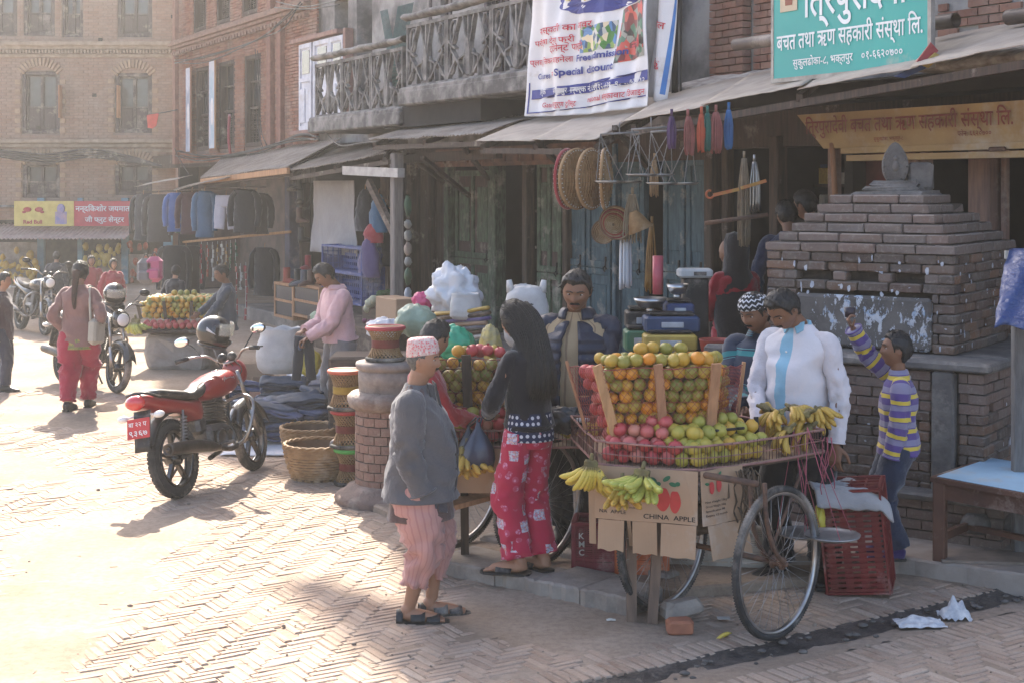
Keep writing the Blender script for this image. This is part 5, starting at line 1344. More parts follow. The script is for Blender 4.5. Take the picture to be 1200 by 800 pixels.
# cardboard apron
def sheetpoly(m,pts,off):m.prism(pts,off)
apr=[]
def cardp(name,u0,u1,zt,zb,a,b,out,jag=0,parent=cart):
 n=(b-a).normalized();nn=V((n.y,-n.x,0));N_=8;pts=[]
 for i in range(N_+1):t=u0+(u1-u0)*i/N_;pts.append(lerp(a,b,t)+nn*(out[0]+.006*math.sin(t*9))+V((0,0,zt)))
 for i in range(N_,-1,-1):t=u0+(u1-u0)*i/N_;pts.append(lerp(a,b,t)+nn*(out[1]+.006*math.sin(t*7))+V((0,0,zb+jag*math.sin(i*1.3))))
 k=len(pts);mm=MB();vs=pts+[p-nn*.004 for p in pts];fs=[]
 for i in range(N_):fs+=[(i,k-1-i,k-2-i,i+1),(k+i+1,2*k-2-i,2*k-1-i,k+i)]
 for i in range(k):fs.append(((i+1)%k,i,k+i,k+(i+1)%k))
 mm.add(vs,fs); return mm.build(name,CARD,parent),nn
AA,BB=A_+V((0,-.015,0)),B_+V((0,-.015,0));B2=B_+(C_-B_)*.32
o1,n1=cardp('cardboard',-.02,1.0,.872,.585,AA,BB,(.012,.022));o2,n2=cardp('cardboard',.0,1.0,.872,.58,BB+V((.004,.0,0)),B2,(.012,.03))
cardp('cardboard_flap',.02,.28,.583,.42,AA,BB,(.024,.04),.006);cardp('cardboard_flap',.30,.335,.583,.43,AA,BB,(.01,-.05));cardp('cardboard_flap',.36,.60,.583,.405,AA,BB,(.024,.01),.004);cardp('cardboard_flap',.645,.99,.583,.41,AA,BB,(.024,.05),.004);cardp('cardboard_flap',.1,1.06,.578,.40,BB+V((.004,0,0)),B2,(.032,.07),.004)
cardp('cardboard_flap',-.10,-.03,.85,.43,AA,BB,(.0,-.03))
INK=mat('black_print',(.035,.03,.03),(.02,.02,.02),bump=0);REDI=mat('red_print',(.50,.05,.045),(.42,.05,.04),scale=20,bump=0);GRNI=mat('green_print',(.04,.16,.07),(.03,.1,.05),bump=0)
LN1=(BB-AA).length;d1=(BB-AA).normalized();LN2=(B2-BB).length;d2=(B2-BB).normalized()
def on1(x,y):t=x/LN1;s=(.872-y)/.287; return AA+d1*x+n1*(.0145+.006*math.sin(t*9)*(1-s)+.010*s+.006*math.sin(t*7)*s)+V((0,0,y))
def on2(x,y):t=x/LN2;s=(.872-y)/.292; return BB+V((.004,0,0))+d2*x+n2*(.0155+.006*math.sin(t*9)*(1-s)+.018*s+.006*math.sin(t*7)*s)+V((0,0,y))
def apple(m,on,cx,cz,w_,h,lobes=3):
 N_=40;P_=[]
 for k in range(N_):
  a=2*PI*k/N_;P_.append((cx+w_*math.cos(a)*(1+.08*math.cos(3*a+.4)),cz+h*math.sin(a)*(1-.16*max(0,math.sin(a))**8)))
 c0=on(cx,cz);vs=[c0]+[on(*p) for p in P_];m.add(vs,[(0,1+k,1+(k+1)%N_) for k in range(N_)])
m=MB();
for q_ in ((on1,LN1*.66,.715,.038,.068),(on1,LN1*.78,.705,.030,.064),(on2,.07,.78,.020,.035),(on2,.13,.79,.022,.042)):m=MB();apple(m,*q_);m.build('apple_print',REDI,cart)
m=MB()
for (cx,cz,a,L__) in ((.60,.80,2.6,.045),(.66,.81,.6,.05),(.72,.80,-.2,.045),(.64,.795,3.3,.03),(.78,.795,.3,.03)):
 P_=[(LN1*cx+L__*(.5+.5*math.cos(t))*math.cos(a)-.012*math.sin(t)*math.sin(a),cz+L__*(.5+.5*math.cos(t))*math.sin(a)+.012*math.sin(t)*math.cos(a)) for t in [2*PI*k/12 for k in range(12)]]
 m.add([on1(*p)+n1*.001 for p in P_],[tuple(range(12))])
for cx,cz,a in ((.10,.835,2.4),(.13,.84,.5),(.05,.80,3.)):
 P_=[(cx+.03*(.5+.5*math.cos(t))*math.cos(a)-.008*math.sin(t)*math.sin(a),cz+.03*(.5+.5*math.cos(t))*math.sin(a)+.008*math.sin(t)*math.cos(a)) for t in [2*PI*k/12 for k in range(12)]];m.add([on2(*p)+n2*.001 for p in P_],[tuple(range(12))])
m.build('leaf_print',GRNI,cart)
m=MB();lettering(m,'CHINA  APPLE',on1,LN1*.47,.603,.026,w=LN1*.51,bold=.012);lettering(m,'NA  APPLE',on1,LN1*.03,.62,.020,w=LN1*.27,bold=.005)
for i,s in enumerate(('Net Weight 15kg','Gross Weight 16kg','Specification 88','Expiry 12 month')):lettering(m,s,on2,.02,.70-.024*i,.011,w=.17-.01*(i%3),bold=.01)
for i,s in enumerate(('15kg','40*30*30','month')):lettering(m,s,on1,LN1*.33,.70-.024*i,.011,w=.06,bold=.01)
m.build('print',INK,cart,kind='stuff')
# the netted heap
G1='mandarins heaped behind the net of the front cart'
def kinds1(u,v,t):
 if u<.06 and v>.15:return 'pomegranate','pink pomegranate behind the slanting left slats of the front cart heap','pomegranates in the left side of the front heap'
 if t>1.0:return 'mandarin','mandarin on the loose top of the netted heap on the front cart','mandarins topping the front heap'
 return 'mandarin','mandarin behind the net and slats in the big heap on the front cart',G1
Tp=[P(698,432,8.02),P(842,430,8.02),P(869,428,8.62),P(668,428,8.45)]
Bp=[P(719,511,8.10),P(834,509,8.10),P(860,500,8.6),P(694,520,8.4)]
heap(cart,Bp,Tp,.0405,None,None,kinds1,[('f',.01,.052),('f',.5,.05),('f',.97,.055),('r',.95,.04),('l',.97,.04)],zheap=.055,backfill=False)
# pomegranates and sweet limes in front, two or three deep
def along(s,inset,z):
 L1=(B_-A_).length;c=(B_+C_)/2
 if s<L1:p=lerp(A_,B_,s/L1);n=V((-(B_-A_).y,(B_-A_).x,0)).normalized()
 else:p=B_+(C_-B_).normalized()*(s-L1);n=V((-(C_-B_).y,(C_-B_).x,0)).normalized()
 return p+n*inset+V((0,0,z))
r=.041
for lev,(z,rows) in enumerate(((.918,(0,1,2)),(.982,(0,1,2)),(1.042,(1,2)),(1.09,(2,)))):
 for j in rows:
  s=.05+.04*((lev+j)%2)
  while s<1.12:
   L1=.56
   top=math.sin(PI*min(1,s/.62))*.9 if s<.62 else math.sin(PI*(s-.5)/.75)
   if (lev<2 or (lev==2 and top>.35) or (lev==3 and top>.8)) and not (lev==3 and .5<s<.7):
    kd='pomegranate' if s+.05*j<.42+ru(-.03,.03) and True else 'sweet_lime'
    if s<.13 and lev==3:kd='pomegranate'
    lb=('pink pomegranate in the front left corner of the front cart tray','pomegranates on the front cart tray') if kd=='pomegranate' else ('green yellow sweet lime in the rack at the front corner of the front cart','sweet limes on the front cart tray')
    fruit(kd,along(s,.055+.075*j,z)+V((ru(-.006,.006),ru(-.006,.006),ru(-.004,.006))),r,*lb)
   s+=.083
for k,(px,py,Y,rz,kd,tl) in enumerate(((905,500,8.5,.3,3,1.35),(925,494,8.6,2.2,3,1.5),(938,500,8.55,-.5,3,1.3),(952,497,8.65,1.5,3,1.5),(915,515,8.4,.1,3,1.1),(940,512,8.55,-.3,3,1.1),(893,494,8.6,3.5,3,1.4))):
 bunch('spotted yellow banana bunch %s the right end of the front cart rack'%('heaped on top of' if py<500 else 'lying inside'),P(px,py-4,Y)+V((0,-.15,.085 if py<505 else .06)),kd,rz,2,6,1.1,tl,.3*((k%3)-1),group='banana bunches %s the cart rack'%('on top of' if py<500 else 'in'))
bunch('yellow banana bunch hanging leftmost from the front cart tray',P(692,546,7.86),1,1.9,3,7,1.1,.1,.1,sc_=1.0)
bunch('yellow banana bunch hanging just left of the cardboard corner',P(706,564,7.84),1,.6,2,5,1.1,-.2,sc_=.95)
bunch('small brown tipped banana bunch hanging in the middle of the cardboard',P(730,570,7.80),3,-1.4,2,6,1.0,-.05,sc_=1.05)
bunch('greenish banana bunch hanging over the apple print',P(752,557,7.76),2,-2.2,2,7,1.25,-.25,sc_=1.1)
b_=bunch('single dropped yellow banana lying on the paving near the wheel',G(860,741,.02),1,.2,1,1,1.,PI/2,sc_=.8) if False else None
o=bpy.data.objects.new('fallen_banana',BM[1]);C.objects.link(o);o.matrix_world=Mx(G(858,741,.02),rz=0)@Matrix.Rotation(PI/2,4,'Y')@Matrix.Rotation(0,4,'Z')@Matrix.Scale(.7,4);tag(o,'fallen yellow banana lying on the paving left of the cart wheel','banana')
# sticks and the hanging weighing pans with pink strings
def pan(label,c,r,hang,mt=STEEL,group=None):
 p=thing('weighing_pan',label,'scale pan',c,group=group);m=MB();m.lathe([(0,0),(r*.8,.002),(r*.96,.012),(r,.024),(r*.97,.020),(r*.78,.008),(0,.005)],40);m.build('pan',mt,p)
 h=V(hang)-V(c);m=MB()
 for k in range(3):a=2*PI*k/3+.6;m.tube([(r*.97*math.cos(a),r*.97*math.sin(a),.02),tuple(h)],.0022,4)
 m.build('string',STR,p); return p
PANM=mat('scratched_pan',(.40,.39,.38),(.25,.25,.25),rough=.38,metal=.85,bump=.15,scale=9)
pan('round steel weighing pan hanging by pink strings behind the front wheel',P(975,630,7.95),.155,P(946,500,8.2),PANM);pan('second steel pan under pink strings overlapping behind the cart wheel',P(940,627,8.25),.15,P(930,505,8.3),PANM)
m=MB();m.beam(P(808,503,8.1),P(868,505,8.15),.03,.02);m.tube([P(805,498,8.05),P(830,505,8.0),P(872,501,8.1)],.008,6);m.tube([P(887,512,8.2),P(886,488,8.2)],.014,8)
tag(m.build('balance_beam',IRON),'dark iron balance beam laid over the limes on the front cart','scale beam')
m=MB()
for i in range(9):
 p=P(ru(930,975),512,8.3+ru(-.1,.2));pts=[p]
 for k in range(6):p=p+V((ru(-.02,.02),ru(-.02,.02),-ru(.02,.07)));pts.append(p)
 m.tube(pts,.003,4)
m.build('loose_string',STR,cart,kind='stuff')
bag_y=mat('yellow_plastic_bag',(.5,.42,.05),(.35,.28,.04),rough=.4,bump=.6,bs=20)
blob('plastic_bag','crumpled yellow plastic bag hanging behind the cart wheel by the red crate','bag',bag_y,P(960,612,8.45),(.035,.04,.10),2)
# brick and stone at the prop
q=G(797,736,.03);m=MB();m.bbox((q.x,q.y+.03,.035),(.14,.10,.075),.012,rz=.1,jit=.004);tag(m.build('loose_brick',mat('fresh_red_brick',(.40,.15,.08),(.26,.10,.06),bump=.7,bs=40)),'reddish loose brick lying in front of the cart prop','brick')
q=G(800,720,.03);m=MB();m.bbox((q.x,q.y+.02,.06),(.24,.14,.10),.03,rz=.35,ry=-.08,jit=.012);tag(m.build('stone',KSTONE),'flat grey brown stone wedged against the cart prop','stone')
# litter
q=G(1095,722);
def paper(label,q,w_,d_,h,seed,mt,name='crumpled_paper'):
 m=MB();m.sheet(lambda u,v:V((q[0]+w_*(u-.5),q[1]+d_*(v-.5),.008+h*(.5+.5*noise.noise(V((u*2+seed,v*2,0))))*math.sin(PI*u)*math.sin(PI*v)*1.3+h*.25*noise.noise(V((u*6,v*6,seed))))),22,18,th=.002,uvs=False,smooth=False); return tag(m.build(name,mt),label,'litter')
NEWS=mat('newsprint',(.58,.56,.55),(.35,.35,.38),scale=22,rough=.8,bump=.2)
paper('crumpled sheet of newspaper lying in the gutter',G(1078,731),.26,.16,.05,2,NEWS);paper('balled up newspaper at the gutter edge further right',G(1118,722),.16,.15,.12,5,NEWS)
paper('flattened pale blue scrap on the paving under the cart',G(848,725),.07,.05,.004,7,TINW);paper('small white scrap on the bricks before the cart legs',G(716,727),.05,.03,.01,8,TINW)
paper('flat square of pale card on the pavement behind the man in the cap',G(585,620,.06)+V((0,0,.05)),.4,.3,.004,9,CARDD)
# ================= second cart
c2=thing('fruit_cart','second fruit cart behind the woman with long hair','cart')
A2,B2_,C2,D2=V((-.52,9.02,0)),V((.02,8.93,0)),V((.56,8.95,0)),V((.56,9.45,0));E2=V((-.55,9.65,0))
W2=V((.17,8.98,.055));W2L=W2-ax_*.72
for q in (W2,W2L):wheel(c2,(q.x,q.y,.405+.045),pd)
m=MB();m.tube([W2+V((0,0,.4)),W2L+V((0,0,.4))],.016,8)
for q in (W2,W2L):
 for e in (-1,1):o_=ax_*(.045*e);m.tube(smoothpath([q+o_+V((0,0,.4)),q+o_+pd*(-.1)+V((0,0,.5)),q+o_+pd*(-.16)+V((0,0,.74))]),.0125,8)
m.build('frame',RUST,c2)
rack(c2,[A2,B2_,C2,D2,E2],.80,.90)
for a,b in ((G(545,655,.05),V((-.3,9.1,.78))),(V((-.42,9.5,.05)),V((-.42,9.5,.78)))):m=MB();m.beam(a,b,.05,.045,up=(0,1,0));m.build('leg',WOOD,c2)
def cb2(name,pts,mt=CARD):m=MB();m.prism(pts,(0,.006,0)); return m.build(name,mt,c2)
cb2('cardboard',[V((-.52,9.0,.79)),V((-.05,8.9,.79)),V((-.04,8.9,.52)),V((-.5,9.0,.50))]);cb2('cardboard',[V((-.05,8.9,.79)),V((.1,8.92,.79)),V((.08,8.92,.47)),V((-.04,8.9,.5))],CARDD)
m=MB();m.beam(V((-.5,8.95,.42)),V((-.12,9.2,.47)),.26,.03);m.build('side_board',WOODN,c2)
def kinds2(u,v,t):
 if t>1:return ('pomegranate' if u>.35 and u<.75 and rnd()<.6 else 'mandarin'),'fruit on the loose top of the heap on the second cart','fruit topping the second heap'
 return 'mandarin','mandarin in the netted heap of the second cart behind the man in the cap','mandarins in the second cart heap'
T2=[P(500,420,9.15),P(628,420,9.15),P(640,420,9.7),P(498,420,9.7)];Bq2=[P(508,500,9.2),P(622,500,9.2),P(628,490,9.6),P(505,490,9.6)]
heap(c2,Bq2,T2,.044,None,None,kinds2,[('f',.36,.06),('f',.99,.04),('f',.0,.04)],zheap=.03,backfill=False,wood=WOOD,front=True)
for lev,(z,rows) in enumerate(((.845,(0,1)),(.915,(0,1)),(.975,(1,)))):
 for j in rows:
  x=-.46+.04*((lev+j)%2)
  while x<.02:
   if not (lev==2 and x<-.42):
    kd='sweet_lime' if (x<-.2 and lev>0) else 'pomegranate'
    fruit(kd,V((x,9.03+.08*j,z)),.042,*(('sweet lime on the tray of the second cart before the netted heap','sweet limes on the second cart') if kd=='sweet_lime' else ('red pomegranate on the tray of the second cart','pomegranates on the second cart')))
   x+=.086
for i in range(9):fruit('sweet_lime',V((.33+.03*i%.22,9.0+ru(0,.2),.86+.02*(i%2))),.038,'small lime in the right end of the second cart beside the black bag','limes at the right end of the second cart')
bunch('brownish banana bunch hanging from the second cart beside the blue bag',P(548,530,8.82),3,-1.2,3,6,1.2,.1,sc_=1.25)
BAGB=mat('black_plastic_bag',(.02,.022,.028),(.012,.012,.016),rough=.3,bump=.9,bs=22,spec=.6)
blob('plastic_bag','black plastic bag lying on the right end of the second cart','bag',BAGB,P(660,492,8.95),(.12,.08,.08),7,.45)
blob('plastic_bag','small white plastic bag on the second cart rail beside the black bag','bag',PBAG,P(681,491,8.9),(.05,.04,.018),8,.4)
# ================= far stall on a stone block
q0=G(172,432);q1=G(246,430)
st=thing('fruit_stall','far fruit stall of mandarins and apples on a pale stone block behind the motorbikes','stall')
def rockbox(m,c,d,jit=.05,n=8):
 vs=[];fs=[]
 def sgn(t):return math.copysign(abs(t)**.35,t)
 for i in range(n+1):
  th=PI*i/n
  for k in range(2*n):a=2*PI*k/(2*n);v=V((sgn(math.sin(th)*math.cos(a))*d[0]/2,sgn(math.sin(th)*math.sin(a))*d[1]/2,sgn(math.cos(th))*d[2]/2));v+=V((1,1,1))*jit*noise.noise(v*4);vs.append(V(c)+v)
 m.add(vs,[(i*2*n+k,(i+1)*2*n+k,(i+1)*2*n+(k+1)%(2*n),i*2*n+(k+1)%(2*n)) for i in range(n) for k in range(2*n)],False)
cx,cy=(q0.x+q1.x)/2,18.9+.45;FS=FPX/18.9
m=MB();rockbox(m,(cx,cy,.22),(.88,.8,.5),.06,10);m.build('stone_block',mat('pale_stone_block',(.36,.32,.28),(.22,.19,.17),bump=.7,bd=.02,bs=12,scale=3),st)
m=MB();m.bbox((cx+.0,cy-.05,.50),(1.0,.9,.04),.01);m.build('stall_board',WOOD,st)
zb_=.56;kk=lambda u,v,t:('mandarin','small far mandarin heaped on the stall behind the motorbikes','mandarins on the far stall')
heap(st,[(cx-.46,cy-.32,zb_+.10),(cx+.52,cy-.32,zb_+.10),(cx+.55,cy+.3,zb_+.1),(cx-.46,cy+.3,zb_+.1)],[(cx-.50,cy-.36,zb_+.32),(cx+.56,cy-.36,zb_+.32),(cx+.6,cy+.34,zb_+.32),(cx-.5,cy+.34,zb_+.32)],.042,None,None,kk,[('f',.0,.04),('f',.33,.04),('f',.67,.04),('f',1.,.04)],zheap=.05,net=False,wood=WOOD,backfill=False,stuff='mandarin_heap')
for j in range(2):
 for i in range(11):fruit('pomegranate',V((cx-.42+.088*i+.04*j,cy-.42+.08*j,.575+.03*j)),.045,'small red apple in the front row of the far stall','apples on the far stall')
bunch('greenish banana bunch hanging at the left of the far stall',(cx-.50,cy-.45,.62),4,1.0,3,6,1.4,.1,sc_=1.5)
# ------------------------------------------------------------ motorbikes
random.seed(31)
def carpaint(name,a,rough=.3):
 t=NT(name);o=t.co();d=t.ramp(t.noise(o,6,6,.7),[(.55,0.),(.85,.3)])
 t.P(Base_Color=t.mix(d,a,(.22,.15,.12)),Roughness=t.math('ADD',t.math('MULTIPLY',d,.6),rough),Coat_Weight=.35,Coat_Roughness=.2,Specular_IOR_Level=.5); return t.m
BRED=carpaint('red_bike_paint',(.24,.006,.010));BBLK=carpaint('black_bike_paint',(.009,.009,.011),.22);SILV=mat('silver_decal',(.5,.5,.52),(.35,.35,.38),rough=.35,metal=.5)
SEAT=mat('vinyl_seat',(.03,.028,.027),(.018,.017,.017),rough=.5,bump=.2,dust=.35);ENG=mat('engine_metal',(.16,.155,.15),(.06,.058,.055),rough=.45,metal=.7,dust=.25,bump=.4)
TAIL=NT('red_lens');TAIL.P(Base_Color=(.5,.01,.012,1),Roughness=.15,Coat_Weight=1.);TAIL=TAIL.m
CLEAR=NT('clear_lens');CLEAR.P(Base_Color=(.72,.70,.66,1),Roughness=.12,Coat_Weight=.6);CLEAR=CLEAR.m
MIRR=NT('mirror_glass');MIRR.P(Base_Color=(.8,.82,.85,1),Roughness=.04,Metallic=1.);MIRR=MIRR.m
PLATE=mat('red_number_plate',(.55,.03,.03),(.42,.03,.03),rough=.45,bump=.05);PLW=mat('plate_white',(.75,.72,.7),(.6,.58,.56),rough=.5,bump=0)
def shell(m,secs,n=18,p=2.4):
 """loft through sections (x, zc, half width, up, down)"""
 rings=[]
 for (x,zc,hw,up,dn) in secs:
  r=[]
  for k in range(n):
   a=2*PI*k/n;c,s=math.cos(a),math.sin(a);r.append(V((x,hw*math.copysign(abs(c)**(2/p),c),zc+(up if s>0 else dn)*math.copysign(abs(s)**(2/p),s))))
  rings.append(r)
 out=[]
 for i in range(len(rings)-1):
  for j in range(4):
   t=j/4;row=[]
   for k in range(n):
    a_,b_,c_,d_=rings[max(i-1,0)][k],rings[i][k],rings[i+1][k],rings[min(i+2,len(rings)-1)][k]
    row.append(.5*((2*b_)+(c_-a_)*t+(2*a_-5*b_+4*c_-d_)*t*t+(3*b_-a_-3*c_+d_)*t**3))
   out.append(row)
 out.append(rings[-1]);m.loft(out,True,True)
def alloy_wheel(par,c,R_,w_,M,spokes=5):
 n=48;m=MB();m.M=M@Matrix.Translation(c);r=w_/2
 m.tube([((R_-r)*math.cos(2*PI*i/n),0,(R_-r)*math.sin(2*PI*i/n)) for i in range(n)],r,12,closed=True,up=(0,1,0))
 for i in range(56):
  a=2*PI*i/56
  for s in (-1,0,1):m.box(((R_-.003-abs(s)*.010)*math.cos(a+.05*s),s*w_*.28,(R_-.003-abs(s)*.010)*math.sin(a+.05*s)),(.010,w_*.2,.022),ry=-a)
 t=m.build('wheel',RUBBER,par)
 m=MB();m.M=M@Matrix.Translation(c)
 for y in (-r*.7,r*.7):m.tube([((R_-2*r+.004)*math.cos(2*PI*i/n),y,(R_-2*r+.004)*math.sin(2*PI*i/n)) for i in range(n)],.011,6,closed=True)
 for i in range(spokes):
  a=2*PI*i/spokes+.3;m.beam((.04*math.cos(a),0,.04*math.sin(a)),((R_-2*r)*math.cos(a),0,(R_-2*r)*math.sin(a)),.035,.03,up=(-math.sin(a),0,math.cos(a)))
 m.M=m.M@Matrix.Rotation(PI/2,4,'X');m.lathe([(0,-.06),(.05,-.055),(.055,0),(.05,.055),(0,.06)],18);m.build('rim',BBLK,t); return t
def helmet(label,M,parent=None,name='helmet'):
 h=thing(name,label,'helmet',M=M);m=MB();vs=[];nu,nv=32,20
 for i in range(nv+1):
  th=PI*.80*i/nv
  for k in range(nu):a=2*PI*k/nu;d=V((math.sin(th)*math.cos(a),math.sin(th)*math.sin(a),math.cos(th)));vs.append((d.x*.150+(.03 if d.x>0 and d.z<-.2 else 0),d.y*.125,d.z*.135))
 fs=[]
 for i in range(nv):
  for k in range(nu):
   a=2*PI*(k+.5)/nu;th=PI*.80*(i+.5)/nv;z=math.cos(th)
   if math.cos(a)>.45 and -.45<z<.38:continue
   fs.append((i*nu+k,(i+1)*nu+k,(i+1)*nu+(k+1)%nu,i*nu+(k+1)%nu))
 m.add(vs,fs,True);m.build('shell',BBLK,h)
 m=MB();m.ball((0,0,-.005),(.135,.112,.118),20,14);m.build('padding',DARK,h)
 m=MB();m.tube([(.118*math.cos(2*PI*k/24),.1*math.sin(2*PI*k/24),-.108) for k in range(24)],.012,6,closed=True);m.build('edge_trim',PLBLK,h)
 gl=NT('visor_plastic') if 'visor_plastic' not in MC else None
 if gl:gl.P(Base_Color=(.8,.78,.7,1),Roughness=.08,Transmission_Weight=.75,IOR=1.2);MC['visor_plastic']=gl.m
 m=MB();m.sheet(lambda u,v:(.166*math.cos((u-.5)*2.0)*math.cos(v*.7-.25),.133*math.sin((u-.5)*2.0),.03+.15*math.sin(v*.7-.25)),16,8,th=.002,uvs=False);m.build('visor',MC['visor_plastic'],h)
 m=MB()
 for s in (-1,1):m.sheet(lambda u,v:(-.02+.09*u,s*(.1265+.001-.02*(u-.4)**2),.02+.03*v*(1-u)-.02*u),6,3,th=.001,uvs=False)
 m.build('decal',SILV,h); return h
def motorbike(label,loc,fwd,lean,paint,detail=True,steer=0.,plate=None,helm=None,name='motorbike'):
 f=V((fwd[0],fwd[1],0)).normalized();rz=math.atan2(f.y,f.x)
 b=thing(name,label,'motorbike',M=Matrix.Translation(V(loc))@Matrix.Rotation(rz,4,'Z')@Matrix.Rotation(-lean,4,'X'))
 I=Matrix();WB=1.18
 alloy_wheel(b,V((0,0,.305)),.305,.095,I)
 ST=Matrix.Translation((WB-.12,0,.7))@Matrix.Rotation(steer,4,'Z')@Matrix.Translation((-WB+.12,0,-.7))
 alloy_wheel(b,V((WB,0,.29)),.29,.075,ST)
 m=MB();m.M=ST
 for s in (-1,1):m.tube([(WB,s*.085,.29),(WB-.09,s*.085,.52)],.024,10);m.tube([(WB-.09,s*.085,.52),(WB-.21,s*.085,.86)],.016,10)
 m.build('fork',CHROME,b)
 m=MB();m.M=ST;m.sheet(lambda u,v:(WB+.325*math.cos(.35+u*2.3),(v-.5)*.13,.29+.325*math.sin(.35+u*2.3)-.05*(2*v-1)**2),18,6,th=.005,uvs=False);m.build('front_mudguard',BBLK,b)
 m=MB();m.M=ST;h0=V((WB-.20,0,.93))
 for s in (-1,1):m.tube(smoothpath([h0,h0+V((.02,s*.09,.03)),h0+V((-.02,s*.17,.09)),h0+V((-.12,s*.30,.10)),h0+V((-.16,s*.36,.09))]),.011,8)
 hb=m.build('handlebar',CHROME,b)
 m=MB();m.M=ST
 for s in (-1,1):
  m.tube([h0+V((-.11,s*.28,.10)),h0+V((-.17,s*.38,.088))],.018,8);m.tube([h0+V((-.06,s*.24,.10)),h0+V((-.03,s*.36,.09))],.006,5)
 m.build('grip',RUBBER,hb,kind='stuff')
 for s in (-1,1):
  m=MB();m.M=ST;e=h0+V((-.06,s*.33,.24));m.tube(smoothpath([h0+V((-.05,s*.20,.1)),h0+V((-.03,s*.26,.18)),e]),.006,6)
  m.ball(e+V((.012,s*.02,0)),(.022,.07,.042),16,10);mi=m.build('mirror',PLBLK,hb)
  m=MB();m.M=ST;m.ball(e+V((-.004,s*.02,0)),(.012,.064,.037),16,10);m.build('mirror_glass',MIRR,mi)
 m=MB();m.M=ST;shell(m,[(WB-.15,.86,.05,.05,.06),(WB-.11,.86,.095,.10,.10),(WB-.03,.84,.09,.09,.10),(WB-.01,.84,.06,.06,.07)]);hl=m.build('headlight_cowl',paint,b)
 m=MB();m.M=ST;m.ball((WB-.015,0,.84),(.03,.075,.075),18,12);m.build('headlight',CLEAR,hl)
 m=MB();m.M=ST;m.ball(h0+V((.02,-.045,.05)),(.035,.042,.042),12,8);m.ball(h0+V((.02,.045,.05)),(.035,.042,.042),12,8);m.build('instrument',PLBLK,b)
 # tank, seat, cowl
 m=MB();shell(m,[(.44,.76,.08,.03,.05),(.52,.77,.12,.07,.09),(.67,.79,.155,.09,.12),(.84,.80,.15,.095,.12),(.95,.79,.10,.07,.08),(.99,.78,.05,.03,.04)]);tk=m.build('tank',paint,b)
 m=MB();m.lathe([(0,.01),(.035,.008),(.035,0)],14,c=(.80,0,.89));m.build('fuel_cap',CHROME,tk)
 m=MB()
 for s in (-1,1):
  vs,fs=text2d('PULSING'[:0] or 'Passion',1.,.03);k=.055
  m.add([V((.60+v[0]*k*s if False else (.86-(v[0]*k) if s>0 else .66+v[0]*k),s*(.153-.01*abs(v[0]*k-.1)),.80+v[1]*k)) for v in vs],fs)
 m.build('tank_lettering',SILV,tk,kind='stuff')
 m=MB();shell(m,[(-.26,.83,.05,.02,.02),(-.20,.835,.10,.035,.04),(-.02,.80,.125,.04,.05),(.14,.775,.13,.035,.05),(.22,.76,.12,.03,.05),(.40,.76,.11,.04,.05),(.50,.80,.08,.03,.04)]);m.build('seat',SEAT,b)
 m=MB();shell(m,[(-.40,.81,.03,.02,.02),(-.34,.80,.085,.05,.05),(-.2,.76,.115,.055,.07),(.0,.72,.125,.05,.07),(.2,.68,.12,.05,.08),(.36,.64,.10,.08,.12),(.44,.64,.05,.05,.08)]);cw=m.build('tail_cowl',paint,b)
 m=MB()
 for s in (-1,1):m.tube([(-.2,s*.112,.80),(-.34,s*.09,.85),(-.36,0,.86)],.011,6)
 m.build('grab_rail',PLBLK,b)
 m=MB();m.ball((-.375,0,.79),(.055,.085,.058),18,12);m.build('tail_light',TAIL,b)
 for s in (-1,1):
  m=MB();m.ball((-.33,s*.16,.68),(.045,.045,.028),12,8);m.tube([(-.3,s*.06,.69),(-.33,s*.13,.68)],.01,6);m.build('indicator',CLEAR,b)
 m=MB();m.sheet(lambda u,v:(-.30-.08*u+.0*v,(v-.5)*(.15-.02*u),.72-.30*u),6,4,th=.006,uvs=False);m.sheet(lambda u,v:(.345*math.cos(1.0+u*1.7),(v-.5)*.12,.305+.345*math.sin(1.0+u*1.7)),12,4,th=.005,uvs=False);m.build('rear_mudguard',PLBLK,b)
 if plate:
  m=MB();m.M=Matrix.Translation((-.385,0,.60))@Matrix.Rotation(math.radians(14),4,'Y');m.bbox((0,0,0),(.006,.20,.15),.002);pl=m.build('number_plate',PLATE,b)
  T_=MB();T_.M=m.M;fn=lambda x,y:V((-.006,-x,y));lettering(T_,plate[0],fn,-.085,.015,.035,w=.16,bold=.02);lettering(T_,plate[1],fn,-.08,-.055,.042,w=.16,bold=.03);T_.build('plate_number',PLW,pl,kind='stuff')
 m=MB()
 for s in (-1,1):
  m.tube([(-.02,s*.115,.33),(.06,s*.115,.66)],.010,6)
  n=90;m.tube([(-.015+.07*i/n+.0*1+.026*math.cos(i*.7)*.95,s*.115+.026*math.sin(i*.7),.36+.25*i/n-.026*math.cos(i*.7)*.25) for i in range(n)],.0055,5)
 m.build('shock_absorber',mat('grey_spring',(.3,.3,.3),(.2,.2,.2),rough=.4,metal=.7),b)
 m=MB();shell(m,[(-.30,.40,.035,.035,.035),(-.28,.40,.048,.048,.048),(.05,.37,.052,.052,.052),(.28,.33,.045,.045,.045),(.40,.30,.022,.022,.022)]);
 for i,v in enumerate(m.v):m.v[i]=v+V((0,-.17,0))
 m.tube(smoothpath([(.38,-.17,.30),(.62,-.15,.26),(.78,-.10,.30),(.80,-.04,.46),(.72,-.02,.56)]),.02,8);m.tube([(-.301,-.17,.40),(-.315,-.17,.40)],.02,10);m.build('exhaust',mat('dark_exhaust',(.09,.08,.075),(.04,.037,.035),rough=.35,metal=.8,dust=.3),b)
 m=MB();m.bbox((.55,0,.38),(.34,.24,.20),.04,jit=.004);m.M=Matrix.Translation((.64,0,.55))@Matrix.Rotation(math.radians(18),4,'Y')
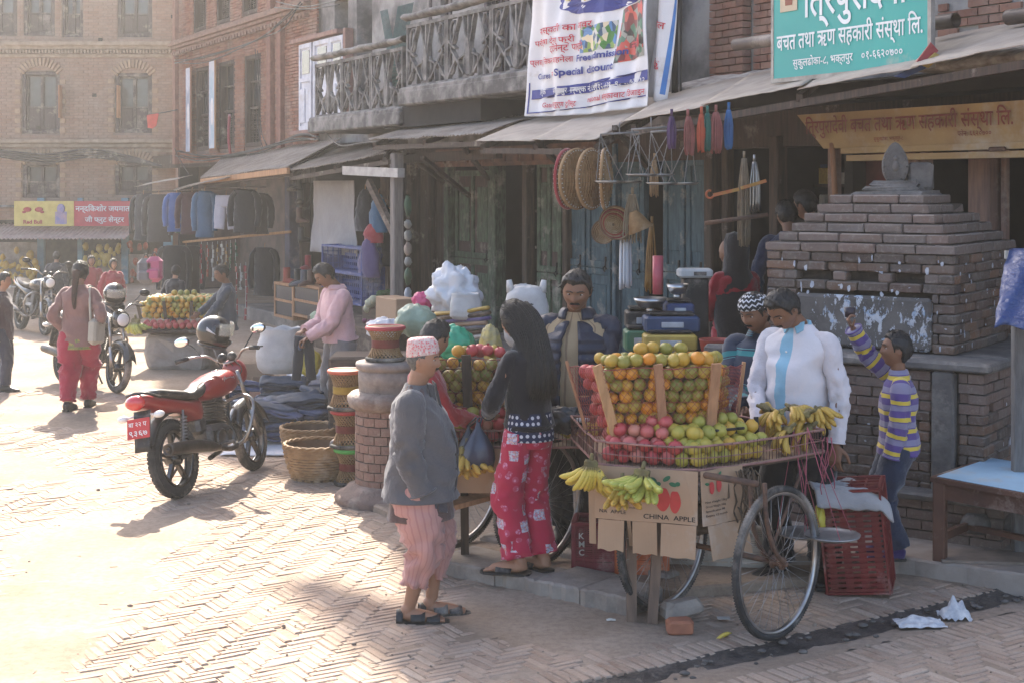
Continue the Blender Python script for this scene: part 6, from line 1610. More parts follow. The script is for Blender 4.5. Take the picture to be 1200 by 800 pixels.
 for i in range(8):m.bbox((0,0,-.06+.024*i),(.17,.18,.010),.004)
 m.bbox((0,0,.12),(.13,.14,.08),.02);m.M=Matrix()
 for s in (-1,1):m.lathe([(0,0),(.075,0),(.085,-.02),(.075,-.03)],20,c=(.50,s*.13,.36),M=Matrix.Rotation(s*PI/2,4,'X'));m.lathe([(0,0),(.05,0),(.055,-.02)],18,c=(.64,s*.12,.36),M=Matrix.Rotation(s*PI/2,4,'X'))
 m.bbox((.36,0,.50),(.14,.16,.14),.03);m.tube([(.25,0,.6),(.0,.09,.33)],.015,6);m.tube([(.25,0,.6),(.0,-.09,.33)],.015,6);m.build('engine',ENG,b)
 m=MB();m.tube(smoothpath([(.95,0,.80),(.88,0,.55),(.78,0,.30),(.5,0,.22)]),.02,8);m.tube(smoothpath([(.95,0,.80),(.5,0,.72),(.25,0,.66),(-.25,0,.74)]),.018,8)
 for s in (-1,1):m.tube([(0,s*.085,.305),(.32,s*.085,.36)],.017,8);m.tube([(.38,s*.02,.33),(.38,s*.27,.33)],.011,6);m.tube([(.36,s*.22,.33),(.42,s*.30,.335)],.016,6)
 m.tube([(.36,.14,.28),(.28,.34,.03)],.012,6);m.build('frame',PLBLK,b)
 m=MB();m.tube(smoothpath([(.86,0,.62),(.9,-.14,.66),(.88,-.25,.60),(.80,-.26,.45),(.76,-.18,.30),(.76,0,.26),(.76,.18,.30),(.80,.26,.45),(.88,.25,.60),(.9,.14,.66),(.86,0,.62)]),.014,8);m.build('crash_guard',CHROME,b)
 m=MB()
 for k in range(4):m.tube(smoothpath([h0+V((0,.05*(k-1.5),.02)),h0+V((.08,.06*(k-1.5),-.08)),(.86,.03*(k-1.5),.72)]),.005,5)
 m.build('cable',RUBBER,b,kind='stuff')
 if helm:pass
 return b
RC=G(211,583)
bk1=motorbike('red motorbike with a red number plate parked leaning in the sunny square',RC,(.335,.942),math.radians(11),BRED,plate=('बा २२ प','९३६७'),steer=math.radians(6))
helmet('black helmet with an open clear visor resting on the red motorbike handlebar',Matrix.Translation(P(251,389,11.95))@Matrix.Rotation(math.radians(-12),4,'Z')@Matrix.Rotation(math.radians(10),4,'Y'))
c_=G(137,460);fw=V((.72,-.69,0)).normalized();o_=V((c_.x,c_.y,0))-fw*1.18
motorbike('dark motorbike with a helmet on its handlebar parked facing the camera beside the walking woman',o_,fw,math.radians(7),BBLK,steer=math.radians(-6))
helmet('black helmet hanging on the handlebar of the dark motorbike behind the woman',Matrix.Translation(P(134,345,16.95))@Matrix.Rotation(math.radians(-60),4,'Z')@Matrix.Rotation(.2,4,'Y'))
c_=G(52,393);fw=V((.6,-.8,0)).normalized();o_=V((c_.x,c_.y,0))-fw*1.18
motorbike('small far motorbike with white mirrors parked before the shops across the street',o_,fw,math.radians(7),BBLK)
# ------------------------------------------------------------ people
random.seed(41)
def skin_mat(name,a):
 t=NT(name);o=t.co();b=tuple(x*.72 for x in a)
 t.P(Base_Color=t.mix(t.noise(o,14,4,.6),b,a),Roughness=.5,Specular_IOR_Level=.35,Subsurface_Weight=.08,Subsurface_Radius=(.02,.008,.004));t.bump(t.noise(o,160,3,.6),.15,.002); return t.m
SK1,SK2,SK3=skin_mat('warm_brown_skin',(.34,.17,.10)),skin_mat('dark_brown_skin',(.22,.105,.06)),skin_mat('light_brown_skin',(.40,.21,.13))
def hair_mat():
 t=NT('black_hair');o=t.co();n=t.noise(t.mapv(o,(120,120,9)),1,4,.6);t.P(Base_Color=t.ramp(n,[(.3,(.006,.0055,.0055)),(.75,(.022,.019,.018))]),Roughness=.5,Specular_IOR_Level=.35);t.bump(n,.6,.006); return t.m
HAIR=hair_mat();EYEW=mat('eye_white',(.55,.5,.46),(.45,.4,.37),rough=.25,bump=0);EYEB=mat('eye_dark',(.01,.008,.007),(.008,.006,.005),rough=.15,bump=0);LIPM=mat('lips',(.26,.10,.08),(.2,.075,.06),rough=.5,bump=0)
def g_(x,s):return math.exp(-(x/s)**2)
def head_pt(th,ph,fat=1.,male=1.):
 d=V((math.sin(th)*math.cos(ph),math.sin(th)*math.sin(ph),math.cos(th)));x,y,z=d.x*.345,d.y*.42,d.z*.5
 if z<0:
  t=-z/.5;x*=1-(.30/fat)*t**1.6;y=y*(1-.42*t**1.1) if y>0 else y*(1-.02*t)
  if y>-.05:z*=1-.18*min(1,(y+.05)*3)
 if y<0:
  w_=min(1,-y/.25);y=-abs(y)**.92*.98*(.42**.08)
  y+=w_*.035*max(0,1-abs(z)/.3)*0
  y-=w_*(.082*g_(x,.055+.02*(z<-.06))*(max(0,min(1,(.13-z)/.24))**1.5 if z>-.13 else g_(z+.13,.035)))
  y-=w_*.022*g_(z-.12,.04)*g_(x,.22);y+=w_*.052*g_(abs(x)-.145,.075)*g_(z-.035,.055)
  y-=w_*.034*g_(x,.095)*g_(z+.245,.042);y+=w_*.022*g_(x,.11)*g_(z+.247,.010)
  y+=w_*.02*g_(x,.12)*g_(z+.325,.03);y-=w_*.045*g_(x,.12)*g_(z+.43,.075);y-=w_*.018*g_(abs(x)-.2,.08)*g_(z+.08,.09)
  y+=w_*.02*g_(abs(x)-.2,.06)*g_(z+.26,.08)
 return V((x,y,z))
def loft_tube(m,pts,rr,ref=(0,-1,0),n=24,k=4,amp=0.,f=9.,seed=0.,uvs=False,p=2.,ampf=None,cap=True,stretchf=.5):
 """tube with oval sections (half width, front, back), folds and uv v in metres"""
 P_=smoothpath(pts,k);R0=[V((q,q,q)) if isinstance(q,(int,float)) else V(q) for q in rr];R_=smoothpath(R0,k);ref=V(ref);rings=[];acc=0
 for i,c in enumerate(P_):
  if i:acc+=(c-P_[i-1]).length
  d=(P_[min(i+1,len(P_)-1)]-P_[max(i-1,0)]).normalized();fr=ref-d*ref.dot(d)
  if fr.length<1e-3:fr=d.orthogonal()
  fr.normalize();sd=d.cross(fr)
  ring=[];t=i/(len(P_)-1);A=amp*(ampf(t) if ampf else 1)
  for j in range(n):
   a=2*PI*j/n;cx,sx=math.cos(a),math.sin(a);e=2/p
   cx_,sx_=math.copysign(abs(cx)**e,cx),math.copysign(abs(sx)**e,sx)
   q=sd*(cx_*R_[i].x)+fr*(sx_*(R_[i].y if sx>0 else R_[i].z));
   if A:
    w_=V((cx*1.1+seed*3.1,sx*1.1,acc*f+cx*stretchf*math.sin(seed)*2));w_+=V((.3,.5,.4))*noise.noise(w_*.6);nn=1-3.*abs(noise.noise(w_));n2=1-3*abs(noise.noise(w_*1.9+V((7,0,0))))
    q=q+q.normalized()*A*(nn*.9+n2*.45-.25)
   ring.append(c+q)
  rings.append(ring)
 m.loft(rings,cap,True,uvs=uvs,dv=[(P_[i+1]-P_[i]).length for i in range(len(P_)-1)]); return m
def ik(a,b,l1,l2,pole):
 a,b=V(a),V(b);d=b-a;L__=min(d.length,(l1+l2)*.995);u=d.normalized();x=(l1*l1-l2*l2+L__*L__)/(2*L__);h=math.sqrt(max(0,l1*l1-x*x));pl=V(pole);pl=(pl-u*pl.dot(u)).normalized(); return a+u*x+pl*h,a+u*L__
def hand(m,w,d,nrm,side,s=1.,curl=.5,spread=.1,fist=0.):
 """palm and five fingers; nrm = where the palm looks; side=+1 thumb towards d x nrm"""
 w,d,nrm=V(w),V(d).normalized(),V(nrm);nrm=(nrm-d*nrm.dot(d)).normalized();lat=d.cross(nrm)*side
 rings=[]
 for t,hw,th in ((-.02,.022,.018),(.01,.026,.018),(.04,.038,.017),(.075,.043,.015),(.098,.041,.012)):rings.append([w+d*(t*s)+lat*(hw*s*math.cos(2*PI*k/14))+nrm*(th*s*math.sin(2*PI*k/14)) for k in range(14)])
 m.loft(rings)
 for i,(off,L__,r) in enumerate(((.031,.070,.0088),(.0105,.080,.0092),(-.0105,.074,.0088),(-.031,.058,.0078))):
  p=w+d*(.088*s)+lat*(off*s);a=0;pts=[p];di=(d+lat*(off*spread*20)).normalized();c=curl*(1+.12*i)+ru(-.05,.05)
  for seg_,k in ((.45,.9),(.30,1.1),(.25,.7)):a+=c*k;pts.append(pts[-1]+(di*math.cos(a)+nrm*math.sin(a))*(L__*seg_*s*1.15))
  m.tube(smoothpath(pts,3),[r*s*(1-.25*i_/9) for i_ in range(10)],8)
 p=w+d*(.022*s)+lat*(.022*s);t1=(d*.55+lat*.75+nrm*.35).normalized();t2=(d*.9+lat*.25+nrm*(.3+curl*.5)).normalized()
 m.tube(smoothpath([p,p+t1*.045*s,p+t1*.045*s+t2*.035*s,p+t1*.045*s+t2*.062*s],3),[.013*s,.0125*s,.012*s,.0115*s,.011*s,.0105*s,.0105*s,.010*s,.0095*s,.007*s],8)
def remeshed(name,mb,mt,voxel,parent):
 o=mb.build(name,mt);r=o.modifiers.new('r','REMESH');r.mode='VOXEL';r.voxel_size=voxel;r.use_smooth_shade=True
 s=o.modifiers.new('s','SMOOTH');s.factor=.5;s.iterations=2
 me=bpy.data.meshes.new_from_object(o.evaluated_get(bpy.context.evaluated_depsgraph_get()));old=o.data;o.modifiers.clear();o.data=me;bpy.data.meshes.remove(old);me.name=name
 if not me.materials:me.materials.append(mt)
 o.parent=parent; return o
class Person:pass
def person(label,loc,rz,h=1.65,skin=None,LH=None,RH=None,LF=(.095,0,0),RF=(-.095,0,0),hip=(0,.0,.0),lean=(0,0),sh_yaw=0.,head=(0,0,0),belly=0.,build_=1.,hands=((1,.4),(1,.4)),epole=None,kpole=None,voxel=.008,group=None,fyaw=(0,0),hair='short',stache=False,female=False,palm=((1,0,0),(-1,0,0)),face=True,child=False,beard=False,name='person',hs=1.,hdir=(None,None)):
 h*=1.022;s=h;skin=skin or SK1
 root=thing(name,label,'person',loc,rz,group);J=Person();J.root=root;J.h=h;J.skin=skin;J.build=build_;J.belly=belly
 hz=.53 if not child else .522
 J.hip=V((hip[0],hip[1],hz*s+hip[2]));sp=(.815-hz)*s
 J.neck=J.hip+V((math.sin(lean[0])*sp,-math.sin(lean[1])*sp,math.cos(lean[0])*math.cos(lean[1])*sp))
 J.mid=(J.hip+J.neck)/2+V((0,.012+.2*(math.sin(lean[1]))*sp*.2,0))
 sw=(.108 if not female else .098)*s*build_;cy,sy=math.cos(sh_yaw),math.sin(sh_yaw)
 J.sr=V((cy,sy,0));J.sf=V((sy,-cy,0)) # shoulder axis, chest front
 J.SL=J.neck+J.sr*sw+V((0,0,-.032*s));J.SR=J.neck-J.sr*sw+V((0,0,-.032*s))
 ua,fa=.172*s,.15*s;LH=V(LH)*1 if LH is not None else J.SL+V((.05*s,0,-.31*s));RH=V(RH) if RH is not None else J.SR+V((-.05*s,0,-.31*s))
 ep=epole or ((.6,.8,-.3),(-.6,.8,-.3))
 J.EL,J.WL=ik(J.SL,LH,ua,fa,ep[0]);J.ER,J.WR=ik(J.SR,RH,ua,fa,ep[1])
 J.HL,J.HR=J.hip+V((.058*s,0,-.02*s)),J.hip+V((-.058*s,0,-.02*s));kp=kpole or ((.1,-1,0),(-.1,-1,0))
 AL,AR=V(LF)+V((0,0,.055*s)),V(RF)+V((0,0,.055*s))
 J.KL,J.AL=ik(J.HL,AL,.237*s,.228*s,kp[0]);J.KR,J.AR=ik(J.HR,AR,.237*s,.228*s,kp[1]);J.fyaw=fyaw
 # head: yaw, pitch (down +), roll
 hh=(.138 if not child else .158)*s*hs;J.hh=hh;NE=Matrix.Rotation(head[0],4,'Z')@Matrix.Rotation(head[1],4,'X')@Matrix.Rotation(head[2],4,'Y')
 up=(J.neck-J.hip).normalized();nb=J.neck+V((0,0,.0))
 J.HM=Matrix.Translation(nb+up*.016*s)@NE@Matrix.Translation(V((0,-.02*s,.024*s+hh*.5)))@Matrix.Scale(hh,4)
 m=MB()
 b=build_;bl=belly*s
 if True:
  T_=[J.hip+V((0,0,-.07*s)),J.hip,J.hip+(J.neck-J.hip)*.35,J.hip+(J.neck-J.hip)*.68,J.neck+V((0,0,-.02*s)),J.neck+V((0,0,.015*s))]
  loft_tube(m,T_,[(.07*s,.05*s,.06*s),(.092*s*b,.065*s+bl*.5,.07*s),(.08*s*b,.06*s+bl,.055*s),(.094*s*b,.068*s+bl*.3,.062*s),(.082*s*b,.040*s,.045*s),(.035*s,.030*s,.034*s)],J.sf,24,3)
  m.tube([J.neck-V((0,0,.03*s)),J.neck+up*.02*s,J.HM@V((0,.06,-.32))],[.038*s*b,.031*s*b,.033*s*b],14)
 for S_,E_,W_,sd in ((J.SL,J.EL,J.WL,1),(J.SR,J.ER,J.WR,-1)):
  m.tube(smoothpath([J.neck+(S_-J.neck)*.6+V((0,0,-.03*s)),S_+V((0,0,-.008*s)),lerp(S_,E_,.5),E_,lerp(E_,W_,.3),W_],3),[.022*s]*3+[.023*s,.024*s,.025*s,.0255*s,.025*s,.024*s,.023*s,.0225*s,.023*s,.0225*s,.020*s,.017*s,.0145*s],14)
 hm=MB()
 for i,(E_,W_,sd) in enumerate(((J.EL,J.WL,1),(J.ER,J.WR,-1))):
  if hands[i] is None:continue
  d=V(hdir[i]) if hdir[i] is not None else (W_-E_).normalized();hand(m,W_,d,palm[i],sd*hands[i][0],s/1.68*.98,hands[i][1])
 for H_,K_,A_,sd,fy in ((J.HL,J.KL,J.AL,1,fyaw[0]),(J.HR,J.KR,J.AR,-1,fyaw[1])):
  m.tube(smoothpath([H_,lerp(H_,K_,.5),K_,lerp(K_,A_,.35),A_],3),[.052*s*b,.05*s*b,.047*s*b,.044*s*b,.04*s,.036*s,.032*s,.033*s,.034*s,.033*s,.03*s,.025*s,.022*s],14)
  fd=V((math.sin(fy)*-1*0+math.sin(fy),-math.cos(fy),0));A0=A_-V((0,0,.055*s));lat=V((-fd.y,fd.x,0))
  m.tube(smoothpath([A_,A0-fd*.018*s+V((0,0,.025*s)),A0+fd*.03*s+V((0,0,.022*s)),A0+fd*.08*s+V((0,0,.013*s)),A0+fd*.105*s+V((0,0,.010*s))],2),[.022*s,.024*s,.023*s,.024*s,.024*s,.023*s,.021*s,.018*s,.012*s],12,flat=.95,up=(0,0,1))
  for k in range(5):
   x=(-.5+k/4)*.042*s;m.tube([A0+fd*.09*s+lat*x+V((0,0,.010*s)),A0+fd*((.135 if k in (0,) and sd<0 or k==4 and sd>0 else .125)-.004*abs(k-2))*s+lat*x*1.15+V((0,0,.007*s))],.0058*s,7)
 vs=[];nu,nv=60,46
 for i in range(nv+1):
  for k in range(nu):vs.append(J.HM@head_pt(PI*i/nv,2*PI*k/nu,1.15 if b>1.05 else 1.))
 m.add(vs,[(i*nu+k,(i+1)*nu+k,(i+1)*nu+(k+1)%nu,i*nu+(k+1)%nu) for i in range(nv) for k in range(nu)],True)
 R3=J.HM.to_3x3()
 for sd in (-1,1):m.ball(J.HM@V((sd*.345,.04,-.02)),(1,1,1),12,8,M=R3.to_4x4()@Matrix.Rotation(sd*.35,4,'Z')@Matrix.Diagonal((.035,.075,.12,1)))
 J.body=remeshed('body',m,skin,voxel,root)
 if face:
  def fs_(x,z):
   best=min(((head_pt(PI*i/60,2*PI*k/80)) for i in range(60) for k in range(40,80)),key=lambda p:(p.x-x)**2+(p.z-z)**2); return best.y
  ye=fs_(.14,.03)
  for sd in (-1,1):
   e=MB();e.ball(J.HM@V((sd*.14,ye+.020,.026)),(1,1,1),12,9,M=R3.to_4x4()@Matrix.Diagonal((.055,.036,.019,1)));eo=e.build('eye',EYEW,root)
   e=MB();e.ball(J.HM@V((sd*.14,ye-.012,.026)),(1,1,1),10,7,M=R3.to_4x4()@Matrix.Diagonal((.026,.014,.019,1)));e.build('iris',EYEB,eo)
   e=MB();yb=fs_(.14,.11);e.tube([J.HM@V((sd*x,fs_(min(x,.2),.11)-.012,z)) for x,z in ((.05,.112),(.12,.125),(.19,.114),(.235,.088))],[.012*hh,.016*hh,.013*hh,.006*hh],6);e.build('eyebrow',HAIR,root)
  e=MB();yl=fs_(0,-.245)
  for zz,r in ((-.228,.013),(-.265,.016)):e.tube([J.HM@V((x,fs_(abs(x),zz)-.004+.01*(abs(x)>.08),zz+(.006 if abs(x)<.05 else -.004))) for x in (-.11,-.06,0,.06,.11)],[r*hh*.4,r*hh,r*hh,r*hh,r*hh*.4],6)
  e.build('lips',LIPM,root)
  if stache:
   e=MB();
   for q in range(26):
    x=-.11+.22*q/25;e.tube([J.HM@V((x*.8,fs_(abs(x*.8),-.175)-.010,-.178)),J.HM@V((x*1.12,fs_(abs(x),-.215)-.016,-.222-.02*abs(x)*5))],.011*hh,4)
   e.build('moustache',HAIR,root)
 if hair:hair_cap(J,hair)
 return J
def hair_cap(J,style,mt=HAIR,thick=.055,name='hair'):
 m=MB();nu,nv=72,48;vs=[];off=[]
 for i in range(nv+1):
  for k in range(nu):
   th,ph=PI*i/nv,2*PI*k/nu;p=head_pt(th,ph);d=V((p.x,p.y,p.z));f=-math.sin(ph)*math.sin(th) # 1 at the front
   if style in ('short','boy'):line=.285 if f>.55 else (.285-(.55-f)*1.15 if f>.15 else (-.02-(.15-f)*.45))
   elif style=='grey':line=.33 if f>.5 else (.33-(.5-f)*1.2 if f>.15 else (-.05-(.15-f)*.35))
   elif style=='long':line=.26 if f>.6 else (.26-(.6-f)*2.2)
   else:line=.25
   if abs(p.x)>.27 and -.25<f<.22 and style!='long':line=max(line,.07 if f>-.05 else -.02)
   w_=(p.z-line)/.06+.6*noise.noise(V((p.x*12,p.y*12,p.z*12)));w_=max(0,min(1,w_+.4));off.append(w_)
   s_=noise.noise(V((p.x*22,p.y*6,p.z*22)))*.3+noise.noise(V((p.x*9,p.y*9,p.z*9)))*.5
   q=d.normalized()*((thick*(1+s_)+(.03 if style=='short' and p.z>.2 and f>0 else 0))*w_-.03*(1-w_));vs.append(J.HM@(p+q))
 fs=[(i*nu+k,(i+1)*nu+k,(i+1)*nu+(k+1)%nu,i*nu+(k+1)%nu) for i in range(nv) for k in range(nu) if max(off[i*nu+k],off[(i+1)*nu+k],off[i*nu+(k+1)%nu])>.02]
 m.add(vs,fs,True)
 rng=random.Random(5)
 for q in range(140): # loose tufts
  th,ph=rng.uniform(.1,1.5),rng.uniform(0,6.28);p=head_pt(th,ph);f=-math.sin(ph)*math.sin(th)
  if p.z<.30 and f>.1:continue
  b_=p+p.normalized()*thick*.9;m.tube([J.HM@b_,J.HM@(b_+V((rng.uniform(-.06,.06),rng.uniform(-.07,.03),.015))),J.HM@(b_+V((rng.uniform(-.1,.1),rng.uniform(-.12,.03),-.02)))],[.012*J.hh,.011*J.hh,.003*J.hh],4)
 return m.build(name,mt,J.root)
def top(J,mt,name='shirt',hem=-.10,amp=.010,sleeve=1.,off=.012,hemr=None,collar=None,neckz=.0,seed=0,loose=1.,sl_r=1.,sl_mt=None,torso=True,uvs=False,cuffr=1.,mats=None):
 """torso cloth with sleeves; hem in body heights below the hip"""
 s=J.h;b=J.build*loose;bl=J.belly*s;H,N_=J.hip,J.neck;ax=N_-H;o=off
 m=MB();hr=hemr or 1.0
 pts=[H+V((0,0,hem*s)),H+V((0,0,hem*s*.5)),H+V((0,0,.0)),H+ax*.33,H+ax*.68,N_+V((0,0,-.036*s)),N_+V((0,0,-.006*s)),N_+V((0,-.002,(.022+neckz)*s))]
 rr=[(.100*s*b*hr+o,(.078*s+bl*.65)*hr+o,.080*s*hr+o),(.101*s*b+o,.076*s+bl*.8+o,.080*s+o),(.100*s*b+o,.072*s+bl+o,.078*s+o),(.090*s*b+o,.066*s+bl*1.05+o,.062*s+o),(.100*s*b+o,.072*s+bl*.35+o,.068*s+o),(.108*s*b+o*.6,.050*s+o,.056*s+o),(.070*s*b+o*.3,.042*s+o*.3,.046*s+o*.3),(.040*s+o*.3,.036*s+o*.3,.038*s+o*.3)]
 if torso:loft_tube(m,pts,rr,J.sf,44,6,amp,7.,seed+.3,uvs=uvs,p=2.25,ampf=lambda t:1.25-1.0*max(0,(t-.65)/.35))
 if sleeve:
  for S_,E_,W_,sd in ((J.SL,J.EL,J.WL,1),(J.SR,J.ER,J.WR,-1)):
   st=J.neck+(S_-J.neck)*.55+V((0,0,-.012*s));ends=[st,S_+V((0,0,-.002*s)),lerp(S_,E_,.5),E_,lerp(E_,W_,.5),lerp(E_,W_,.97)];q=sl_r
   R_=[.027*s*b,.0315*s*b*q+o*.4,.030*s*b*q+o*.6,.0285*s*q+o*.6,.0265*s*q+o*.6,.020*s*cuffr*q+o*.7]
   if sleeve<1:k=3;ends=ends[:3]+[lerp(S_,E_,.9)];R_=R_[:3]+[.038*s*q+o]
   loft_tube(m,ends,R_,(0,-1,.2),24,7,amp*1.1,14.,seed+sd,uvs=uvs,ampf=lambda t:.35+1.1*math.exp(-((t-.6)/.22)**2))
   if sleeve>=1:
    c0=lerp(E_,W_,.97);d=(W_-E_).normalized();u=d.orthogonal().normalized();v=d.cross(u);r0=.021*s*cuffr*q+o*.75
    m.tube([c0+(u*math.cos(2*PI*k/18)+v*math.sin(2*PI*k/18))*r0 for k in range(18)],.005,6,closed=True)
 if collar:
  w_,hgt=collar;c=N_+V((0,0,.012*s));
  def cf(u,v):a=-PI/2+.35+u*(2*PI-.7);r=(.043*s+o*.4)*(1+.35*v);f=J.sf;rr_=J.sr; return c+rr_*(r*math.cos(a))+f*(-r*1.0*math.sin(a))*1.0+V((0,0,hgt*(1-v)-.01*v+.014*abs(math.sin(a))*0))
  m.sheet(cf,28,5,th=.004)
 return m.build(name,mats or mt,J.root)
def trousers(J,mt,name='trousers',amp=.010,r=1.,hemr=1.,seed=0,zend=.97,off=.012,waist=.04,flare=None,uvs=False):
 s=J.h;b=J.build;o=off;m=MB();bl=J.belly*s
 loft_tube(m,[J.hip+V((0,0,-.075*s)),J.hip+V((0,0,-.03*s)),J.hip+V((0,0,0)),J.hip+V((0,0,waist*s))],[(.074*s*b+o,.052*s+o,.064*s+o),(.092*s*b+o,.066*s+o,.076*s+o),(.094*s*b+o,.068*s+bl*.5+o,.074*s+o),(.086*s*b+o,.064*s+bl*.8+o,.062*s+o)],(0,-1,0),36,4,amp*.5,7,seed,uvs=uvs)
 for H_,K_,A_,sd in ((J.HL,J.KL,J.AL,1),(J.HR,J.KR,J.AR,-1)):
  e=lerp(K_,A_,zend);fl=flare or (1,1,1)
  loft_tube(m,[H_+V((-.002*sd,0,.01*s)),lerp(H_,K_,.45),K_,lerp(K_,A_,.5),e],[.056*s*b*r+o*.6,.052*s*b*r*fl[0]+o,.042*s*r*fl[1]+o,.038*s*r*fl[2]+o,.034*s*hemr*r+o],(0,-1,0),28,8,amp*1.2,10.,seed+sd*2,uvs=uvs,ampf=lambda t:.5+1.0*math.exp(-((t-.5)/.14)**2)+1.3*max(0,(t-.75)/.25),cap=True)
 return m.build(name,mt,J.root)
def shoes(J,mt,sole=PLBLK,k=1.,name='shoe'):
 s=J.h*k
 for A_,fy in ((J.AL,J.fyaw[0]),(J.AR,J.fyaw[1])):
  fd=V((math.sin(fy),-math.cos(fy),0));A0=A_-V((0,0,.055*J.h));m=MB()
  pts=[A0-fd*.038*s+V((0,0,.028*s)),A0-fd*.028*s+V((0,0,.03*s)),A0+fd*.0*s+V((0,0,.034*s)),A0+fd*.05*s+V((0,0,.024*s)),A0+fd*.10*s+V((0,0,.017*s)),A0+fd*.128*s+V((0,0,.014*s))]
  loft_tube(m,pts,[(.015*s,.02*s,.02*s),(.024*s,.026*s,.026*s),(.026*s,.034*s,.03*s),(.028*s,.024*s,.020*s),(.029*s,.016*s,.014*s),(.012*s,.008*s,.010*s)],(0,0,1),18,3,p=2.4);sh=m.build(name,mt,J.root)
  lat=V((-fd.y,fd.x,0));pr=[(-.042,.018),(-.035,.026),(0,.027),(.05,.026),(.09,.032),(.12,.027),(.137,.012)]
  m=MB();m.prism([A0+fd*(x*s)+lat*(y*s)+V((0,0,.001)) for x,y in pr]+[A0+fd*(x*s)-lat*(y*s)+V((0,0,.001)) for x,y in pr[::-1]],(0,0,.010*s));m.build('sole',sole,sh)
def sandals(J,mt=PLBLK,flop=False):
 s=J.h
 for A_,fy in ((J.AL,J.fyaw[0]),(J.AR,J.fyaw[1])):
  fd=V((math.sin(fy),-math.cos(fy),0));A0=A_-V((0,0,.055*s));lat=V((-fd.y,fd.x,0));pr=[(-.046,.018),(-.038,.028),(0,.029),(.05,.030),(.09,.036),(.125,.030),(.142,.014)]
  m=MB();m.prism([A0+fd*(x*s)+lat*(y*s)+V((0,0,-.012)) for x,y in pr]+[A0+fd*(x*s)-lat*(y*s)+V((0,0,-.012)) for x,y in pr[::-1]],(0,0,.016));sd_=m.build('sandal',mt,J.root)
  for (x0,x1,z,wd) in (((.05,.075,.024,.03),) if flop else ((.03,.035,.036,.026),(.085,.08,.024,.024),(-.035,-.035,.040,.012))):
   m=MB();m.sheet(lambda u,v:A0+fd*((x0+(v-.5)*wd*2)*s)+lat*(math.cos(PI*u)*.033*s)+V((0,0,.002+math.sin(PI*u)*z*s*1.05)),12,3,th=.004,uvs=False);m.build('strap',mt,sd_)
def cloth2(name,a,b,**k):return cloth(name,a,b,**k)
# ================= the man in the cap, seen from his right side
GR=cloth('grey_wool_jacket',(.105,.10,.105),(.065,.062,.066));DKB=cloth('brown_tunic',(.10,.06,.055),(.06,.04,.037))
def dhoti_mat():
 t=NT('faded_pink_striped_cotton');o=t.co('UV');u=t.n('SeparateXYZ',None,Vector=o).outputs[0];w_=t.math('SINE',t.math('MULTIPLY',u,2*PI*22));ob=t.co()
 c=t.mix(t.noise(ob,4,4,.6),(.36,.17,.145),(.46,.25,.215));c=t.mix(t.ramp(w_,[(.55,0.),(.85,.45)]),c,(.27,.11,.10));t.P(Base_Color=c,Roughness=.95,Sheen_Weight=.2);t.bump(t.noise(ob,16,4,.6),.35,.006); return t.m
DHO=dhoti_mat()
om=person('elderly man in a pink patterned cap, grey jacket and pink draped trousers',G(489,723),math.radians(84),1.52,SK1,RH=(-.17,-.06,.73),LH=(.17,-.02,.72),epole=((.4,.9,-.2),(-.35,.9,.1)),RF=(-.07,.03,0),LF=(.07,-.07,0),belly=.055,build_=1.12,head=(-.1,.03,0),lean=(0,.02),hair=None,stache=True,fyaw=(.3,.12),voxel=.0062,palm=((0,0,1),(1,0,0)),hs=1.0,hip=(0,.01,0))
trousers(om,DHO,'draped_trousers',amp=.020,r=1.18,hemr=.66,seed=2,zend=.66,flare=(1.2,1.2,.9),uvs=True,off=.008,waist=.02)
top(om,DKB,'tunic',hem=-.165,amp=.006,sleeve=0,off=.016,hemr=1.12,seed=3)
top(om,GR,'jacket',hem=-.095,amp=.012,off=.036,hemr=1.14,seed=1,sl_r=1.22,cuffr=1.35)
m=MB();s=om.h
for E_,W_ in ((om.EL,om.WL),(om.ER,om.WR)):
 d=(W_-E_).normalized();u=d.orthogonal().normalized();v=d.cross(u)
 for t_ in (.80,.86):m.tube([lerp(E_,W_,t_)+(u*math.cos(2*PI*k/20)+v*math.sin(2*PI*k/20))*(.047+.004*(1-t_)) for k in range(20)],.0035,5,closed=True)
m.build('cuff_stripe',cloth('red_knit',(.35,.08,.07),(.25,.06,.05)),om.root,kind='stuff')
m=MB();m.tube(smoothpath([om.neck+V((-.02,-.115,.0)),om.neck+V((-.03,-.155,-.14)),om.hip+V((-.03,-.235,.16)),om.hip+V((-.04,-.235,-.05)),om.hip+V((-.05,-.215,-.13))]),.007,6)
for sd in (-1,1):m.sheet(lambda u,v:om.neck+V((sd*(.02+.055*u),-.10+.03*u-.02*v,.035-.12*v*(1-.4*u)+.01*u)),6,8,th=.006,uvs=False)
for k in range(4):m.ball(om.hip+V((-.055,-.235+.02*(k>2),.18-.08*k)),.008,8,6)
m.build('jacket_front_edge',cloth('dark_trim',(.05,.048,.052),(.03,.03,.033)),om.root,kind='stuff')
m=MB();H=om.hip
def fl(u,v): # open jacket front hanging over the side pocket
 a=-.25+u*1.15;r=.165;z=H.z+.10-.26*v; return V((-r*math.cos(a)*(1+.10*v),-(r*.95+.02)*math.sin(a)*(1+.05*v)-.03+.012*math.sin(u*14+v*3),z-.05*u*v))
m.sheet(fl,22,14,th=.006);m.build('jacket_skirt',cloth('dark_blue_grey_wool',(.06,.06,.075),(.04,.04,.05)),om.root)
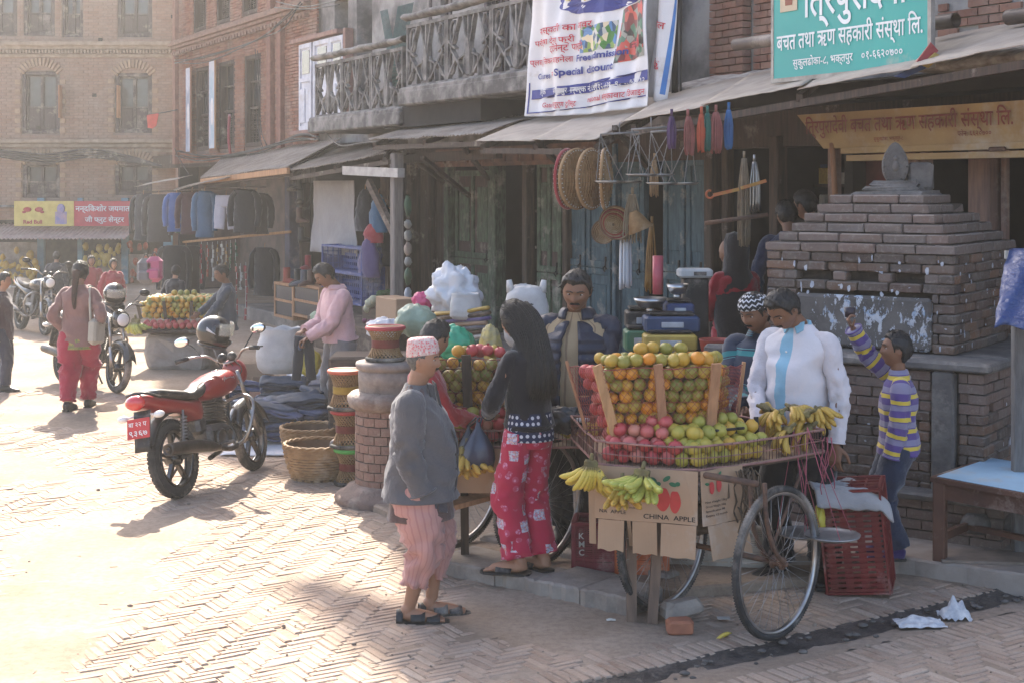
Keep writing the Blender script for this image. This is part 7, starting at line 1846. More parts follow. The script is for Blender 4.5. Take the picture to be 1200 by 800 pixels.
def cap_mat():
 t=NT('pink_patterned_cap');o=t.mapv(t.co(),(1,1,1));v=t.vor(o,75);w_=t.noise(o,50,2,.5);c=t.mix(t.ramp(v,[(.3,1.),(.45,0.)]),(.50,.36,.33),(.55,.12,.13));c=t.mix(t.ramp(w_,[(.55,0.),(.6,.7)]),c,(.6,.52,.48));t.P(Base_Color=c,Roughness=.9);t.bump(w_,.3,.004); return t.m
m=MB();rings=[]
for z,rx,ry,dy in ((.13,.365,.425,.02),(.20,.375,.435,.02),(.40,.345,.41,.04),(.52,.30,.37,.06),(.575,.22,.30,.06),(.57,.1,.14,.05)):rings.append([om.HM@V((rx*math.cos(2*PI*k/32),ry*math.sin(2*PI*k/32)+dy,z-.07*math.sin(2*PI*k/32)*(1 if z<.5 else .4)+.012*noise.noise(V((k,z*9,0))))) for k in range(32)])
sm=[];
for i in range(len(rings)-1):
 for j in range(4):sm.append([lerp(rings[i][k],rings[i+1][k],j/4) for k in range(32)])
m.loft(sm+[rings[-1]]);m.build('cap',cap_mat(),om.root);hair_cap(om,'grey',mat('grey_black_hair',(.09,.085,.08),(.03,.03,.03),scale=60,rough=.6),thick=.022)
sandals(om)
# person hidden behind him
hp=person('person in red with black hair mostly hidden behind the man in the cap',G(499,672),math.radians(95),1.55,SK1,LH=(.12,-.30,.95),RH=(-.02,-.33,.93),LF=(.1,-.02,0),RF=(-.06,.05,0),hair='short',head=(.5,.25,0),voxel=.009,fyaw=(.5,.6))
top(hp,cloth('bright_red_knit',(.33,.025,.03),(.22,.02,.025)),'jumper',amp=.010,seed=6);trousers(hp,cloth('black_cotton',(.02,.02,.022),(.012,.012,.014)),seed=7,r=1.05);shoes(hp,PLBLK)
m=MB();[m.ball(hp.AL+V((.07,-.14,-.03)),(.02,.02,.012),8,5,jit=.5),m.ball(hp.AL+V((.09,-.12,-.03)),(.02,.015,.012),8,5,jit=.5)];m.build('shoe_bow',SILV,hp.root,kind='stuff')
# ================= woman with long black hair
KB=.095
wl=person('woman with long loose black hair, black top and bright pink printed trousers',G(620,668,KB),math.radians(-132),1.60,SK3,LH=(.07,-.27,.92),RH=(-.06,-.26,.98),epole=((.9,.5,-.4),(-.9,.3,-.5)),LF=(.075,-.02,0),RF=(-.085,.03,0),hair='long',female=True,voxel=.0068,head=(.15,.25,0),build_=.86,fyaw=(.5,-.1),palm=((-.4,0,.8),(.4,0,.8)),face=True,lean=(0,.06))
wl.root.location.z=KB
def print_mat():
 t=NT('pink_printed_cotton');o=t.co();c=t.mix(t.noise(o,5,3),(.40,.012,.045),(.48,.02,.07))
 a=t.mapv(o,(9,9,9));v=t.n('TexVoronoi',{'feature':'F1','distance':'CHEBYCHEV'},Vector=a,Scale=1,Randomness=.7);dd=v.outputs['Distance'];cc=t.n('SeparateColor',None,Color=v.outputs['Color']).outputs[0]
 patch=t.ramp(dd,[(.27,1.),(.29,0.)]);sel=t.ramp(cc,[(.42,0.),(.44,1.)]);inner=t.ramp(t.noise(o,60,3,.5),[(.38,(.62,.55,.60)),(.46,(.30,.42,.55)),(.52,(.60,.16,.22)),(.60,(.62,.58,.45)),(.66,(.05,.05,.08))],'CONSTANT')
 c=t.mix(t.math('MULTIPLY',patch,sel),c,inner)
 v2=t.vor(t.mapv(o,(15,15,15),loc=(3,1,2)),1.);pet=t.vor(o,50);fl_=t.math('MULTIPLY',t.ramp(v2,[(.30,1.),(.33,0.)]),t.ramp(pet,[(.30,1.),(.5,.2)]));c=t.mix(fl_,c,(.62,.25,.38))
 t.P(Base_Color=c,Roughness=.85,Sheen_Weight=.15);t.bump(t.noise(o,16,4,.6),.35,.006); return t.m
trousers(wl,print_mat(),'printed_trousers',amp=.012,r=.97,hemr=1.35,seed=5,zend=.99,flare=(1.02,1.15,1.25))
def dots_mat():
 t=NT('navy_polka_dot_cotton');o=t.co('UV');uv=t.mapv(o,(26,28,1));v=t.n('TexVoronoi',None,Vector=uv,Scale=1,Randomness=.12).outputs['Distance'];t.P(Base_Color=t.mix(t.ramp(v,[(.27,1.),(.31,0.)]),(.012,.018,.055),(.55,.55,.58)),Roughness=.9); return t.m
m=MB();loft_tube(m,[wl.hip+V((0,0,-.075)),wl.hip+V((0,0,0)),wl.hip+V((0,0,.09))],[(.163,.13,.15),(.155,.125,.14),(.14,.115,.118)],(0,-1,0),40,5,.006,6,3,uvs=True);m.build('polka_dot_hem',dots_mat(),wl.root)
top(wl,cloth('black_jersey',(.016,.016,.02),(.009,.009,.012)),'black_top',hem=.012,amp=.009,off=.012,seed=9,sl_r=.95)
m=MB();rng=random.Random(3)
for q in range(620):
 a=rng.uniform(-.35,PI+.35);r=rng.uniform(.93,1.06);t0=wl.HM@V((.36*r*math.cos(a),.42*r*math.sin(a)*1.02,rng.uniform(-.2,.42)))
 L__=rng.uniform(.24,.40);k=wl.neck+V((.068*math.cos(a),.08*math.sin(a)+.03,0));j=V((rng.uniform(-.03,.03),rng.uniform(0,.03),0));pts=[t0,V((t0.x*.35+k.x*.65,max(t0.y,k.y-.02),t0.z-.10))+j*.5,V((k.x,k.y+.05,wl.neck.z-.08))+j,V((k.x*.95,k.y+.055,wl.neck.z-.22))+j*1.5,V((k.x*.7,k.y+.04,wl.neck.z-.18-(L__-.22)*.65))+j*2]
 m.tube(smoothpath(pts,3),[.0075]*9+[.0065,.005,.003,.0015],4,flat=.5)
m.build('loose_hair',HAIR,wl.root,kind='stuff')
m=MB();m.ball(wl.HM@V((-.30,.02,.36)),.013,8,6);m.build('hair_clip',mat('yellow_clip',(.7,.6,.08),(.5,.4,.05),bump=0),wl.root)
m=MB();d=(wl.WL-wl.EL).normalized();u=d.orthogonal().normalized();v=d.cross(u)
for t_ in (.86,.9):m.tube([lerp(wl.EL,wl.WL,t_)+(u*math.cos(2*PI*k/16)+v*math.sin(2*PI*k/16))*.036 for k in range(16)],.004,5,closed=True)
m.build('bangle',mat('gold_bangle',(.7,.45,.08),(.6,.35,.06),rough=.3,metal=.8,bump=0),wl.root)
sandals(wl,flop=True)
BB1=mat('translucent_dark_bag',(.03,.04,.075),(.015,.02,.04),rough=.3,bump=.8,bs=26,spec=.6)
def carrier(label,hp_,c,r,mt,seed):
 b=thing('carrier_bag',label,'bag',c);m=MB();rings=[];n=26
 for z,q in ((-1,.5),(-.9,.85),(-.5,1.0),(0,.9),(.5,.55),(.9,.2),(1.2,.10)):
  rings.append([V((r[0]*q*math.cos(2*PI*k/n)*(1+.2*noise.noise(V((math.cos(2*PI*k/n)*3,z*2,seed)))),r[1]*q*math.sin(2*PI*k/n)*(1+.3*noise.noise(V((k*.9,z*2,seed)))),r[2]*z)) for k in range(n)])
 out=[]
 for i in range(len(rings)-1):
  for j in range(3):out.append([lerp(rings[i][k],rings[i+1][k],j/3) for k in range(n)])
 m.loft(out+[rings[-1]]);m.build('bag',mt,b)
 m=MB();top_=V(hp_)-V(c);m.tube([(-.01,0,r[2]*1.1),tuple(top_+V((-.012,0,0)))],.006,5);m.tube([(.01,0,r[2]*1.1),tuple(top_+V((.012,0,0)))],.006,5);m.build('handle',mt,b); return b
W=wl.root.matrix_basis if False else Matrix.Translation(wl.root.location)@Matrix.Rotation(math.radians(-132),4,'Z')
hR=W@wl.WL;carrier('translucent blue plastic bag of bananas hanging from the long haired woman\'s hand',hR+V((-.05,-.02,-.02)),hR+V((-.06,-.03,-.20)),(.105,.06,.13),BB1,3)
carrier('black plastic bag held beside the translucent blue bag',hR+V((-.06,0,-.02)),hR+V((-.12,.03,-.19)),(.07,.06,.10),BAGB,5)
# ================= vendor in a dark padded jacket
q=V(((676-600)/FPX*9.62,9.62,.055))
NAVY=mat('navy_padded_nylon',(.016,.02,.04),(.01,.012,.025),rough=.5,bump=.9,bs=11,bd=.015,scale=4)
def tan_mat():
 t=NT('tan_striped_kurta');u=t.n('SeparateXYZ',None,Vector=t.co('UV')).outputs[0];w_=t.math('SINE',t.math('MULTIPLY',u,2*PI*16));t.P(Base_Color=t.mix(t.ramp(w_,[(.8,0.),(.95,.8)]),(.33,.235,.135),(.16,.10,.06)),Roughness=.9);t.bump(t.noise(t.co(),12,4,.6),.5,.01); return t.m
jm=person('moustached man in an open navy padded jacket over a striped tan shirt',q,math.radians(-18),1.77,SK2,LH=(.16,-.16,.86),RH=(-.16,-.18,.86),head=(.15,.32,.05),belly=.03,build_=1.1,hs=1.06,stache=True,voxel=.007,palm=((0,0,1),(0,0,1)))
top(jm,tan_mat(),'striped_shirt',hem=-.16,amp=.008,sleeve=0,off=.012,seed=2,uvs=True);trousers(jm,cloth('dark_trousers',(.03,.03,.035),(.02,.02,.022)),seed=3);shoes(jm,PLBLK)
m=MB();H,N_=jm.hip,jm.neck;s=jm.h
def jk(u,v): # open front: arc that leaves the chest free
 a=-PI/2+.26+u*(2*PI-.52);t=v;z=H.z-.06*s+(N_.z-.01*s-(H.z-.06*s))*t;k=[1.12,1.10,1.08,1.10,1.02,.52];q_=t*5;i=min(4,int(q_));kk_=k[i]*(1-(q_-i))+k[i+1]*(q_-i)
 pf=.022*abs(math.sin(v*PI*9))**.6
 rx,ry=(.118*s+pf)*kk_,(.098*s+pf)*kk_;ctr=lerp(H,N_,t); return V((ctr.x+rx*math.cos(a),ctr.y-ry*-math.sin(a)*1.0,z+.006*noise.noise(V((u*20,v*9,0)))))
m.sheet(jk,48,50,th=.02)
for S_,E_,W_,sd in ((jm.SL,jm.EL,jm.WL,1),(jm.SR,jm.ER,jm.WR,-1)):
 loft_tube(m,[N_+(S_-N_)*.5+V((0,0,-.01)),S_+(S_-N_)*.10,lerp(S_,E_,.5),E_,lerp(E_,W_,.5),lerp(E_,W_,.95)],[.05,.066,.064,.06,.056,.046],(0,-1,.2),24,8,.014,16.,sd)
m.build('padded_jacket',NAVY,jm.root)
m=MB();m.sheet(lambda u,v:N_+V(((.085+.03*v)*math.cos(-PI/2+.5+u*(2*PI-1)),.015+(.08+.03*v)*math.sin(-PI/2+.5+u*(2*PI-1)),.045-.06*v+.02*math.sin(v*3))),26,6,th=.02);m.build('jacket_hood',NAVY,jm.root)
m=MB();
for k in range(3):m.box((.082+.012*k,-.175-.004*(2-k),N_.z-.25+.004*k),(.007,.004,.012+.007*k),rz=.4)
m.build('chest_logo',PLW,jm.root,kind='stuff')
# ================= vendor in the white shirt
SHW=cloth('white_pink_cotton_shirt',(.62,.57,.57),(.52,.47,.48));BLC=cloth('sky_blue_placket',(.22,.42,.53),(.17,.34,.44))
def mixshirt():
 t=NT('white_shirt_with_blue_front');o=t.co('UV');u=t.n('SeparateXYZ',None,Vector=o).outputs[0];f=t.ramp(u,[(.0,0.),(.232,1.),(.285,0.),(1.,0.)],'CONSTANT');t.P(Base_Color=t.mix(f,(.60,.555,.56),(.22,.40,.50)),Roughness=.9,Sheen_Weight=.2);t.bump(t.noise(t.co(),12,4,.6),.45,.01); return t.m
ws=person('broad man in a white shirt with sky blue collar looking down at his cart',V(((938-600)/FPX*8.84,8.84,0)),math.radians(-42),1.83,SK2,LH=(.27,-.05,.87),RH=(-.10,-.30,.98),epole=((.9,.6,0),(-.8,.5,-.4)),head=(-.22,.68,.06),belly=.045,build_=1.02,stache=True,voxel=.0065,palm=((0,1,0),(0,0,1)),lean=(0,.10),LF=(.12,.10,0),RF=(-.12,-.06,0),fyaw=(.4,-.2),hip=(0,.03,0),hs=.96)
top(ws,None,'shirt',hem=-.03,amp=.013,off=.016,seed=4,sleeve=0,uvs=True,mats=[mixshirt()]);top(ws,SHW,'sleeves',torso=False,amp=.012,off=.010,seed=4,sl_r=.92,cuffr=1.25);trousers(ws,cloth('black_trousers',(.014,.015,.018),(.009,.009,.011)),seed=8,r=1.1,hemr=1.25);shoes(ws,mat('black_leather',(.02,.018,.018),(.012,.011,.011),rough=.3,bump=.2,dust=.2))
m=MB();c=ws.neck+V((0,0,.012))
for sd in (-1,1):m.sheet(lambda u,v:c+ws.sf*(.075+.018*v-.03*u)+ws.sr*(sd*(.012+.06*u+.03*v*(1-u)))+V((0,0,.03-.055*v+.02*u)),6,5,th=.005,uvs=False)
m.sheet(lambda u,v:c+ws.sr*((.072+.012*v)*math.cos(-.2+u*(PI+.4)))-ws.sf*((.065+.012*v)*math.sin(-.2+u*(PI+.4)))+V((0,0,.048-.045*v)),20,3,th=.005,uvs=False);m.build('collar',BLC,ws.root)
m=MB();[m.ball(lerp(ws.hip,ws.neck,.08+.14*k)+ws.sf*(.215-.10*max(0,k/6-.35)*1.3),.007,8,6) for k in range(6)];m.build('buttons',PLW,ws.root,kind='stuff')
m=MB();m.sheet(lambda u,v:ws.hip+(ws.neck-ws.hip)*(.62+.18*v)+ws.sf*(.165-.04*v+0*u)+ws.sr*(.04+.075*u)-ws.sf*(.10*u*u)+V((0,0,0)),5,5,th=.004,uvs=False);m.build('breast_pocket',SHW,ws.root)
# ================= man in the patterned cap and striped jacket
def zig_mat():
 t=NT('black_white_zigzag_knit');o=t.co('UV');sp_=t.n('SeparateXYZ',None,Vector=o);x=t.math('MULTIPLY',sp_.outputs[0],30);zz=t.math('PINGPONG',x,1.);y=t.math('ADD',t.math('MULTIPLY',sp_.outputs[1],60),zz);f=t.math('SINE',t.math('MULTIPLY',y,PI));t.P(Base_Color=t.mix(t.ramp(f,[(.45,0.),(.55,1.)]),(.02,.02,.022),(.55,.54,.55)),Roughness=.95); return t.m
def stripes(name,base,cols,period,uvk=1,coord='UV'):
 t=NT(name);y=t.n('SeparateXYZ',None,Vector=t.co(coord)).outputs[1 if coord=='UV' else 2];f=t.math('FRACT',t.math('MULTIPLY',y,1/period));t.P(Base_Color=t.ramp(f,cols,'CONSTANT'),Roughness=.92,Sheen_Weight=.2);t.bump(t.noise(t.co(),14,4,.6),.4,.008); return t.m
STJ=stripes('navy_teal_striped_nylon',None,[(0,(.02,.03,.055)),(.62,(.03,.20,.20)),(.76,(.02,.03,.055)),(.80,(.10,.28,.28)),(.82,(.02,.03,.055))],.22)
cm=person('man in a black and white zigzag cap and teal striped navy jacket',V(((896-600)/FPX*9.2,9.2,0)),math.radians(-30),1.72,SK2,RH=(-.02,-.30,1.02),LH=(.10,-.26,1.0),head=(-.35,.35,0),stache=True,hair='short',voxel=.0075,build_=1.0,palm=((0,0,1),(0,0,1)),hands=((1,.9),(1,.9)))
top(cm,STJ,'striped_jacket',hem=-.10,amp=.011,off=.03,seed=11,sl_r=1.25,cuffr=1.3,uvs=True,collar=(1,.05));trousers(cm,cloth('blue_black_trousers',(.02,.025,.04),(.015,.018,.03)),seed=12);shoes(cm,PLBLK)
m=MB();rings=[]
for z,k_ in ((.16,1.06),(.24,1.08),(.38,.93),(.47,.68),(.53,.34),(.545,.08)):rings.append([cm.HM@V((.365*k_*math.cos(2*PI*k/28),.43*k_*math.sin(2*PI*k/28)+.015,z-.05*math.sin(2*PI*k/28))) for k in range(28)])
sm=[]
for i in range(len(rings)-1):
 for j in range(4):sm.append([lerp(rings[i][k],rings[i+1][k],j/4) for k in range(28)])
m.loft(sm+[rings[-1]],uvs=True);m.build('knit_cap',zig_mat(),cm.root)
# ================= boy in the striped jumper
q=V(((1053-600)/FPX*8.95,8.95,.11))
BST=stripes('purple_yellow_striped_jersey',None,[(0,(.085,.05,.19)),(.36,(.55,.40,.045)),(.60,(.085,.05,.19)),(.66,(.20,.18,.27)),(.98,(.085,.05,.19))],.105)
by=person('laughing boy in a purple and yellow striped jumper throwing up one hand before the shrine',q,math.radians(-100),1.34,SK2,RH=(-.07,-.27,1.40),LH=(.14,-.06,.60),epole=((.3,.9,-.3),(-.5,-.6,-.3)),head=(.12,-.10,0),hair='boy',voxel=.0062,child=True,build_=1.02,fyaw=(.2,.2),LF=(.07,-.02,0),RF=(-.08,-.07,0),palm=((-1,0,0),(0,1,.2)),hands=((1,.3),(1,.9)))
top(by,BST,'striped_jumper',hem=-.05,amp=.009,off=.016,seed=13,sl_r=1.2,cuffr=1.2,uvs=True,neckz=.01)
trousers(by,cloth('dark_denim',(.03,.04,.07),(.018,.024,.042)),'jeans',amp=.010,seed=14,r=1.1,hemr=1.2);shoes(by,cloth('purple_shoe',(.05,.03,.13),(.03,.02,.08)))
B_W=Matrix.Translation(q)@Matrix.Rotation(math.radians(-100),4,'Z');hp_=B_W@by.WR+V((-.02,0,.10))
m=MB();m.lathe([(0,-.03),(.032,-.03),(.035,.03),(.0,.035)],14);o=m.build('toy_cup',mat('dark_cup',(.03,.02,.03),(.02,.015,.02),rough=.4));o.location=hp_;tag(o,'small dark cup held up in the boy\'s raised hand','cup')
# ================= woman in black shawl and red tunic
q=V(((862-600)/FPX*12.6,12.6,.30))
REDC=cloth('crimson_cotton',(.30,.012,.025),(.2,.01,.018))
sh=person('woman in a black head shawl and crimson tunic at the hardware stall',q,math.radians(200),1.62,SK2,female=True,hair=None,voxel=.010,head=(.5,.2,0),RH=(-.1,-.3,1.0),LH=(.1,-.3,.95))
top(sh,REDC,'tunic',hem=-.30,amp=.02,off=.02,hemr=1.35,seed=15);trousers(sh,REDC,seed=3,r=1.2)
m=MB();N_=sh.neck
rings=[]
for z,rx,ry,dy in ((.345,.03,.03,.02),(.33,.09,.09,.02),(.26,.105,.13,.02),(.14,.105,.13,.02),(.03,.11,.12,.01),(-.06,.17,.13,.0),(-.2,.20,.15,.01),(-.42,.21,.16,.03),(-.62,.20,.16,.08),(-.72,.10,.10,.12)):rings.append([N_+V((rx*math.cos(2*PI*k/32),ry*math.sin(2*PI*k/32)+dy,z+.02*noise.noise(V((k*.5,z*6,0)))))*1.0+V((1,0,0))*.012*noise.noise(V((k*.8,z*5,4))) for k in range(32)])
m.loft(rings);m.build('shawl',cloth('black_shawl',(.018,.017,.02),(.01,.01,.012)),sh.root)
# ================= shop visitors in the dark, clerk in the office
for (px,Y,top_y,lab,colr,rzz) in ((925,13.2,238,'man in dark blue with black hair inside the hardware shop, left of the pair',(.02,.03,.07),160),(952,13.5,226,'second dark haired man inside the hardware shop beside the shrine',(.03,.035,.07),200)):
 z0=.45;hgt=(CH-(top_y-HZ)/FPX*Y)-z0;
 pp_=person(lab,V(((px-600)/FPX*Y,Y,z0)),math.radians(rzz),hgt/1.0,SK2,hair='short',voxel=.012,face=False,head=(.5,.2,0));top(pp_,cloth('dark_blue_%d'%px,colr,tuple(x*.6 for x in colr)),'shirt',amp=.012,seed=px);trousers(pp_,DARK,seed=3)
z0=.5;Y=12.9;pp_=person('man sitting low inside the office doorway, only his forehead showing above the shrine',V(((1074-600)/FPX*Y,Y,z0)),0,(CH+.12-z0),SK2,hair='short',voxel=.012,face=True);top(pp_,cloth('office_blue',(.03,.06,.2),(.02,.04,.12)),'shirt',seed=7);trousers(pp_,DARK,seed=3)
# ================= walking woman far left
q=G(92,479);PKB=cloth('dusty_rose_jacket',(.24,.125,.11),(.16,.085,.075));CRI=cloth('crimson_salwar',(.36,.02,.05),(.25,.015,.035))
fw_=person('woman in a dusty rose jacket and crimson salwar walking away with a pale shoulder bag',q,math.radians(175),1.56,SK3,female=True,hair='long',voxel=.010,LF=(.05,.18,.0),RF=(-.06,-.12,.0),RH=(-.18,-.14,.92),LH=(.16,-.02,.82),face=False,lean=(0,.04),fyaw=(0,.1))
top(fw_,PKB,'jacket',hem=-.10,amp=.012,off=.02,hemr=1.08,seed=16);trousers(fw_,CRI,'salwar',amp=.020,r=1.2,hemr=.75,seed=17,flare=(1.2,1.15,1.0))
m=MB();loft_tube(m,[fw_.hip+V((0,0,-.19)),fw_.hip+V((0,0,-.14)),fw_.hip+V((0,0,-.08))],[(.19,.15,.16),(.18,.145,.155),(.17,.14,.15)],(0,-1,0),32,3,.008,6,1);m.build('tunic_hem',mat('gold_green_border',(.30,.22,.06),(.08,.14,.05),scale=40,bump=.2),fw_.root)
m=MB();m.tube(smoothpath([fw_.HM@V((0,.42,.05)),fw_.HM@V((0,.6,-.35)),fw_.neck+V((0,.14,-.10)),fw_.neck+V((0,.13,-.22))]),[.045,.05,.045,.04,.035,.035,.032,.03,.028,.026,.022,.018,.01][:13],10);m.build('ponytail',mat('henna_hair',(.05,.02,.013),(.025,.012,.01),scale=30),fw_.root)
bg_=thing('shoulder_bag','pale beige shoulder bag hanging at the walking woman\'s right side','bag');MW=Matrix.Translation(q)@Matrix.Rotation(math.radians(175),4,'Z');bg_.matrix_world=MW
sdx=-1 if (MW@V((1,0,0))).x<q.x else 1
m=MB();m.bbox((-.20,0,.83),(.09,.30,.28),.04,rx=.12);m.build('bag',cloth('beige_bag',(.42,.38,.31),(.33,.29,.23)),bg_);m=MB();m.tube(smoothpath([(-.18,-.12,.96),(-.16,-.09,1.15),(-.13,0,1.31),(-.16,.09,1.15),(-.18,.12,.96)]),.012,6);m.build('strap',cloth('beige_strap',(.42,.38,.31),(.33,.29,.23)),bg_)
shoes(fw_,PLBLK)
# ================= boy at the far stall, man in pink, far passers-by
q=V(((266-600)/FPX*18.2,18.2,.0));fb=person('youth in a grey jumper standing at the right end of the far fruit stall',q,math.radians(-75),1.38,SK2,RH=(-.10,-.36,.78),LH=(.14,-.30,.70),voxel=.010,child=True,hair='boy',head=(.3,.3,0));top(fb,cloth('grey_jumper',(.07,.08,.095),(.045,.05,.06)),'jumper',amp=.010,off=.02,seed=18);trousers(fb,cloth('grey_trousers',(.07,.06,.06),(.05,.04,.04)),seed=19);shoes(fb,PLBLK)
q=V(((400-600)/FPX*14.3,14.3,.0));PKS=cloth('pink_cotton_shirt',(.58,.36,.36),(.48,.29,.29))
pm=person('man in a pink shirt holding up small dark trousers over the jeans heap',q,math.radians(-62),1.66,SK2,RH=(-.12,-.34,.98),LH=(.05,-.36,.93),head=(.0,.55,0),stache=True,voxel=.008,belly=.02,build_=1.05,palm=((0,0,-1),(0,0,-1)),lean=(0,.12),hands=((1,.9),(1,.9)))
top(pm,PKS,'shirt',hem=-.0,amp=.011,off=.018,seed=20,sl_r=1.2,collar=(1,.03));trousers(pm,cloth('grey_slacks',(.19,.17,.17),(.13,.12,.12)),seed=21,r=1.15,hemr=1.2);shoes(pm,PLBLK)
m=MB();loft_tube(m,[pm.hip+V((0,0,.035)),pm.hip+V((0,0,.07))],[(.17,.155,.14),(.17,.155,.14)],(0,-1,0),30,2);m.build('belt_pouch',cloth('brown_belt',(.12,.06,.035),(.07,.04,.025)),pm.root)
MP=Matrix.Translation(q)@Matrix.Rotation(math.radians(-62),4,'Z');hh_=(MP@pm.WR+MP@pm.WL)/2
hj=thing('small_trousers','small dark trousers held up by the man in the pink shirt','trousers',(hh_.x-.02,hh_.y-.04,hh_.z-.02));m=MB()
for sd in (-1,1):loft_tube(m,[(.03*sd,0,0),(.05*sd,0,-.16),(.075*sd,.01,-.42)],[(.06,.03,.03),(.05,.03,.03),(.045,.03,.03)],(0,-1,0),16,4,.008,12,sd)
m.build('legs',cloth('charcoal_cloth',(.03,.032,.04),(.02,.02,.025)),hj);m=MB();m.ball((-.03,-.045,-.1),(.022,.006,.03),8,6);m.ball((-.02,-.045,-.07),(.018,.006,.02),8,6);m.build('patch',TINB,hj,kind='stuff')
FAR=[(107,24.5,1.50,'woman in a red jacket facing the shops beyond the walking woman',(.33,.05,.06),20,326),(132,23.5,1.5,'woman in a rose red jacket behind the dark motorbike',(.36,.05,.07),40,330),
       (66,26,1.55,'man in dark clothes standing in the hazy shop doorway far left',(.05,.05,.06),180,316),(205,21.5,1.35,'person in black under the hanging backpacks',(.02,.022,.03),150,345),(2,17.0,1.5,'passer-by in dark clothes cut off by the left edge of the picture',(.06,.035,.045),90,322)]
for (px,Y,hgt,lab,colr,rzz,ty) in FAR:
 hgt=CH-(ty-HZ)/FPX*Y
 hgt=max(1.2,min(hgt,1.7));pp_=person(lab,V(((px-600)/FPX*Y,Y,0)),math.radians(rzz),hgt,SK3,hair='short' if Y>25 or px<10 else 'long',voxel=.014,face=Y<25 and px>50,LF=(.08,.05,0),RF=(-.08,-.06,0));top(pp_,cloth('cloth_%d'%px,colr,tuple(x*.65 for x in colr)),'jacket',amp=.012,off=.02,seed=px);trousers(pp_,cloth('legs_%d'%px,(.04,.045,.07),(.03,.03,.045)),seed=3);shoes(pp_,PLBLK)
# ------------------------------------------------------------ goods of the stalls
random.seed(51)
def wfr(p):return FM.inverted()@V(p)
def label_thing(m,name,mt,lab,cat,group=None):return tag(m.build(name,mt),lab,cat,group)
GB_=mat('sky_blue_post_paint',(.16,.30,.38),(.10,.2,.26),scale=4,bump=.2,dust=.2)
# far shops under the house at the end of the street
m=MB();m.box((bx_(70),37.6,1.2),(9,.1,2.8));m.box((bx_(-2),YB+.02,.9),(bx_(30)-bx_(-34),.1,1.6)) if False else None;m.box((bx_(70),36.9,2.2),(9,1.4,.08));m.build('shop_interior',mat('far_shop_dark',(.07,.06,.05),(.03,.03,.03)),houseB).location=(0,-YB,0)
m=MB()
for px,wd in ((50,.16),(96,.12),(148,.16),(198,.2),(-20,.2)):m=MB();m.box((bx_(px),YB-.1,1.0),(wd,.14,2.2));m.build('shop_post',GB_,houseB).location=(0,-YB,0)
for q_ in (((bx_(20),YB-.02,.55),(bx_(44)-bx_(-10),.12,.9)),((bx_(150),YB-.02,.4),(bx_(196)-bx_(104),.12,.6))):m=MB();m.box(*q_);m.build('shop_counter',mat('far_counter',(.34,.27,.22),(.2,.16,.13)),houseB).location=(0,-YB,0)
fs=thing('shop_sign','yellow and red sign board with Devanagari fruit shop name on the far house','sign',(0,YB-.9,0));zt,zb=bz__(236)+.01,bz__(265)+.02;k=(YB-.9)/YB
def fb_(px):return bx_(px)*k
m=MB();m.box(((fb_(17)+fb_(87))/2,0,(zt+zb)/2),(fb_(87)-fb_(17),.06,zt-zb));m.build('yellow_board',mat('advert_yellow',(.62,.50,.16),(.52,.40,.12),bump=0),fs)
m=MB();m.box(((fb_(87)+fb_(160))/2,0,(zt+zb)/2),(fb_(160)-fb_(87)-.01,.062,zt-zb));m.build('red_board',mat('advert_red',(.50,.06,.08),(.4,.05,.07),bump=0),fs)
fn=lambda x,y:V((x,-.04,y));m=MB();lettering(m,'नन्दकिशोर जयमाता'.replace('कि','िक'),fn,fb_(89),zb+.36,.13,w=fb_(156)-fb_(90),bold=.03);lettering(m,'जी फ्रुट सेन्टर',fn,fb_(100),zb+.10,.12,w=fb_(146)-fb_(100),bold=.03);m.build('lettering',WHP,fs,kind='stuff')
m=MB();lettering(m,'Red Bull',fn,fb_(28),zb+.06,.09,w=fb_(50)-fb_(28),bold=.03)
for s in (-1,1):m.ball((fb_(39.5)+s*.14,-.045,zb+.40),(.10,.01,.06),8,6);m.ball((fb_(39.5)+s*.22,-.045,zb+.34),(.05,.01,.03),8,6)
m.build('red_print',mat('advert_dark_red',(.4,.04,.05),(.3,.03,.04),bump=0),fs,kind='stuff')
m=MB();m.box((fb_(72),-.04,zb+.2),(.28,.01,.3));m.ball((fb_(72),-.045,zb+.42),(.10,.012,.12),10,6);m.build('printed_figure',mat('advert_figure',(.45,.3,.3),(.2,.2,.4),bump=0),fs)
a_=thing('tin_awning','pinkish corrugated awning right under the far fruit shop sign','awning');m=MB();m.sheet(lambda u,v:(bx_(0)+(bx_(165)-bx_(0))*u,YB-1.5+1.4*v,bz__(283)+.12+.32*v+.015*math.sin(u*220)),240,3,th=.01,uvs=False);m.build('sheet',mat('pinkish_tin',(.42,.30,.26),(.3,.22,.19),dust=.4),a_)
for gi,(px0,px1,py0,py1,mt,gl,n_) in enumerate(((2,44,290,335,LIM,'green fruit bunches hanging in the far left shop',34),(100,140,286,312,fruit_mat('far_yellow_fruit',[(0,(.5,.35,.06)),(1,(.35,.3,.08))]),'yellow fruit bunches hanging in the middle far shop',26),(152,190,286,330,TINR,'red packets hanging in the far shop beside the jackets',16),(0,44,338,352,ORM,'orange fruit laid out on the far left counter',20),(150,185,342,352,ORM,'orange fruit piled on the far counter under the backpacks',20))):
 m=MB()
 for i in range(n_):c=P(ru(px0,px1),ru(py0,py1),35.6);r=ru(.06,.12);m.ball(c,(r*.7,r*.7,r),7,5,jit=.3)
 o=m.build('hanging_fruit' if 'hang' in gl else 'piled_fruit',mt);o['kind']='stuff'
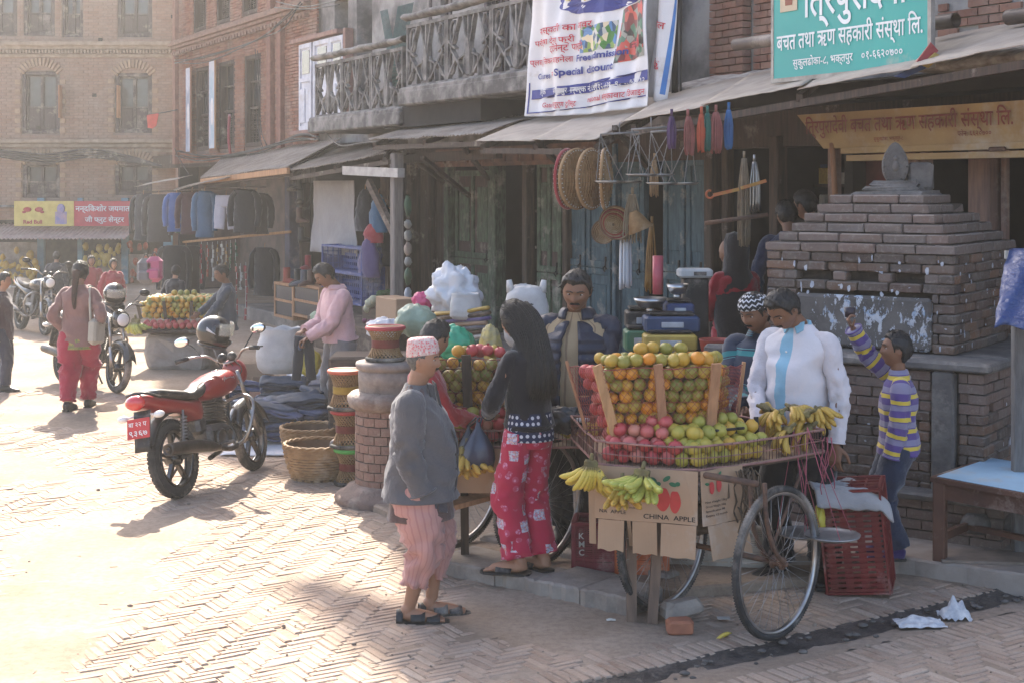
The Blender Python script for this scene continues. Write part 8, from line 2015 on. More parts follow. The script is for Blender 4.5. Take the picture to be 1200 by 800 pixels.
m=MB();m.prism([P(172,135,30),P(186,133,30),P(183,148,30),P(178,151,30),P(173,150,30)],(0,.02,0));fg=thing('flag','small red cloth flag hanging from a string before the far house','flag');m.build('cloth',mat('red_flag',(.6,.05,.04),(.45,.04,.03),bump=.1),fg);m=MB();m.tube(smoothpath([P(172,135,30),P(186,133,30),P(208,129,29.5)]),.012,4);m.build('string',PLBLK,fg)
# hanging clothes under the left awnings
JM=None
def garment(label,mt,px,py,wv,W__,H__,kind='jacket',turn=.0,group='clothes hung under the left awnings',seed=0):
 g=thing(kind,label,kind,group=group);p=fq(px,py,wv);g.matrix_world=FM@Matrix.Translation(p)@Matrix.Rotation(turn,4,'Z');m=MB()
 if kind in ('jacket','shirt'):
  loft_tube(m,[(0,0,0),(0,0,-.03),(0,0,-H__*.3),(0,0,-H__*.7),(0,0,-H__)],[(.06,.04,.04),(W__*.36,.06,.05),(W__*.40,.08,.06),(W__*.40,.07,.06),(W__*.44,.08,.06)],(0,-1,0),20,4,.02,7,seed)
  for s in (-1,1):loft_tube(m,[(s*W__*.3,0,-.05),(s*W__*.48,0,-.16),(s*W__*.54,-.02,-H__*.55),(s*W__*.50,-.04,-H__*.86)],[.05,.06,.055,.045],(0,-1,0),12,4,.012,12,seed+s)
 elif kind=='trousers':
  loft_tube(m,[(0,0,0),(0,0,-H__*.35)],[(W__*.4,.04,.03),(W__*.45,.05,.04)],(0,-1,0),18,4,.01,7,seed)
  for s in (-1,1):loft_tube(m,[(s*W__*.22,0,-H__*.3),(s*W__*.25,0,-H__*.65),(s*W__*.28,0,-H__)],[(W__*.22,.05,.04),(W__*.2,.04,.04),(W__*.2,.04,.03)],(0,-1,0),14,3,.012,9,seed+s)
 else:loft_tube(m,[(0,0,0),(0,0,-H__*.15),(0,0,-H__*.6),(0,0,-H__)],[(W__*.12,.03,.03),(W__*.3,.07,.06),(W__*.5,.10,.08),(W__*.46,.09,.07)],(0,-1,0),20,4,.03,7,seed)
 m.build('cloth',mt,g);m=MB();m.tube([(0,0,-.03),(0,0,.06),(.02,0,.08)],.006,4);m.tube([(-W__*.3,0,-.06),(0,0,.0),(W__*.3,0,-.06)],.008,4);m.build('hanger',WOODN,g); return g
CL={k:cloth('hung_%s'%k,a,tuple(x*.65 for x in a)) for k,a in dict(black=(.02,.022,.028),charcoal=(.045,.04,.042),brown=(.085,.07,.06),blue=(.05,.12,.33),maroon=(.07,.03,.035),white=(.40,.39,.44),green=(.05,.11,.07),violet=(.11,.08,.18),grey=(.13,.125,.14),red=(.33,.04,.05),sky=(.07,.15,.25)).items()}
for i,(c,px,py,w_,W__,H__,kd,lb) in enumerate((('black',168,228,-1.75,.62,.95,'jacket','black padded jacket hung leftmost under the rusty strip'),('charcoal',186,228,-1.7,.60,.95,'jacket','charcoal jacket with an olive edge hung second from the left'),('blue',207,226,-1.7,.40,.75,'shirt','blue and white shirt hung edge on beside the dark jackets'),('green',213,228,-1.55,.34,.75,'shirt','green shirt hung behind the blue one'),('maroon',225,225,-1.6,.55,.80,'shirt','maroon brown shirt with a paper tag hung in the middle'),('sky',240,224,-1.6,.36,.85,'shirt','light blue and white striped shirt hung edge on beside the trousers'),('white',265,229,-1.5,.62,.60,'trousers','pale grey white trousers clipped flat to a hanger'),('black',287,222,-1.4,.50,.75,'jacket','dark jacket hung right of the pale trousers'),('charcoal',300,226,-1.2,.50,.72,'jacket','charcoal jacket at the right end of the clothes rail'),('grey',248,226,-1.45,.34,.7,'shirt','violet edged grey shirt squeezed left of the pale trousers'),('black',204,288,-.9,.7,1.1,'jacket','long black coat deep inside the clothes stall'),('charcoal',218,288,-.6,.7,1.1,'jacket','second long dark coat deep inside the clothes stall'),('black',310,290,-.5,.6,.9,'jacket','dark jacket on the inner wall of the clothes stall'))):garment(lb,CL[c],px,py,w_,W__,H__,kd,.5+.3*(i%3),seed=i)
for i,(c,px,py,w_,W__,H__,kd,lb) in enumerate((('black',428,222,-1.0,.42,.62,'bag','black cloth bag hanging behind the diagonal brace'),('sky',444,228,-1.0,.36,.55,'bag','blue bag hanging beside the grey post'),('red',438,262,-1.05,.4,.28,'bag','red bag hanging under the blue one'),('violet',433,280,-1.1,.48,.56,'bag','purple checked skirt hanging above the vegetable crates'),('black',452,240,-.8,.36,.9,'bag','long dark garment hanging right behind the grey post'))):garment(lb,CL[c],px,py,w_,W__,H__,kd,.2,'bags hung beside the grey post',20+i)
def rail(a,b,r,mt,lb,nm='rail'):m=MB();m.tube([fq(*a),fq(*b)],r,6); return tag(fturn(m.build(nm,mt)),lb,'rail')
rail((160,226,-1.7),(312,219,-1.5),.02,WOOD,'wooden pole the clothes hang from under the left awnings');rail((215,284,-1.2),(340,272,-.9),.025,WOODN,'long pale pole under the hanging clothes carrying the packet strips')
# strips of small packets
def strip(lb,mt,px,py0,py1,wv,n=9,wd=.06,group='packet strips at the clothes stall'):
 p=fq(px,py0,wv);q=fq(px,py1,wv);s_=thing('packet_strip',lb,'packet strip',group=group);s_.matrix_world=FM@Matrix.Translation(p);m=MB();L__=p.z-q.z
 for i in range(n):m.bbox((ru(-.008,.008),ru(-.02,.02),-L__*(i+.5)/n),(wd,.02,L__/n*.88),.006,rz=ru(-.6,.6))
 m.build('packet_row',mt,s_,kind='stuff');m=MB();m.tube([(0,0,.05),(0,0,-L__)],.004,4);m.build('string',PLW,s_)
for i,(mt,px,y0,y1,lb) in enumerate(((CL['red'],236,286,333,'pink'),(TINR,243,287,325,'red'),(TINW,249,287,330,'white and red'),(TINY_,255,286,326,'yellow'),(TINW,260,286,322,'white'),(TINY_,265,286,320,'orange yellow'),(GRN,270,285,318,'left green'),(GRN,276,284,318,'right green'),(TINR,277,312,372,'long lower red'),(TINW,282,312,340,'lower white'),(TINR,288,311,378,'rightmost long red'))):strip(lb+' strip of small packets hanging by the youth at the clothes stall',mt,px,y0,y1,-1.1,8)
for nm,mt,px,py,lb in (('backpack',cloth('pink_nylon',(.42,.07,.16),(.3,.05,.12)),181,316,'bright pink backpack hanging at the corner of the clothes stall'),('backpack',CL['grey'],171,318,'grey green backpack hanging behind the pink one')):
 b=thing(nm,lb,'backpack',P(px,py,22.5));m=MB();m.bbox((0,0,0),(.26,.16,.40),.07);m.build('body',mt,b);m=MB();m.bbox((0,-.10,-.07),(.19,.07,.17),.03);m.build('pocket',mt,b);m=MB();m.tube(smoothpath([(-.05,0,.19),(0,0,.27),(.05,0,.19)]),.01,5);m.build('handle',PLBLK,b)
# banners beside the brick house windows
for px,y0,y1,wd,c,lb in ((222,80,178,.42,(.30,.33,.40),'narrow upright poster banner hung left on the brick house'),(250,72,174,.46,(.35,.45,.52),'narrow blue and white poster banner hung between the brick house windows')):
 x=fx(px,-.12);z1,z0=fz(px,y0,-.12),fz(px,y1,-.12);b=thing('poster_banner',lb,'banner');b.matrix_world=FM;m=MB();m.box((x,-.14,(z0+z1)/2),(wd,.012,z1-z0));m.build('sheet',mat('poster_%d'%px,c,(.55,.55,.58),scale=1.6,bump=0,contrast=.3),b);m=MB();m.box((x+wd/2,-.15,(z0+z1)/2),(.05,.03,z1-z0+.05));m.build('side_batten',WOODN,b)
 m=MB();m.ball((x,-.15,z0+(z1-z0)*.42),(.09,.01,.3),10,8);m.build('printed_figure',PLW,b)
m=MB();m.tube(smoothpath([fq(269,135,-.1),fq(268,160,-.3),fq(270,182,-.3)]),.03,6);tag(fturn(m.build('cloth_strip',CL['red'])),'red cloth strip drooping from the middle lattice window','cloth')
# cables
m=MB()
def cable(pts,r=.012,n=1):
 for k in range(n):m.tube(smoothpath([fq(*p)+V((0,ru(-.06,.06),ru(-.07,.07))) for p in pts],5),r,5)
cable([(208,180,-.3),(240,186,-.4),(300,178,-.4),(345,163,-.3),(372,160,-.5)],.016,4);cable([(205,72,-.2),(240,70,-.4),(300,48,-.4),(330,30,-.3),(352,6,-.3)],.012,3);cable([(320,5,-.3),(360,12,-.6),(400,4,-.8)],.012,2);cable([(378,150,-.9),(395,166,-1.2),(430,172,-1.3),(480,160,-1.3)],.01,1)
cable([(300,60,-.15),(306,110,-.12),(303,150,-.15),(310,175,-.2)],.01,2);cable([(204,175,-.4),(210,190,-.5),(222,205,-1.2)],.01,1)
tag(fturn(m.build('cable_bundle',PLBLK)),'tangle of black cables strung along the brick house wall','cables')
m=MB();
for k in range(4):m.tube(smoothpath([V((bx_(-10),YB-.4,bz__(175+2*k))),V((bx_(60),YB-.5,bz__(182+3*k))),V((bx_(110),YB-.5,bz__(176+3*k))),V((bx_(160),YB-.8,bz__(184+2*k))),V((bx_(206),YB-1.5,bz__(196)))],5),.03,5)
tag(m.build('cable_bundle',PLBLK),'sagging black cables crossing the front of the far house','cables')
# shoe and vegetable stall
def sheetbox(nm,lb,cat,mt,px0,px1,py0,py1,w0,dep,par=None,bev=.01):
 x0,x1=fx(px0,w0),fx(px1,w0);z1,z0=fz(px1,py0,w0),fz(px1,py1,w0);m=MB();m.bbox(((x0+x1)/2,w0+dep/2,(z0+z1)/2),(x1-x0,dep,z1-z0),bev); return tag(fturn(m.build(nm,mt)),lb,cat)
gsh=thing('hanging_sheet','large pale grey sheet hung behind the shoe stall','sheet');gsh.matrix_world=FM;m=MB();xa,xb=fx(363,-.9),fx(417,-.9);za,zb2=fz(390,212,-.9),fz(390,298,-.9);m.sheet(lambda u,v:(xa+(xb-xa)*u+.04*v,-.9+.05*math.sin(u*9+v*2)+.03*noise.noise(V((u*5,v*3,0))),zb2+(za-zb2)*v),30,10,th=.004,uvs=False);m.build('fabric',cloth('grey_sheet',(.34,.32,.32),(.25,.235,.235)),gsh)
for k,(a,b,y0,y1) in enumerate(((321,343,334,376),(343,374,337,377))):
 x0,x1=fx(a,-1.3),fx(b,-1.3);z1,z0=fz(b,y0,-1.3),fz(b,y1,-1.3);c=thing('display_case',['left','right'][k]+' wooden display case with a glass front at the shoe stall','display case');c.matrix_world=FM;m=MB();t_=.04
 for x in (x0+t_/2,x1-t_/2):m.box((x,-1.1,(z0+z1)/2),(t_,.4,z1-z0))
 for z in (z0+t_/2,z1-t_/2,(z0+z1)/2):m.box(((x0+x1)/2,-1.1,z),(x1-x0-2*t_,.39,t_))
 m.build('case',WOODN,c);m=MB();m.box(((x0+x1)/2,-1.28,(z0+z1)/2),(x1-x0-.1,.01,z1-z0-.1));m.build('glass',GLASS,c)
def boot(lb,mt,px,py,wv,s=1.,turn=0,cat='boot'):
 m=MB();loft_tube(m,[(0,0,.22),(0,0,.10),(0,.0,.04)],[.045,.045,.05],(0,-1,0),14,3);loft_tube(m,[(0,.04,.04),(0,-.03,.045),(0,-.11,.035),(0,-.17,.025)],[(.035,.045,.04),(.042,.045,.04),(.045,.035,.03),(.02,.015,.02)],(0,0,1),14,3);o=m.build(cat,mt);o.matrix_world=FM@Matrix.Translation(fq(px,py,wv))@Matrix.Rotation(turn,4,'Z')@Matrix.Scale(s,4); return tag(o,lb,cat,'footwear of the shoe stall')
LEA=mat('brown_leather',(.12,.06,.04),(.07,.035,.025),rough=.5);boot('red ankle boot on the left display case',TINR,336,334,-1.2,1.3,2.1)
boot('black boot standing left on the right display case',PLBLK,349,336,-1.2,1.3,.6);boot('dark grey boot in the middle of the right display case',CL['grey'],356,336,-1.2,1.2,-.4);boot('brown shoe right on the right display case',LEA,364,336,-1.2,1.2,.2);boot('pink boot on the small shelf over the display cases',CL['red'],361,318,-.9,1.2,.5)
for k,(px,py) in enumerate(((350,225),(352,240),(351,262),(353,285))):boot(['black shoe hung highest beside the grey sheet','second black shoe hung beside the grey sheet','tan sandal hung beside the grey sheet','lowest dark shoe hung beside the grey sheet'][k],[PLBLK,PLBLK,LEA,PLBLK][k],px,py,-.9,1.2,k,'shoe')
m=MB();[m.box((fx(352+3*k,-.8),-.8,fz(352,205,-.8)),(.1,.05,.28)) for k in range(7)];tag(fturn(m.build('wallet_row',PLBLK)),'row of black wallets pinned over the grey sheet','wallets')['kind']='stuff'
for k,(a,b,y0,y1) in enumerate(((378,424,292,322),(378,424,323,358))):
 x0,x1=fx(a,-1.2),fx(b,-1.2);z1,z0=fz(b,y0,-1.2),fz(b,y1,-1.2);crate('plastic_crate',['upper','lower'][k]+' blue plastic crate of greens turned on its side behind the man in pink',CBLU,FM@Matrix.Translation(((x0+x1)/2,-.85,(z0+z1)/2))@Matrix.Rotation(PI/2,4,'X'),x1-x0,z1-z0,.35)
def pile(nm,lb,cat,mt,px,py,wv,n,r,sx,sz,group=None,jit=.25):
 src=None
 for i in range(n):
  if src is None:m=MB();m.ball((0,0,0),1,12,8,jit=jit,freq=3);src=m.build(nm,mt);o=src;tag(o,lb,cat,group)
  else:o=inst(src)
  o.matrix_world=FM@Matrix.Translation(fq(px,py,wv)+V((ru(-sx,sx),ru(-.12,.12),ru(0,sz)*(1 if n>3 else .3))))@Matrix.Diagonal((r*ru(.85,1.1),r,r*.85,1))@Matrix.Rotation(ru(0,6),4,'Z')
pile('cabbage','pale cabbage in the crate left of the man in pink','cabbage',mat('pale_cabbage',(.42,.46,.33),(.28,.34,.2),bump=.6,bs=8),378,384,-1.75,8,.085,.16,.30,'cabbages beside the man in pink');pile('cauliflower','cream cauliflower heaped right of the man in pink','cauliflower',mat('cream_cauliflower',(.5,.46,.34),(.34,.33,.2),bump=1.,bs=20),441,362,-1.6,8,.075,.14,.16,'cauliflowers right of the man in pink');pile('onion','purple onion in the crate beside the cardboard box','onion',mat('purple_onion',(.2,.06,.10),(.14,.05,.07)),438,380,-1.9,16,.035,.14,.06,'onions beside the cardboard box')
pile('lettuce','dark leafy green vegetable on the stand left of the grey post','greens',mat('leafy_green',(.06,.11,.03),(.03,.06,.02),bump=1.,bs=12),452,352,-1.3,5,.07,.12,.1,'leafy greens by the grey post',.5)
sheetbox('stand','low dark vegetable stand behind the man in pink','stand',WOODX,360,462,392,432,-1.9,.9);sheetbox('stand','stand of dark boards carrying the cauliflowers beside the grey post','stand',WOODX,424,462,366,395,-1.7,.6)
sheetbox('cardboard_box','brown cardboard box with a round black mark standing by the grey post','box',CARD,440,464,351,381,-2.1,.3)
# strings of snack bags hanging at the post
for i,(mt,y0,y1) in enumerate(((GRN,228,254),(TINW,258,268),(TINW,270,283),(mat('cream_pack',(.5,.42,.33),(.4,.3,.25)),284,300),(TINW,301,312),(GRN,314,334),(PBAG,337,354))):
 p,q=fq(478,y0,-1.3),fq(478,y1,-1.3);m=MB();m.ball((p+q)/2,(.055+.01*(i%2),.05,(p.z-q.z)/2),12,9,jit=.3,freq=20);tag(fturn(m.build('snack_bag',mt)),['green bag topmost','small pale bag second','pale bag third','cream bag in the middle','pale bag third from the bottom','green bag second from the bottom','white bag lowest'][i]+' on the hanging string right of the grey post','bag','snack bags on the string')
# sacks, bundles, mats behind the plinth
SACK=mat('woven_white_sack',(.50,.48,.46),(.36,.34,.33),scale=4,rough=.7,bump=.7,bs=16,dust=.25)
def sack(lb,px,pyb,pyt,Y,W__,mt,ears=False,seed=0,z0=None,open_=False):
 b=P(px,pyb,Y);t_=P(px,pyt,Y);H__=t_.z-b.z;s_=thing('sack',lb,'sack',b);m=MB();pr=[(.80,0),(1.0,.12),(1.05,.35),(1.0,.65),(.88,.85)]+([(.90,1.0),(.80,.98),(.70,.84)] if open_ else [(.55,.97),(.0,1.0)]);rings=[]
 for (q,z) in pr:rings.append([V((W__/2*q*math.cos(2*PI*k/28)*(1+.09*noise.noise(V((math.cos(k*.22)*3,z*4,seed)))),W__*.36*q*math.sin(2*PI*k/28)*(1+.09*noise.noise(V((k*.3,z*4,seed)))),z*H__*(1+.05*noise.noise(V((k*.5,z*5,seed+3))))-(0))) for k in range(28)])
 out=[]
 for i in range(len(rings)-1):
  for j in range(4):out.append([lerp(rings[i][k],rings[i+1][k],j/4)+V((0,0,0))+rings[i][k].normalized()*.008*noise.noise(V((k*1.1,(i*4+j)*.9,seed))) for k in range(28)])
 m.loft(out+[rings[-1]])
 if ears:[m.tube([(s*W__*.36,0,H__*.88),(s*W__*.40,0,H__*1.08)],[.035,.02],8) for s in (-1,1)]
 m.build('bag',mt,s_); return s_
s1=sack('tall white woven sack tied with two ears behind the second cart',617,405,334,11.3,.34,SACK,True,3);m=MB();[lettering(m,c,lambda x,y:V((.05-y,-.135,.20+x)),.0+.055*i,0,.04,bold=.03) for i,c in enumerate('974')];m.build('lettering',INK,s1,kind='stuff')
sack('white sack folded open at the top beside the stack of mats',546,374,344,11.9,.26,SACK,False,5,open_=True);blob('sack','crumpled tall white plastic sack behind the rolled mats','sack',PBAG,P(533,342,12.3),(.19,.14,.20),6,.55)
sack('big open white woven sack behind the jeans pile',329,436,384,15.3,.50,SACK,False,8,open_=True)
blob('bundle','pale green netted bundle on the boards behind the plinth stool','bundle',mat('green_net_bundle',(.26,.33,.25),(.17,.22,.16),bump=.8,bs=16,rough=.5),P(487,376,11.7),(.155,.13,.125),3,.22);blob('plastic_bag','bright green plastic bag before the rolled mats','bag',mat('green_plastic',(.04,.36,.20),(.03,.24,.13),rough=.35,bump=.7,bs=20),P(533,402,11.0),(.13,.10,.12),9,.35);blob('plastic_bag','yellow patterned plastic bag right of the green bag','bag',mat('yellow_pattern_bag',(.5,.38,.10),(.25,.22,.12),rough=.4,bump=.7,scale=14),P(575,402,10.9),(.075,.07,.13),12,.35)
for i in range(9):
 mt=[CARDD,CL['green'],TINW,WOODX,CL['grey'],CARDD,CL['violet'],WOODX,TINY_][i];y=408-5.3*i;a=P(512+ru(-3,3),y+3,12.2);b=P(572+ru(-3,3),y-4,11.6);m=MB();m.tube([lerp(a,b,t/6)+V((0,0,.006*math.sin(t+i))) for t in range(7)],.021,8,flat=.8);tag(m.build('rolled_mat',mt),['lowest','second','third','fourth','middle','sixth','seventh','eighth','topmost'][i]+' rolled mat counted from the bottom of the stack behind the green bag','mat','rolled mats')
m=MB();a=P(540,470,11.9);m.bbox((a.x+.1,a.y,.42),(1.7,.7,.8),.02);tag(m.build('stall_table',WOODX),'dark stall table carrying sacks and rolled mats behind the second cart','table')
m=MB();a=P(440,400,13.2);m.bbox((a.x,a.y,.45),(.8,.5,.85),.02);tag(m.build('stall_table',WOODX),'dark stall table behind the brick plinth','table')
blob('plastic_bag','white plastic bag on the table behind the plinth stool','bag',PBAG,P(452,385,13),(.16,.12,.09),21,.4);blob('plastic_bag','pink and red plastic bag under the snack string','bag',BKY,P(495,353,13),(.09,.08,.08),22,.4)
# jeans pile and cardboard on the ground
DN=mat('blue_denim',(.065,.085,.14),(.025,.035,.06),scale=6,bump=.5,bs=30,rand=.7)
m=MB();q=G(335,528);m.sheet(lambda u,v:V((q.x-.55+1.15*u,q.y-.25+1.1*v,.012+.012*noise.noise(V((u*6,v*6,0))))),20,16,th=.004,uvs=False);tag(m.build('ground_sheet',cloth('white_ground_cloth',(.55,.55,.57),(.42,.42,.45))),'white cloth spread under the heap of jeans','cloth')
jr=random.Random(8);pr_=[]
for k in range(3):
 m=MB();vs=[]
 for lay in range(2):
  m.sheet(lambda u,v,l=lay:(.30*math.cos(PI*u)*(1 if True else 1)*(1-.0*v),-.11+.22*v+.02*math.sin(u*7+k),(.022*math.sin(PI*u)+.030*noise.noise(V((u*4+k*5,v*3,l)))+.018*l)),18,8,th=.016,uvs=False)
 pr_.append(m.mesh('folded_jeans',DN))
names_=['front','left','right','rear','middle']
for c,(px,py,n_,rz0) in enumerate(((318,520,8,.2),(298,508,7,-.5),(350,515,9,.1),(380,500,8,.5),(330,490,9,.0),(290,478,6,.3),(365,478,6,-.2))):
 b=G(px,py)
 for i in range(n_):
  o=bpy.data.objects.new('folded_jeans',pr_[i%3]);C.objects.link(o);o.location=(b.x+jr.uniform(-.04,.04),b.y+jr.uniform(-.04,.04),.03+.040*i);o.rotation_euler=(jr.uniform(-.16,.16),jr.uniform(-.22,.22),rz0+jr.uniform(-.5,.5));o.scale=(jr.uniform(.7,.9),jr.uniform(1.0,1.35),1.2);tag(o,'folded blue jeans in the %s stack of the heap on the white cloth'%['front middle','front left','front right','far right','centre','rear left','rear right'][c],'jeans','jeans in the %s stack'%['front middle','front left','front right','far right','centre','rear left','rear right'][c])
for i,(px,py,w_,h_,rz_,lb) in enumerate(((288,470,.42,.42,.1,'tall flattened cardboard leaning left behind the jeans'),(300,468,.36,.40,-.2,'second flattened cardboard leaning behind the jeans'),(312,472,.30,.30,.4,'short cardboard flat leaning right of the others'))):
 q=G(px,py);m=MB();m.bbox((0,0,h_/2),(w_,.03,h_),.004);
 for k in range(3):m.bbox((0,.035+.02*k,h_*.46-.02*k),(w_*.94,.012,h_*.9),.003)
 o=m.build('cardboard_flat',CARDD);o.matrix_world=Mx(q,rz=rz_,rx=-.12);tag(o,lb,'cardboard')
q=G(313,480);m=MB();m.bbox((0,0,.10),(.34,.3,.20),.006);bo=m.build('cardboard_box',mat('reddish_carton',(.36,.19,.13),(.27,.14,.10)));bo.matrix_world=Mx(q+V((0,.1,.0)),rz=-.15);tag(bo,'reddish carton printed with a round letter G behind the jeans','box');m=MB();lettering(m,'G',lambda x,y:V((x,-.156,y)),-.06,.04,.10,bold=.03);m.build('lettering',INK,bo)
blob('plastic_bag','large white plastic bag heaped between the carton and the man in pink','bag',PBAG,G(360,466)+V((0,.1,.14)),(.24,.2,.16),31,.5);blob('plastic_bag','white plastic bag lying left of the jeans heap','bag',PBAG,G(292,482)+V((0,0,.07)),(.17,.12,.07),33,.5);blob('plastic_bag','yellow plastic bag behind the held up small trousers','bag',bag_y,P(362,424,14.9),(.12,.1,.13),34,.35)
# winnowing trays, small baskets and brooms hanging at the teal doors
def traypan(lb,c,r,yaw,rimmt,tilt=0.):
 t_=thing('winnowing_tray',lb,'tray',group='round cane trays hung from the awning',M=Matrix.Translation(V(c))@Matrix.Rotation(yaw,4,'Z')@Matrix.Rotation(PI/2+tilt,4,'X'));m=MB();K=16;vs=[];fs=[]
 for i in range(K):
  for j in range(K):
   x0,y0=-r+2*r*i/K,-r+2*r*j/K;cx,cy=x0+r/K,y0+r/K
   if cx*cx+cy*cy<(r*.97)**2:
    z=.06*((cx*cx+cy*cy)/r/r)-.06;d=.006 if (i+j)%2 else 0;m.box((cx,cy,z),(2*r/K*.96,2*r/K*.96,.006+d))
 m.build('weave',CANE,t_,kind='stuff');m=MB();m.tube([(r*math.cos(2*PI*k/40),r*math.sin(2*PI*k/40),.0) for k in range(40)],.016,8,closed=True);m.build('rim',rimmt,t_)
 m=MB()
 for k in range(40):a=2*PI*k/40;m.tube([(r*math.cos(a)*.96,r*math.sin(a)*.96,-.02),(r*math.cos(a)*1.045,r*math.sin(a)*1.045,0),(r*math.cos(a)*.97,r*math.sin(a)*.97,.02)],.004,4)
 m.build('rim_binding',PLW,t_,kind='stuff'); return t_
for k,(px,mt,yw,lb) in enumerate(((665,CL['red'],1.1,'maroon rimmed'),(676,CANE,.92,'widest plain cane'),(693,CANE,1.02,'white bound third'),(709,CANE,1.38,'edge on rightmost'))):traypan(lb+' round winnowing tray hanging under the awning',P(px,210,12.5-.09*k),.25,yw+PI,mt)
for px,py,r,ya,mt,lb in ((721,262,.15,.25,TINR,'small red patterned round basket hung below the trays'),(708,272,.11,-.4,CANE,'small plain basket tucked behind the red patterned one')):
 b=thing('hung_basket',lb,'basket',M=Matrix.Translation(P(px,py,12.2+.1*(px<715)))@Matrix.Rotation(ya,4,'Z')@Matrix.Rotation(PI/2-.25,4,'X'));m=MB();m.lathe([(0,-.06),(r*.5,-.055),(r*.85,-.03),(r,.02),(r*.96,.02),(r*.8,-.045),(0,-.075)][::-1],30);m.build('bowl',CANED,b)
 for j in range(9):q=.12+.1*j;m=MB();m.tube([(r*q*math.cos(2*PI*k/36),r*q*math.sin(2*PI*k/36),-.052+.07*q**4+.004*(k%2)) for k in range(36)],r*.05,6,closed=True);m.build('coil',mt if j in (5,7) else CANE,b)
def tassel(lb,px,y0,y1,Y,r,mt,nm,n=26,sp=.25,cat=None,top_=.35):
 a,b=P(px,y0,Y),P(px,y1,Y);m=MB();L__=a.z-b.z
 for k in range(n):an=ru(0,6.28);q=r*math.sqrt(rnd());m.tube(smoothpath([a+V((q*top_*math.cos(an),q*top_*math.sin(an),0)),lerp(a,b,.4)+V((q*math.cos(an),q*math.sin(an),0)),b+V((q*(1+sp)*math.cos(an),q*(1+sp)*math.sin(an),ru(0,.12)*L__))],3),.006 if n>15 else .012,5)
 m.tube([a+V((0,0,.06)),a],.012,5); return tag(m.build(nm,mt),lb,cat or nm)
tassel('bunch of pale fibre tassels hanging above the cone baskets',741,228,286,12.2,.07,mat('pale_fibre',(.33,.27,.19),(.22,.17,.12)),'fibre_tassel');m=MB();m.lathe([(.03,.17),(.06,.12),(.11,0),(.10,0),(.05,.11)],18,M=Matrix.Rotation(-.4,4,'Y'));o=m.build('cone_basket',CANE);o.location=P(751,270,12.1);tag(o,'cone shaped woven basket hanging beside the tassels','basket')
tassel('white and pink plastic tube bundle hanging before the teal doors',733,280,340,12.3,.045,PBAG,'tube_bundle',14,.05,'tubes',.9);m=MB();m.tube([P(771,300,12.3),P(771,345,12.3)],.045,14);tag(m.build('plastic_roll',mat('pink_roll',(.55,.10,.14),(.42,.08,.1),rough=.4)),'pink plastic roll standing before the teal doors','roll')
tassel('yellow patterned long bag hanging beside the pink roll',764,262,345,12.5,.05,TINY_,'long_bag',16,.4,'bag');tassel('dry straw bundle hanging above the yellow long bag',767,188,232,12.5,.05,CANE,'straw_bundle',20,.1,'straw')
GRCH=mat('grey_chain_iron',(.24,.235,.23),(.15,.145,.14),rough=.6,metal=.3)
for k,(px,py,Y,pl,pr2) in enumerate(((726,158,12.0,(715,215),(735,215)),(763,152,11.8,(752,207),(772,207)),(786,155,11.6,(776,217),(800,217)))):
 sc_=thing('hand_scale',['left','middle','right'][k]+' iron hand scale with pans hanging on chains from the awning','scale',group='hand scales hung from the awning');a=P(px,py,Y);m=MB();w_=.16;m.tube([a+V((-w_,0,0)),a+V((w_,0,.02))],.010,6);m.tube([a,a+V((0,0,.1))],.005,5);m.build('beam',GRCH,sc_)
 for e,(qx,qy) in ((-1,pl),(1,pr2)):
  if k<2 and e>0 and k==0:pass
  pc=P(qx,qy,Y+.05*e);h_=a+V((w_*e,0,.0));m=MB();m.lathe([(0,0),(.10,.0),(.135,.02),(.13,.02),(.09,.004)],24,c=pc);m.build('pan',PANM,sc_)
  m=MB()
  for j in range(3):g=2*PI*j/3+.5;e1=pc+V((.13*math.cos(g),.13*math.sin(g),.02));n_=22;m.tube([lerp(h_,e1,t/n_)+V((.0025*(t%2),.0025*((t//2)%2),0)) for t in range(n_+1)],.0035,4)
  m.build('chain',GRCH,sc_)
# rope hanks
for k,(px,y0,y1,c,nm) in enumerate(((787,137,176,(.10,.05,.13),'purple'),(806,137,183,(.30,.10,.09),'dusty red'),(822,134,180,(.50,.10,.05),'orange red'),(829,133,178,(.03,.16,.13),'dark teal'),(839,132,181,(.32,.11,.10),'thick brick red'),(854,129,176,(.03,.12,.30),'blue'))):tassel(nm+' hank of rope hanging under the awning edge',px,y0,y1,11.5,.055 if k in (1,4) else .035,mat('rope_%d'%k,c,tuple(x*.6 for x in c)),'rope_hank',22,-.2,'rope')
for px,y0,y1,mt,lb in ((872,186,290,mat('jute_rope',(.25,.19,.12),(.16,.12,.08)),'thick hank of pale jute rope hanging in the hardware shop'),(884,190,250,CHROME,'hank of grey chain hanging in the hardware shop')):tassel(lb,px,y0,y1,12.0,.05,mt,'hank',26,.05,'rope')
m=MB()
for (a,b) in (((836,229),(866,222)),((868,221),(898,212))):m.beam(P(*a,11.9),P(*b,11.9),.015,.028)
m.tube([P(832+4.5*math.cos(t),228+4.5*math.sin(t),11.9) for t in [.5+.5*k for k in range(10)]],.010,6);tag(m.build('bolt_cutter',mat('orange_enamel',(.40,.07,.03),(.30,.17,.03),rough=.5)),'orange red long handled tool hanging across the hardware shop front','tool')
m=MB();m.tube([P(826,262,11.9),P(900,252,11.9)],.018,7);tag(m.build('metal_rod',RUST),'rusty metal rod hanging in the hardware shop','rod')
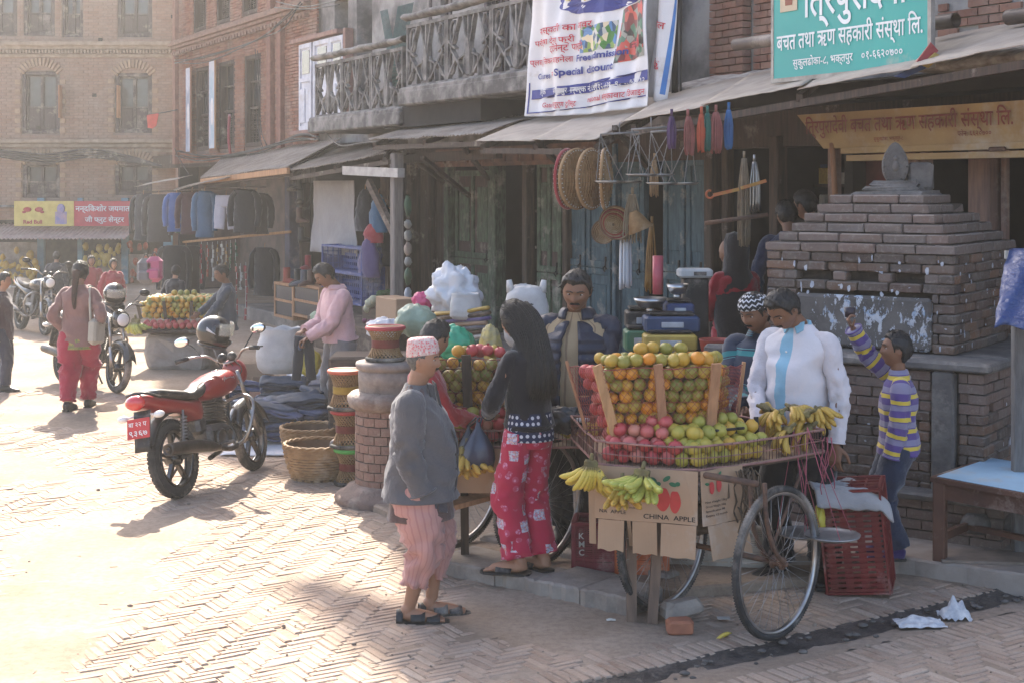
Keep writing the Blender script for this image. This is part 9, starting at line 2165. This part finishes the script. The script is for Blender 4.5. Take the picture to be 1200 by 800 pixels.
# weighing machines
def wm(lb,px,py,Y,w_,h_,mt,rz=0.):
 s_=thing('weighing_machine',lb,'scale',P(px,py,Y),rz,'weighing machines stacked before the teal doors');m=MB();m.bbox((0,0,0),(w_,.26,h_),.015);m.build('body',mt,s_);m=MB();m.bbox((0,-.135,0),(w_*.4,.012,h_*.35),.003);m.build('name_plate',SILV,s_);m=MB();m.bbox((0,0,h_/2+.02),(w_*.8,.2,.02),.005);m.tube([(-w_*.3,0,h_/2),(-w_*.3,0,h_/2+.02)],.02,8);m.build('platform',IRON,s_)
wm('green grey weighing machine lowest left in the stack',748,398,11.2,.22,.16,GRN);wm('yellow weighing machine at the bottom of the stack',784,400,11.0,.40,.12,TINY_);wm('blue weighing machine in the middle of the stack',786,379,11.1,.42,.12,TINB);wm('dark weighing machine left behind the blue one',752,374,11.4,.26,.14,IRON);wm('small blue weighing machine on the top of the stack',795,362,11.3,.22,.10,TINB)
m=MB();m.bbox((0,0,.35),(.95,.5,.7),.02);o=m.build('stall_table',WOODX);a=P(782,430,11.25);o.location=(a.x,a.y,a.z-.70+.08);tag(o,'low stall table under the weighing machines','table')
for px,py,r,lb in ((762,352,.13,'wide steel scale bowl left on the weighing machines'),(794,336,.085,'small steel scale bowl above the blue weighing machine')):m=MB();m.lathe([(0,-.06),(r*.6,-.055),(r*.9,-.01),(r,.02),(r*.88,-.005),(r*.5,-.045),(0,-.05)],28);m.tube([(0,0,-.06),(0,0,-.09)],.03,10);o=m.build('scale_bowl',STEEL);o.location=P(px,py,11.2);tag(o,lb,'bowl')
es=thing('digital_scale','pale digital scale with a small display before the teal doors','scale',P(814,320,11.6));m=MB();m.bbox((0,0,0),(.27,.22,.07),.015);m.build('body',mat('pale_scale_plastic',(.45,.45,.44),(.35,.35,.34)),es);m=MB();m.box((.03,-.112,0),(.10,.01,.03));m.build('display',PLBLK,es);m=MB();m.bbox((0,0,-.5),(.2,.2,.92),.01);m.build('column',IRON,es)
m=MB();m.lathe([(0,0),(.085,0),(.115,.17),(.12,.18),(.11,.17),(.08,.01)],24);o=m.build('bucket',TINR);o.location=P(838,426,10.6);tag(o,'red plastic bucket behind the heap of mandarins','bucket')
pf=thing('prayer_flags','torn red, yellow and blue flag cloths lying on the awning beside the green sign','flags');
for k,(pp,mt) in enumerate((([(1091,50),(1100,60),(1080,77),(1073,74)],TINR),([(1096,62),(1104,66),(1088,80),(1079,78)],TINY_),([(1078,76),(1086,80),(1060,92),(1048,90)],TINB))):m=MB();m.prism([P(x,y,10.6-.02*k) for x,y in pp],(0,.02,.004));m.build('flag',mt,pf)
m=MB();m.tube([fq(975,168,-.7),fq(979,235,-.7)],.025,7);tag(fturn(m.build('leaning_pole',WOODN)),'pale thin pole leaning beside the shutter sign','pole')
# ------------------------------------------------------------ haze in the street air
m=MB();m.box((-4,14,10.6),(52,64,23.4));hz=m.build('haze',[],kind='stuff')
hm=bpy.data.materials.new('street_haze');hm.use_nodes=True;n_=hm.node_tree;n_.nodes.clear()
vo=n_.nodes.new('ShaderNodeVolumePrincipled');ou=n_.nodes.new('ShaderNodeOutputMaterial');n_.links.new(vo.outputs[0],ou.inputs['Volume'])
vo.inputs['Density'].default_value=HAZE_D;vo.inputs['Color'].default_value=(.96,.93,.89,1);vo.inputs['Anisotropy'].default_value=.6
hz.data.materials.append(hm);hz.display_type='WIRE'
bpy.context.view_layer.update()
